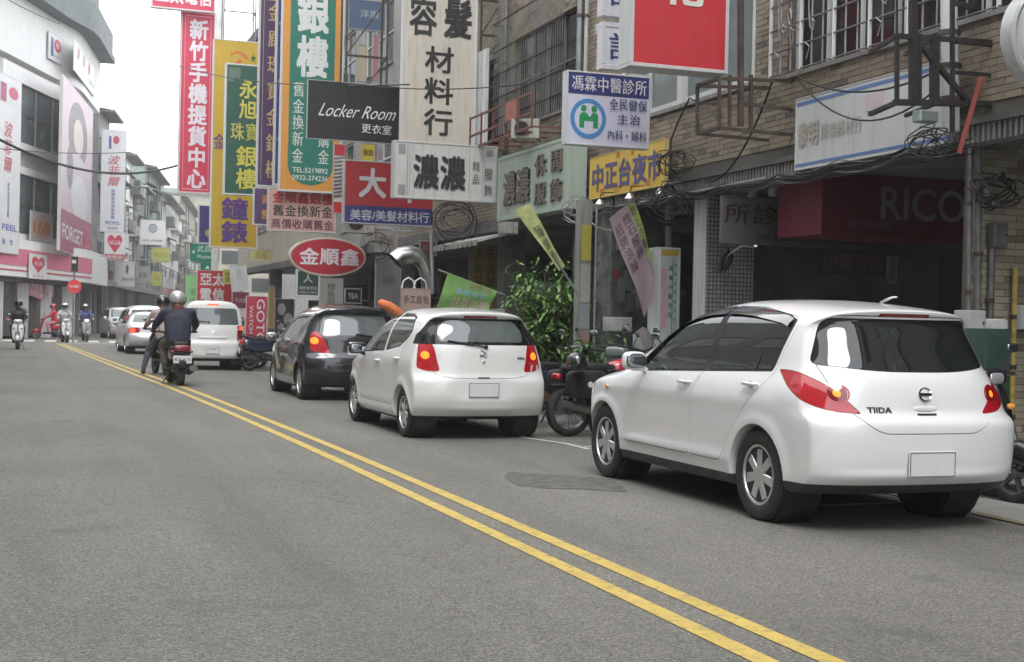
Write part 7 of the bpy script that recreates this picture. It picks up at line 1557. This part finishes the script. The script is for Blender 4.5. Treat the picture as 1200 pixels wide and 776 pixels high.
_a = on(1166, 290, Y=9.8); pipe_thing('conduit under the grey meter box on the brick pier', [(_a.x, 9.84, _a.z), (_a.x, 9.84, .9), (_a.x-.03, 9.84, .2)], .03, 'steel_grey')
_b = on(1190, 385, Y=9.8); pipe_thing('yellow gas pipe down the brick pier at the right edge', [(_b.x, 9.82, 1.9), (_b.x, 9.82, .14)], .025, 'yellow')
pipe_thing('grey drainpipe at the party wall above the clinic sign', [(FX-.08, 18.85, 8.5), (FX-.08, 18.85, 3.3)], .05, 'galv')
pipe_thing('pair of thin pipes next to the party-wall drainpipe', [(FX-.08, 18.6, 8.5), (FX-.08, 18.6, 3.2)], .03, 'pvc')
for k, x in enumerate((.0, .14)): pipe_thing(('left', 'right')[k]+' one of two pipes climbing past the barred windows', [(FX-.1, 22.15+x, 8.2), (FX-.1, 22.15+x, 3.3)], .035, 'steel_grey')
pipe_thing('white downpipe inside the arcade left of the tiled pier', [on(784, 295, Y=16.9), on(784, 170, Y=16.9)], .05, 'pvc')
def wall_box(name, label, box, Y, d, m, bevel=.01, cat='box'):
    p0, p1 = on(box[0], box[3], Y=Y), on(box[2], box[1], Y=Y); c = ((p0.x+p1.x)/2, Y, p0.z); o = empty(name, c, 0, label, cat)
    w_ = (p1.x-p0.x)/2; h_ = p1.z-p0.z; MB().box(-w_, -d, 0, w_, 0, h_).build('casing', WM[m] if m in WM else smat(m), o, bevel=bevel, seg=2)
    MB().box(-w_*.8, -d-.006, h_*.08, w_*.8, -d-.0005, h_*.92).build('door_panel', WM[m] if m in WM else smat(m), o, bevel=.002); MB().box(w_*.5, -d-.02, h_*.45, w_*.62, -d-.007, h_*.55).build('latch', WM['steel'], o); return o
wall_box('meter_box', 'grey electricity meter box high on the brick pier', (1156, 262, 1173, 290), 9.86, .10, 'steel_grey')
wall_box('meter_box', 'white gas meter at the right edge above the yellow pipe', (1185, 358, 1204, 386), 9.86, .12, 'white_metal')
wall_box('cabinet', 'grey switch box standing behind the near white car', (1117, 364, 1138, 392), 9.7, .2, 'pvc')
wall_box('cabinet', 'dark green street cabinet behind the near white car', (1120, 385, 1152, 470), 9.5, .35, (.03, .06, .05))
wall_box('storage_box', 'rounded white box beside the dark green cabinet', (1146, 374, 1164, 398), 9.75, .2, 'white_metal', .03)
wall_box('cabinet', 'small grey junction box on the clinic party wall', (697, 30, 706, 42), 18.3, .1, 'pvc')
# ---- spot lamps on a track under the arcade, exhaust hose, wall lamp
tr = empty('track_light', on(920, 218, Y=13.4), 0, 'track with four white spot lamps under the arcade ceiling', 'lamp')
MB().bar(on(880, 214, Y=14.2), on(952, 204, Y=13.0), .02).build('track', WM['black_steel'], tr, world=True)
for px_, py_, y_ in ((882, 226, 14.1), (906, 224, 13.8), (926, 220, 13.4), (949, 215, 13.1)):
    c = on(px_, py_, Y=y_); l = MB(); l.tube(c+Vector((0, 0, .12)), c+Vector((0, 0, .05)), .01, 6); l.tube(c+Vector((0, 0, .06)), c+Vector((-.01, 0, -.06)), .04, 12, .052); l.build('spot_lamp', WM['frame_white'], tr, world=True, smooth=50)
hs = empty('hose_reel', on(850, 298, Y=14.75), 0, 'black ribbed hose with a round lamp bracket fixed to the tiled pier', 'hose')
MB().pipe([on(843, 318, Y=14.6), on(846, 302, Y=14.6), on(853, 293, Y=14.6), on(857, 300, Y=14.6), on(852, 312, Y=14.6), on(848, 316, Y=14.6)], .035, 10).build('hose', WM['black_steel'], hs, world=True, smooth=60)
MB().pipe([on(852, 300, Y=14.6), on(870, 288, Y=14.5), on(884, 290, Y=14.4)], .015, 8).build('arm', WM['galv'], hs, world=True, smooth=60)
MB().lathe([(.02, .10), (.07, .06), (.085, 0), (.075, 0), (.02, .05)], 16, Matrix.Translation(on(889, 290, Y=14.35))).build('lamp_bowl', MT['chrome'], hs, world=True, smooth=50)
for k, (px_, py_) in enumerate(((703, 240), (738, 233), (774, 228))):
    c = on(px_, py_, X=7.35); l = empty('sign_lamp', c, 0, ('left', 'middle', 'right')[k]+' one of three small bell lamps under the yellow night-market board', 'lamp', 'bell lamps under the yellow board')
    MB().lathe([(.015, .08), (.035, .06), (.075, .0), (.068, 0), (.03, .04)], 16).build('shade', MT['chrome'], l, smooth=50); MB().sphere((0, 0, .0), .03, 10, 6).build('bulb', smat((.6, .6, .55)), l, smooth=60); MB().pipe([(0, 0, .08), (.02, 0, .16), (.2, 0, .18)], .008, 6).build('arm', WM['steel'], l)
# ---- cables
def sag(a, b_, d=.2, n=14, wob=0.0, seed=0):
    rs = random.Random(seed); a, b_ = Vector(a), Vector(b_); return [a+(b_-a)*k/n-Vector((0, 0, d*4*(k/n)*(1-k/n)))+Vector((rs.uniform(-wob, wob), rs.uniform(-wob, wob), rs.uniform(-wob, wob))) for k in range(n+1)]
def cable(label, pts, r_=.010, m='wire', group='cables strung over the street'):
    o = MB().pipe([Vector(p)-Vector(pts[0]) for p in pts], r_, 6).build('cable', WM[m], None, smooth=60, loc=pts[0]); return tag(o, label, 'cable', group)
cable('heavy black cable sagging in front of the corner building to the crimson sign', sag(on(-25, 150, Y=50), on(225, 188, Y=60), 1.0, 20), .05)
cable('thin cable across the far street just above the heavy one', sag(on(-20, 172, Y=58), on(215, 172, Y=70), .3, 14), .018)
cable('thin wire crossing in front of the mustard and green signs', sag(on(190, 70, Y=48), on(480, 99, Y=21), .3, 14), .012)
cable('thin wire crossing in front of the cream vertical sign', sag(on(395, 96, Y=24), on(640, 96, Y=19), .12, 14), .009)
cable('wire high on the left above the roof overhang', sag(on(-10, -12, Y=60), on(70, 28, Y=70), .1, 8), .02)
cable('pale wire across the far street at first-floor height', sag(on(118, 300, Y=80), on(232, 306, Y=90), .1, 8), .025, 'galv')
cable('black cable looping across the brick band to the white board', sag(on(826, 214, X=7.5), on(905, 96, X=7.5), .28, 14), .012)
cable('cable drooping across the white board from its top left corner', sag(on(934, 90, X=7.5), on(1092, 86, X=7.35), .16, 14), .010)
cable('second cable sagging across the white board', sag(on(934, 92, X=7.5), on(1100, 102, X=7.35), .36, 14), .009)
cable('cable from the left window corner down the party wall', [on(808, 115, X=7.6), on(795, 142, X=7.55), on(786, 165, X=7.5), on(786, 200, X=7.5), on(800, 215, X=7.5)], .012)
cable('loose cable rising to the window ledge from the party wall', sag(on(808, 115, X=7.55), on(842, 121, X=7.5), .03, 8), .010)
cb_ = empty('cable_bundle', (7.55, 14, 2.95), 0, 'bundle of tangled black cables slung along the arcade ledge', 'cable bundle')
for k in range(7):
    rs = random.Random(k); pts = []
    for i in range(9): y_ = 18.6-i*1.15; pts.append((7.60-.03*(k % 3)+rs.uniform(-.03, .03), y_, 2.98-.018*k+rs.uniform(-.035, .045)))
    P = []
    for i in range(8): P += sag(pts[i], pts[i+1], .04+.03*rs.random(), 5)[:-1]
    MB().pipe(P, .006+.004*(k % 2), 6).build('cable', WM['wire' if k % 4 else 'steel_grey'], cb_, world=True, smooth=60)
MB().tube((7.66, 18.4, 2.92), (7.66, 13.2, 2.96), .022, 10).build('conduit', WM['galv'], cb_, world=True, smooth=60)
def tangle(label, c, R_, n, seed, flat=.4, r_=.006, m='wire'):
    rs = random.Random(seed); o = empty('cable_coil', c, 0, label, 'cable coil', None)
    for k in range(n):
        a0 = rs.uniform(0, 6.28); q = R_*rs.uniform(.55, 1); e = rs.uniform(.6, 1); off = Vector((rs.uniform(-.2, .2)*R_, rs.uniform(-.1, .1), rs.uniform(-.25, .25)*R_))
        MB().pipe([off+Vector((q*math.cos(a0+t), flat*.3*math.sin(2*t+k), q*e*math.sin(a0+t))) for t in np.linspace(0, rs.uniform(4.5, 6.6), 16)], r_, 5).build('cable', WM[m], o, smooth=60)
    return o
tangle('large coil of black cable hanging below the wide white lightbox', on(532, 262, X=7.3), .42, 9, 3, r_=.008)
tangle('grey tangle of cables by the lower right corner of the leisurewear sign', on(676, 248, X=7.2), .22, 8, 5, m='galv', r_=.006)
tangle('knot of cables on the party wall right of the night-market board', on(790, 190, X=7.45), .20, 9, 8)
tangle('cable knot below the night-market board at the arcade mouth', on(787, 238, X=7.4), .28, 9, 9, r_=.007)
tangle('black cable knot under the floodlight', on(1090, 165, Y=9.6), .16, 8, 11)
tangle('coil of black cable hanging on the brick pier', on(1166, 222, Y=9.7), .20, 8, 12, r_=.008)
tangle('cable tangle behind the red oval sign', on(440, 290, Y=27), .35, 8, 14)
cable('white wire dropping from the leisurewear sign tangle to the pink flag', sag(on(676, 240, X=7.2), on(718, 270, Y=16), .1, 10), .010, 'galv')
# ---- leafy shrub and companions
LM = [mat('leaf_dark', (.07, .15, .035), .45, var=.25, scale=3), mat('leaf_mid', (.13, .26, .06), .45, var=.25, scale=3), mat('leaf_light', (.22, .36, .10), .45, var=.25, scale=3)]
def shrub(label, loc, R_, H, nst, nleaf, seed, leaf=.15, name='shrub'):
    rs = random.Random(seed); r = empty(name, loc, 0, label, 'shrub')
    pot = MB(); pot.lathe([(.16, 0), (.22, .30), (.24, .32), (.20, .32), (.19, .28), (.001, .28)], 16); pot.build('pot', smat((.16, .08, .05)), r, smooth=40)
    tips = []; st = MB()
    for k in range(nst):
        a = rs.uniform(0, 6.28); q = R_*rs.uniform(.15, 1); top = Vector((q*math.cos(a), q*math.sin(a)*.8, H*rs.uniform(.45, 1)))
        P = [Vector((0, 0, .28)), Vector((top.x*.3, top.y*.3, top.z*.5)), top]; st.pipe(P, [.018, .012, .005], 5); tips += [P[1]+(P[2]-P[1])*t for t in (.2, .4, .6, .8, 1)]
    st.build('stem', WM['wood'], r, smooth=50)
    lv = [MB() for _ in LM]
    for k in range(nleaf):
        p = rs.choice(tips)+Vector((rs.gauss(0, .10), rs.gauss(0, .10), rs.gauss(0, .08))); a = rs.uniform(0, 6.28); el = rs.uniform(-.9, .5); L_ = leaf*rs.uniform(.6, 1.2)
        d = Vector((math.cos(a)*math.cos(el), math.sin(a)*math.cos(el), math.sin(el))); s = d.cross(Vector((0, 0, 1))).normalized()*L_*.16; n_ = s.cross(d).normalized()*L_*.06
        lv[rs.choices((0, 1, 2), (4, 4, 2))[0]].add([p, p+d*L_*.35+s+n_, p+d*L_*.75+s*.7-n_, p+d*L_-n_*2.5, p+d*L_*.75-s*.7-n_, p+d*L_*.35-s+n_, p+d*L_*.5], [(0, 1, 6), (1, 2, 6), (2, 3, 6), (3, 4, 6), (4, 5, 6), (5, 0, 6)])
    for mb, m in zip(lv, LM): mb.build('leaves', m, r, kind='stuff')
    return r
_c = on(640, 400, X=7.05); shrub('tall dense shrub with long glossy leaves between the white hatchbacks', (7.1, _c.y, .13), .60, 2.0, 50, 3400, 2, .14)
_c = on(675, 415, X=6.9); shrub('lower bushy potted plant in front of the tall shrub', (6.95, _c.y-.3, .13), .40, .95, 26, 1300, 4, .17)
_c = on(1180, 420, Y=9.5)
# ---- poster column and its papers
pc = empty('poster_post', on(684, 380, Y=16.6), 0, 'thin post plastered with faded posters and a yellow notice', 'post')
_x = on(684, 380, Y=16.6).x; MB().box(_x-.085, 16.6, .13, _x+.085, 16.75, 2.95).build('post', WM['conc'], pc, world=True)
rs = random.Random(5)
for k, (z0, z1, c) in enumerate(((2.15, 2.62, (.42, .36, .06)), (1.6, 2.1, (.34, .34, .31)), (1.25, 1.58, (.26, .28, .30)), (.85, 1.22, (.32, .22, .18)), (.4, .82, (.3, .3, .28)))): MB().box(_x-.07+rs.uniform(-.01, .02), 16.592, z0, _x+.075, 16.5985, z1).build('poster', smat(c, streak=.4), pc, world=True)
for k in range(9): MB().bar((_x+.10, 16.6, .5+k*.26), (_x+.16, 16.5, .56+k*.26), .012).build('rung', WM['steel'], pc, world=True)
MB().tube((_x+.13, 16.55, .2), (_x+.13, 16.55, 2.9), .018, 8).build('rod', WM['galv'], pc, world=True)
pq = empty('poster_wall', (7.65, 17.3, .5), 0, 'layers of torn posters stuck to the dark pier behind the pink flag', 'posters')
for k in range(16):
    x = 7.68+rs.uniform(0, .5); z = .4+rs.uniform(0, 2.0); c = rs.choice([(.26, .26, .23), (.16, .19, .16), (.34, .33, .30), (.12, .14, .12)]) if k != 5 else (.25, .03, .04)
    w_, h_ = (rs.uniform(.10, .22), rs.uniform(.14, .34)) if k != 5 else (.09, .12); MB().box(x, 17.338-.0008*k, z, x+w_, 17.3375-.0008*k, z+h_).build('torn_poster', smat(c, streak=.6), pq, world=True)
# ---- standing clinic sign
ss, sw, sh2 = sign('standing_sign', 'upright white light box with green edge and pink stain beside the tiled pier', (772, 290, 797, 398), PY(15.6), (.42, .46, .44), (.50, .52, .52), .32,
    [('馮珊中醫診所', .42, .16, .66, .80, (.06, .08, .16), V_), ('氣喘鼻過敏專科', .74, .12, .90, .85, (.05, .22, .15), V_)], .03, bands=[(.0, .0, 1, .07, (.45, .32, .05)), (.02, .22, .36, .9, (.50, .30, .32)), (.66, .08, .70, .97, (.08, .25, .16))], streak=.3)
# ---- cloth banners and flags
def cloth(name, label, corners, m, texts=(), pole=None, wave=.04, cat='flag', n=10):
    """corners: top-left, top-right, bottom-right, bottom-left in space"""
    A, B, C_, D_ = [Vector(c) for c in corners]; o = empty(name, A, 0, label, cat); nrm = (B-A).cross(D_-A).normalized(); vs = []
    f = lambda u, v, e=0.0: (A*(1-u)+B*u)*(1-v)+(D_*(1-u)+C_*u)*v+nrm*(wave*math.sin(v*7+u*3)*(.3+v)+e)
    for e in (0, .006):
        for j in range(n+1):
            for i in range(n+1): vs.append(f(i/n, j/n, e))
    k = (n+1)**2; ix = lambda i, j: j*(n+1)+i; fs = []
    for j in range(n):
        for i in range(n): fs += [(ix(i, j), ix(i+1, j), ix(i+1, j+1), ix(i, j+1)), (k+ix(i, j+1), k+ix(i+1, j+1), k+ix(i+1, j), k+ix(i, j))]
    for i in range(n): fs += [(ix(i, 0), k+ix(i, 0), k+ix(i+1, 0), ix(i+1, 0)), (ix(i, n), ix(i+1, n), k+ix(i+1, n), k+ix(i, n)), (ix(0, i), ix(0, i+1), k+ix(0, i+1), k+ix(0, i)), (ix(n, i), k+ix(n, i), k+ix(n, i+1), ix(n, i+1))]
    MB().add(vs, fs).build('cloth', m, o, world=True, smooth=60)
    sgn = -1 if nrm.dot(Vector((0, 0, 0))-A+Vector(C_POS.tolist())) < 0 else 1
    for t in texts:
        mb = MB(); letter(mb, t[0], t[1], 1-t[4], t[3], 1-t[2], t[6] if len(t) > 6 else False, bold=.014, cb='free')
        mb.v = [tuple(f(p[0], 1-p[2], (.010 if sgn > 0 else -.005))) for p in mb.v]; mb.build('lettering', smat(t[5]), o, world=True)
    if pole: MB().tube(Vector(pole[0]), Vector(pole[1]), pole[2], 8).build('pole', WM['galv'], o, world=True, smooth=60)
    return o
Y1 = 15.7
cloth('pole_flag', 'lime green banner behind the leaning pink flag', [on(736, 240, Y=15.85), on(744, 237, Y=15.85), on(772, 325, Y=15.85), on(758, 330, Y=15.85)], mat('lime_cloth', (.36, .46, .10), .8, var=.1), [('煙上沙雕', .2, .02, .9, .6, (.12, .10, .12), True)], pole=(on(737, 236, Y=15.9), on(772, 345, Y=15.9), .012))
cloth('pole_flag', 'dusty pink banner leaning diagonally with dark characters', [on(714, 256, Y=Y1), on(735, 240, Y=Y1), on(774, 340, Y=Y1), on(756, 372, Y=Y1)], mat('pink_grey_cloth', (.36, .27, .30), .85, var=.12), [('煙石酸麻', .54, .06, .96, .55, (.10, .06, .09), True), ('招牌涼麵', .06, .10, .46, .6, (.10, .06, .09), True)], pole=(on(734, 238, Y=15.75), on(776, 350, Y=15.75), .012))
cloth('pole_flag', 'furled yellow-green banner on a long pole slanting over the shrub', [on(603, 246, Y=15.9), on(621, 238, Y=15.9), on(662, 312, Y=15.9), on(656, 318, Y=15.9)], mat('yellow_green_cloth', (.34, .38, .16), .8, var=.25, scale=12), [('麵線羹', .2, .3, .8, .9, (.10, .09, .05), True)], pole=(on(612, 242, Y=15.92), on(678, 346, Y=15.92), .013), wave=.02)
cloth('banner', 'tilted green banner advertising liquorice guava above the small white hatchback', [on(525, 320, Y=18.5), on(583, 341, Y=18.5), on(572, 364, Y=18.5), on(512, 360, Y=18.5)], mat('grass_green_cloth', (.13, .26, .07), .8, var=.2, scale=6), [('古早味', .44, .02, .92, .28, (.28, .16, .14)), ('新鮮現切', .24, .30, .86, .55, (.20, .38, .42)), ('甘草芭樂', .22, .60, .95, .98, (.48, .30, .30))], pole=(on(513, 316, Y=18.52), on(592, 346, Y=18.52), .012), cat='banner', wave=.015)
# handbag-shaped board with tube handles
hb_, hw_, hh_ = sign('board_sign', 'pinkish bag-shaped board with two white tube handles', (470, 338, 505, 372), PY(21.2), (.34, .24, .22), (.3, .22, .2), .12, [('手工皮包', .05, .2, .95, .55, (.10, .06, .06))], .01)
for dx in (-.12, .08): MB().pipe([(dx-.11, .05, hh_), (dx-.08, .05, hh_+.12), (dx, .05, hh_+.17), (dx+.08, .05, hh_+.12), (dx+.11, .05, hh_)], .014, 8).build('handle', WM['frame_white'], hb_, smooth=60)
# duct elbow
du = empty('exhaust_duct', on(500, 335, Y=22.4), 0, 'shiny bent metal exhaust duct over the bag-shaped board', 'duct')
pts = [on(p[0], p[1], Y=22.4) for p in ((505, 345), (504, 328), (500, 312), (492, 302), (481, 298), (470, 300), (463, 306))]; rr = .155
MB().pipe(pts, rr, 20, caps=False).build('duct', mat('duct_metal', (.50, .50, .48), .28, 1, var=.1), du, world=True, smooth=60)
for p_, q_ in zip(pts[:-1], pts[1:]):
    d = (q_-p_).normalized(); MB().lathe([(rr*1.0, -.012), (rr*1.08, 0), (rr*1.0, .012)], 20, Matrix.Translation((p_+q_)/2) @ d.to_track_quat('Z', 'Y').to_matrix().to_4x4(), close=False).build('seam_ring', WM['galv'], du, world=True, smooth=60) if False else None
MB().tube(on(505, 272, Y=22.0), on(507, 345, Y=22.0), .035, 8).build('post', WM['galv'], du, world=True)
# orange inflatable
oi = empty('orange_tube_sign', on(455, 362, Y=19.5), 0, 'orange padded tube sticking up beyond the graphite hatchback', 'inflatable'); MB().pipe([on(443, 354, Y=19.4), on(446, 355, Y=19.4), on(456, 359, Y=19.4), on(466, 366, Y=19.4), on(470, 372, Y=19.4)], [.02, .06, .07, .07, .065], 16).build('tube', mat('orange_foam', (.55, .15, .05), .6, var=.2, scale=5), oi, world=True, smooth=70)
# yellow door panel with black characters
sign('door_panel', 'yellow doorway panel with black brush characters behind the green banner', (550, 287, 585, 368), PY(23.4), (.24, .17, .03), (.16, .15, .13), .08, [('大千', .1, .02, .9, .22, (.02, .02, .02)), ('美容', .08, .24, .44, .62, (.05, .04, .02), V_), ('美髮', .54, .24, .92, .62, (.05, .04, .02), V_), ('材', .3, .64, .7, .82, (.04, .03, .02))], .03, streak=.4)
# doorway frame, shop awning and small signs along the arcade
aw = empty('shop_awning', (7.6, 23.3, 2.75), 0, 'pale strip awning over the yellow doorway panel', 'awning'); b = MB(); b.add([(7.2, 21.9, 2.70), (7.2, 24.6, 2.70), (7.8, 24.6, 2.86), (7.8, 21.9, 2.86), (7.2, 21.9, 2.66), (7.2, 24.6, 2.66), (7.8, 24.6, 2.82), (7.8, 21.9, 2.82)], [(0, 1, 2, 3), (7, 6, 5, 4), (0, 4, 5, 1), (2, 6, 7, 3), (0, 3, 7, 4), (1, 5, 6, 2)]); b.build('canopy', WM['white_metal'], aw, world=True)
for k in range(10): MB().box(7.185, 21.95+k*.27, 2.60, 7.199, 22.15+k*.27, 2.70).build('valance', WM['curtain'], aw, world=True)
def clutter_sign(label, box, Y, c, t=(), **k): return sign('shop_sign', label, box, PY(Y), c, k.pop('frame', (.3, .3, .3)), .12, t, .02, **k)
clutter_sign('pale board hanging under the red beauty sign', (458, 266, 482, 272), 24.4, (.42, .42, .42), [('營業中', .1, .1, .9, .9, (.2, .2, .2))])
clutter_sign('dark red panel in the shade behind the exhaust duct', (492, 282, 512, 300), 25.5, (.16, .02, .03), [('檳榔', .1, .1, .9, .9, (.25, .15, .1))])
clutter_sign('beige shop panel behind the small dark green sign', (374, 326, 402, 372), 33.6, (.26, .27, .25), [('韓系服飾', .3, .1, .7, .9, (.12, .12, .12), V_)])
clutter_sign('black arrow-shaped neon board reading Tea', (404, 338, 424, 356), 27.0, (.02, .02, .02), [('TEA', .15, .3, .8, .7, (.30, .45, .45))])
clutter_sign('cream shop panel at the back of the arcade left of the duct', (440, 268, 466, 296), 27.5, (.30, .29, .26), [('飾品', .15, .2, .85, .8, (.15, .13, .12))])
clutter_sign('grey shutter panel behind the small white hatchback', (440, 300, 470, 362), 27.2, (.22, .22, .215), [('出租', .25, .3, .75, .6, (.12, .12, .12))])
clutter_sign('brown and yellow strip sign above the Yaris-sized car row'.replace('the Yaris-sized car row', 'the graphite hatchback'), (296, 350, 316, 372), 40, (.30, .24, .08), [('小吃', .1, .2, .9, .8, (.08, .04, .02))])
clutter_sign('dark board with white flower posters by the watch banner', (322, 350, 345, 398), 37.2, (.05, .05, .05), bands=[(.1, .1, .55, .4, (.35, .35, .33), 'oval'), (.45, .35, .95, .65, (.33, .33, .31), 'oval'), (.1, .6, .5, .95, (.35, .35, .33), 'oval')])
clutter_sign('ochre pillar panel right of the watch banner', (315, 335, 322, 385), 37.0, (.30, .21, .05))
clutter_sign('maroon board left of the white cloth banner', (272, 342, 292, 362), 41, (.16, .03, .05), [('牛肉麵', .1, .2, .9, .8, (.4, .3, .3))])
clutter_sign('white price board pinned in the arcade beside the shrub', (565, 362, 592, 385), 18.6, (.40, .40, .40), [('特價', .1, .2, .9, .8, (.2, .05, .05))])
clutter_sign('pale green menu board glowing faintly behind the shrub', (630, 330, 655, 350), 21.6, (.45, .52, .46), [('菜單', .1, .2, .9, .8, (.1, .2, .12))])
clutter_sign('blue awning panel high between the vertical signs', (408, 0, 452, 36), 30.5, (.07, .11, .19), [('洋服', .3, .3, .85, .6, (.35, .38, .4))])
clutter_sign('narrow pink strip sign between the vertical signs', (437, 40, 444, 95), 29.8, (.42, .16, .18))
clutter_sign('cream strip sign between the vertical signs', (420, 52, 430, 96), 30.0, (.42, .36, .24))
clutter_sign('yellow and black strip sign above the red beauty sign', (423, 168, 440, 190), 29.0, (.50, .40, .06), [('服飾', .1, .1, .9, .9, (.1, .03, .02))])
# fluorescent tubes deep in the shops, shelves and goods
def tube_light(label, c, L_, ax='y'):
    o = empty('tube_light', c, 0, label, 'lamp', 'fluorescent tubes in the arcade shops'); d = Vector((0, L_/2, 0)) if ax == 'y' else Vector((L_/2, 0, 0)); MB().tube(-d, d, .018, 8).build('tube', WM['tube'], o); MB().bar(-d+Vector((0, 0, .04)), d+Vector((0, 0, .04)), .05, .03).build('holder', WM['frame_white'], o)
tube_light('fluorescent tube in the shop behind the tall shrub', (11.9, 18.0, 2.6), 1.1)
tube_light('fluorescent tube in the leisurewear shop', (12.2, 21.4, 2.6), 1.1); tube_light('fluorescent tube in the beauty supply shop', (12.0, 26.0, 2.6), 1.1); tube_light('fluorescent tube further along the row', (12.0, 34, 2.6), 1.1)
tube_light('fluorescent tube far down the arcade', (9.6, 41, 2.9), 1.1)
rs = random.Random(21); GC = [(.25, .08, .06), (.30, .28, .24), (.10, .14, .20), (.34, .30, .12), (.12, .12, .12), (.18, .26, .16), (.38, .38, .38), (.30, .16, .20)]
def shelf(label, x, y0, y1, H=1.9):
    o = empty('goods_shelf', (x, (y0+y1)/2, .135), 0, label, 'shelf'); b = MB(); n = 4
    b.box(x, y0, .135, x+.35, y0+.03, H); b.box(x, y1-.03, .135, x+.35, y1, H)
    for k in range(n): z = .25+k*(H-.3)/(n-1); b.box(x, y0+.03, z, x+.35, y1-.03, z+.025)
    b.build('rack', WM['steel_grey'], o, world=True)
    for k in range(n-1):
        yy = y0+.06; z = .277+k*(H-.3)/(n-1)
        while yy < y1-.2: w_ = rs.uniform(.12, .28); h_ = rs.uniform(.15, .38); MB().box(x+.04, yy, z, x+.30, min(yy+w_, y1-.05), z+h_).build('goods_box', smat(rs.choice(GC)), o, world=True); yy += w_+.03
for k, (x, y0, y1, lb) in enumerate(((9.6, 19.6, 21.2, 'shelf of boxed goods in the leisurewear arcade'), (9.4, 22.9, 24.6, 'shelf of bottles and boxes by the yellow doorway'), (9.3, 25.2, 27.6, 'long shelf of goods in the beauty supply arcade'), (9.3, 30.0, 32.6, 'shelf of goods in the grey building arcade'), (9.3, 33.2, 36.5, 'second shelf of goods in the grey building arcade'), (9.3, 38.2, 41.5, 'shelf of goods under the beige building'), (8.9, 42, 45, 'last shelf of goods near the crossing'))): shelf(lb, x, y0, y1)
# clothes rails in the shade
for k, (y0, y1) in enumerate(((19.3, 20.6), (28.0, 29.2), (34.2, 35.8))):
    o = empty('clothes_rail', (8.5, y0, .135), 0, ('clothes rail at the leisurewear shop', 'clothes rail at the corner of the grey building', 'clothes rail halfway along the grey building')[k], 'clothes rail'); MB().pipe([(8.5, y0, .135), (8.5, y0, 1.5), (8.5, y1, 1.5), (8.5, y1, .135)], .015, 6).build('rail', WM['galv'], o, world=True)
    yy = y0+.08
    while yy < y1-.1: b = MB(); superell(b, (8.5, yy, 1.5-.42), (.20, .022, .40), .6, 10, 6); b.build('garment', smat(rs.choice(GC)), o, world=True, smooth=60); yy += .11
# hanging dark sheets and boxes around the near arcade
wall_box('storage_box', 'white polystyrene box stacked by the poster pier', (706, 372, 730, 388), 16.9, .3, 'white_metal')
wall_box('storage_box', 'white and green glass-fronted box beside the red motorcycle', (741, 392, 768, 409), 15.9, .3, (.40, .46, .44))
wall_box('fan_unit', 'grey extractor housing over the arcade near the leisurewear sign', (583, 262, 600, 275), 20.6, .3, 'conc')
# ================================================================ thin street haze
hz_ = MB().box(-60, -60, -1.0, 110, 240, 26).build('haze', bpy.data.materials.new('street_haze'), kind='stuff')
m_ = hz_.data.materials[0]; m_.use_nodes = True; n_ = m_.node_tree.nodes; n_.clear(); v_ = n_.new('ShaderNodeVolumePrincipled'); o_ = n_.new('ShaderNodeOutputMaterial')
v_.inputs['Color'].default_value = (.95, .96, .97, 1); v_.inputs['Density'].default_value = .0012; v_.inputs['Anisotropy'].default_value = .2; m_.node_tree.links.new(v_.outputs[0], o_.inputs['Volume'])
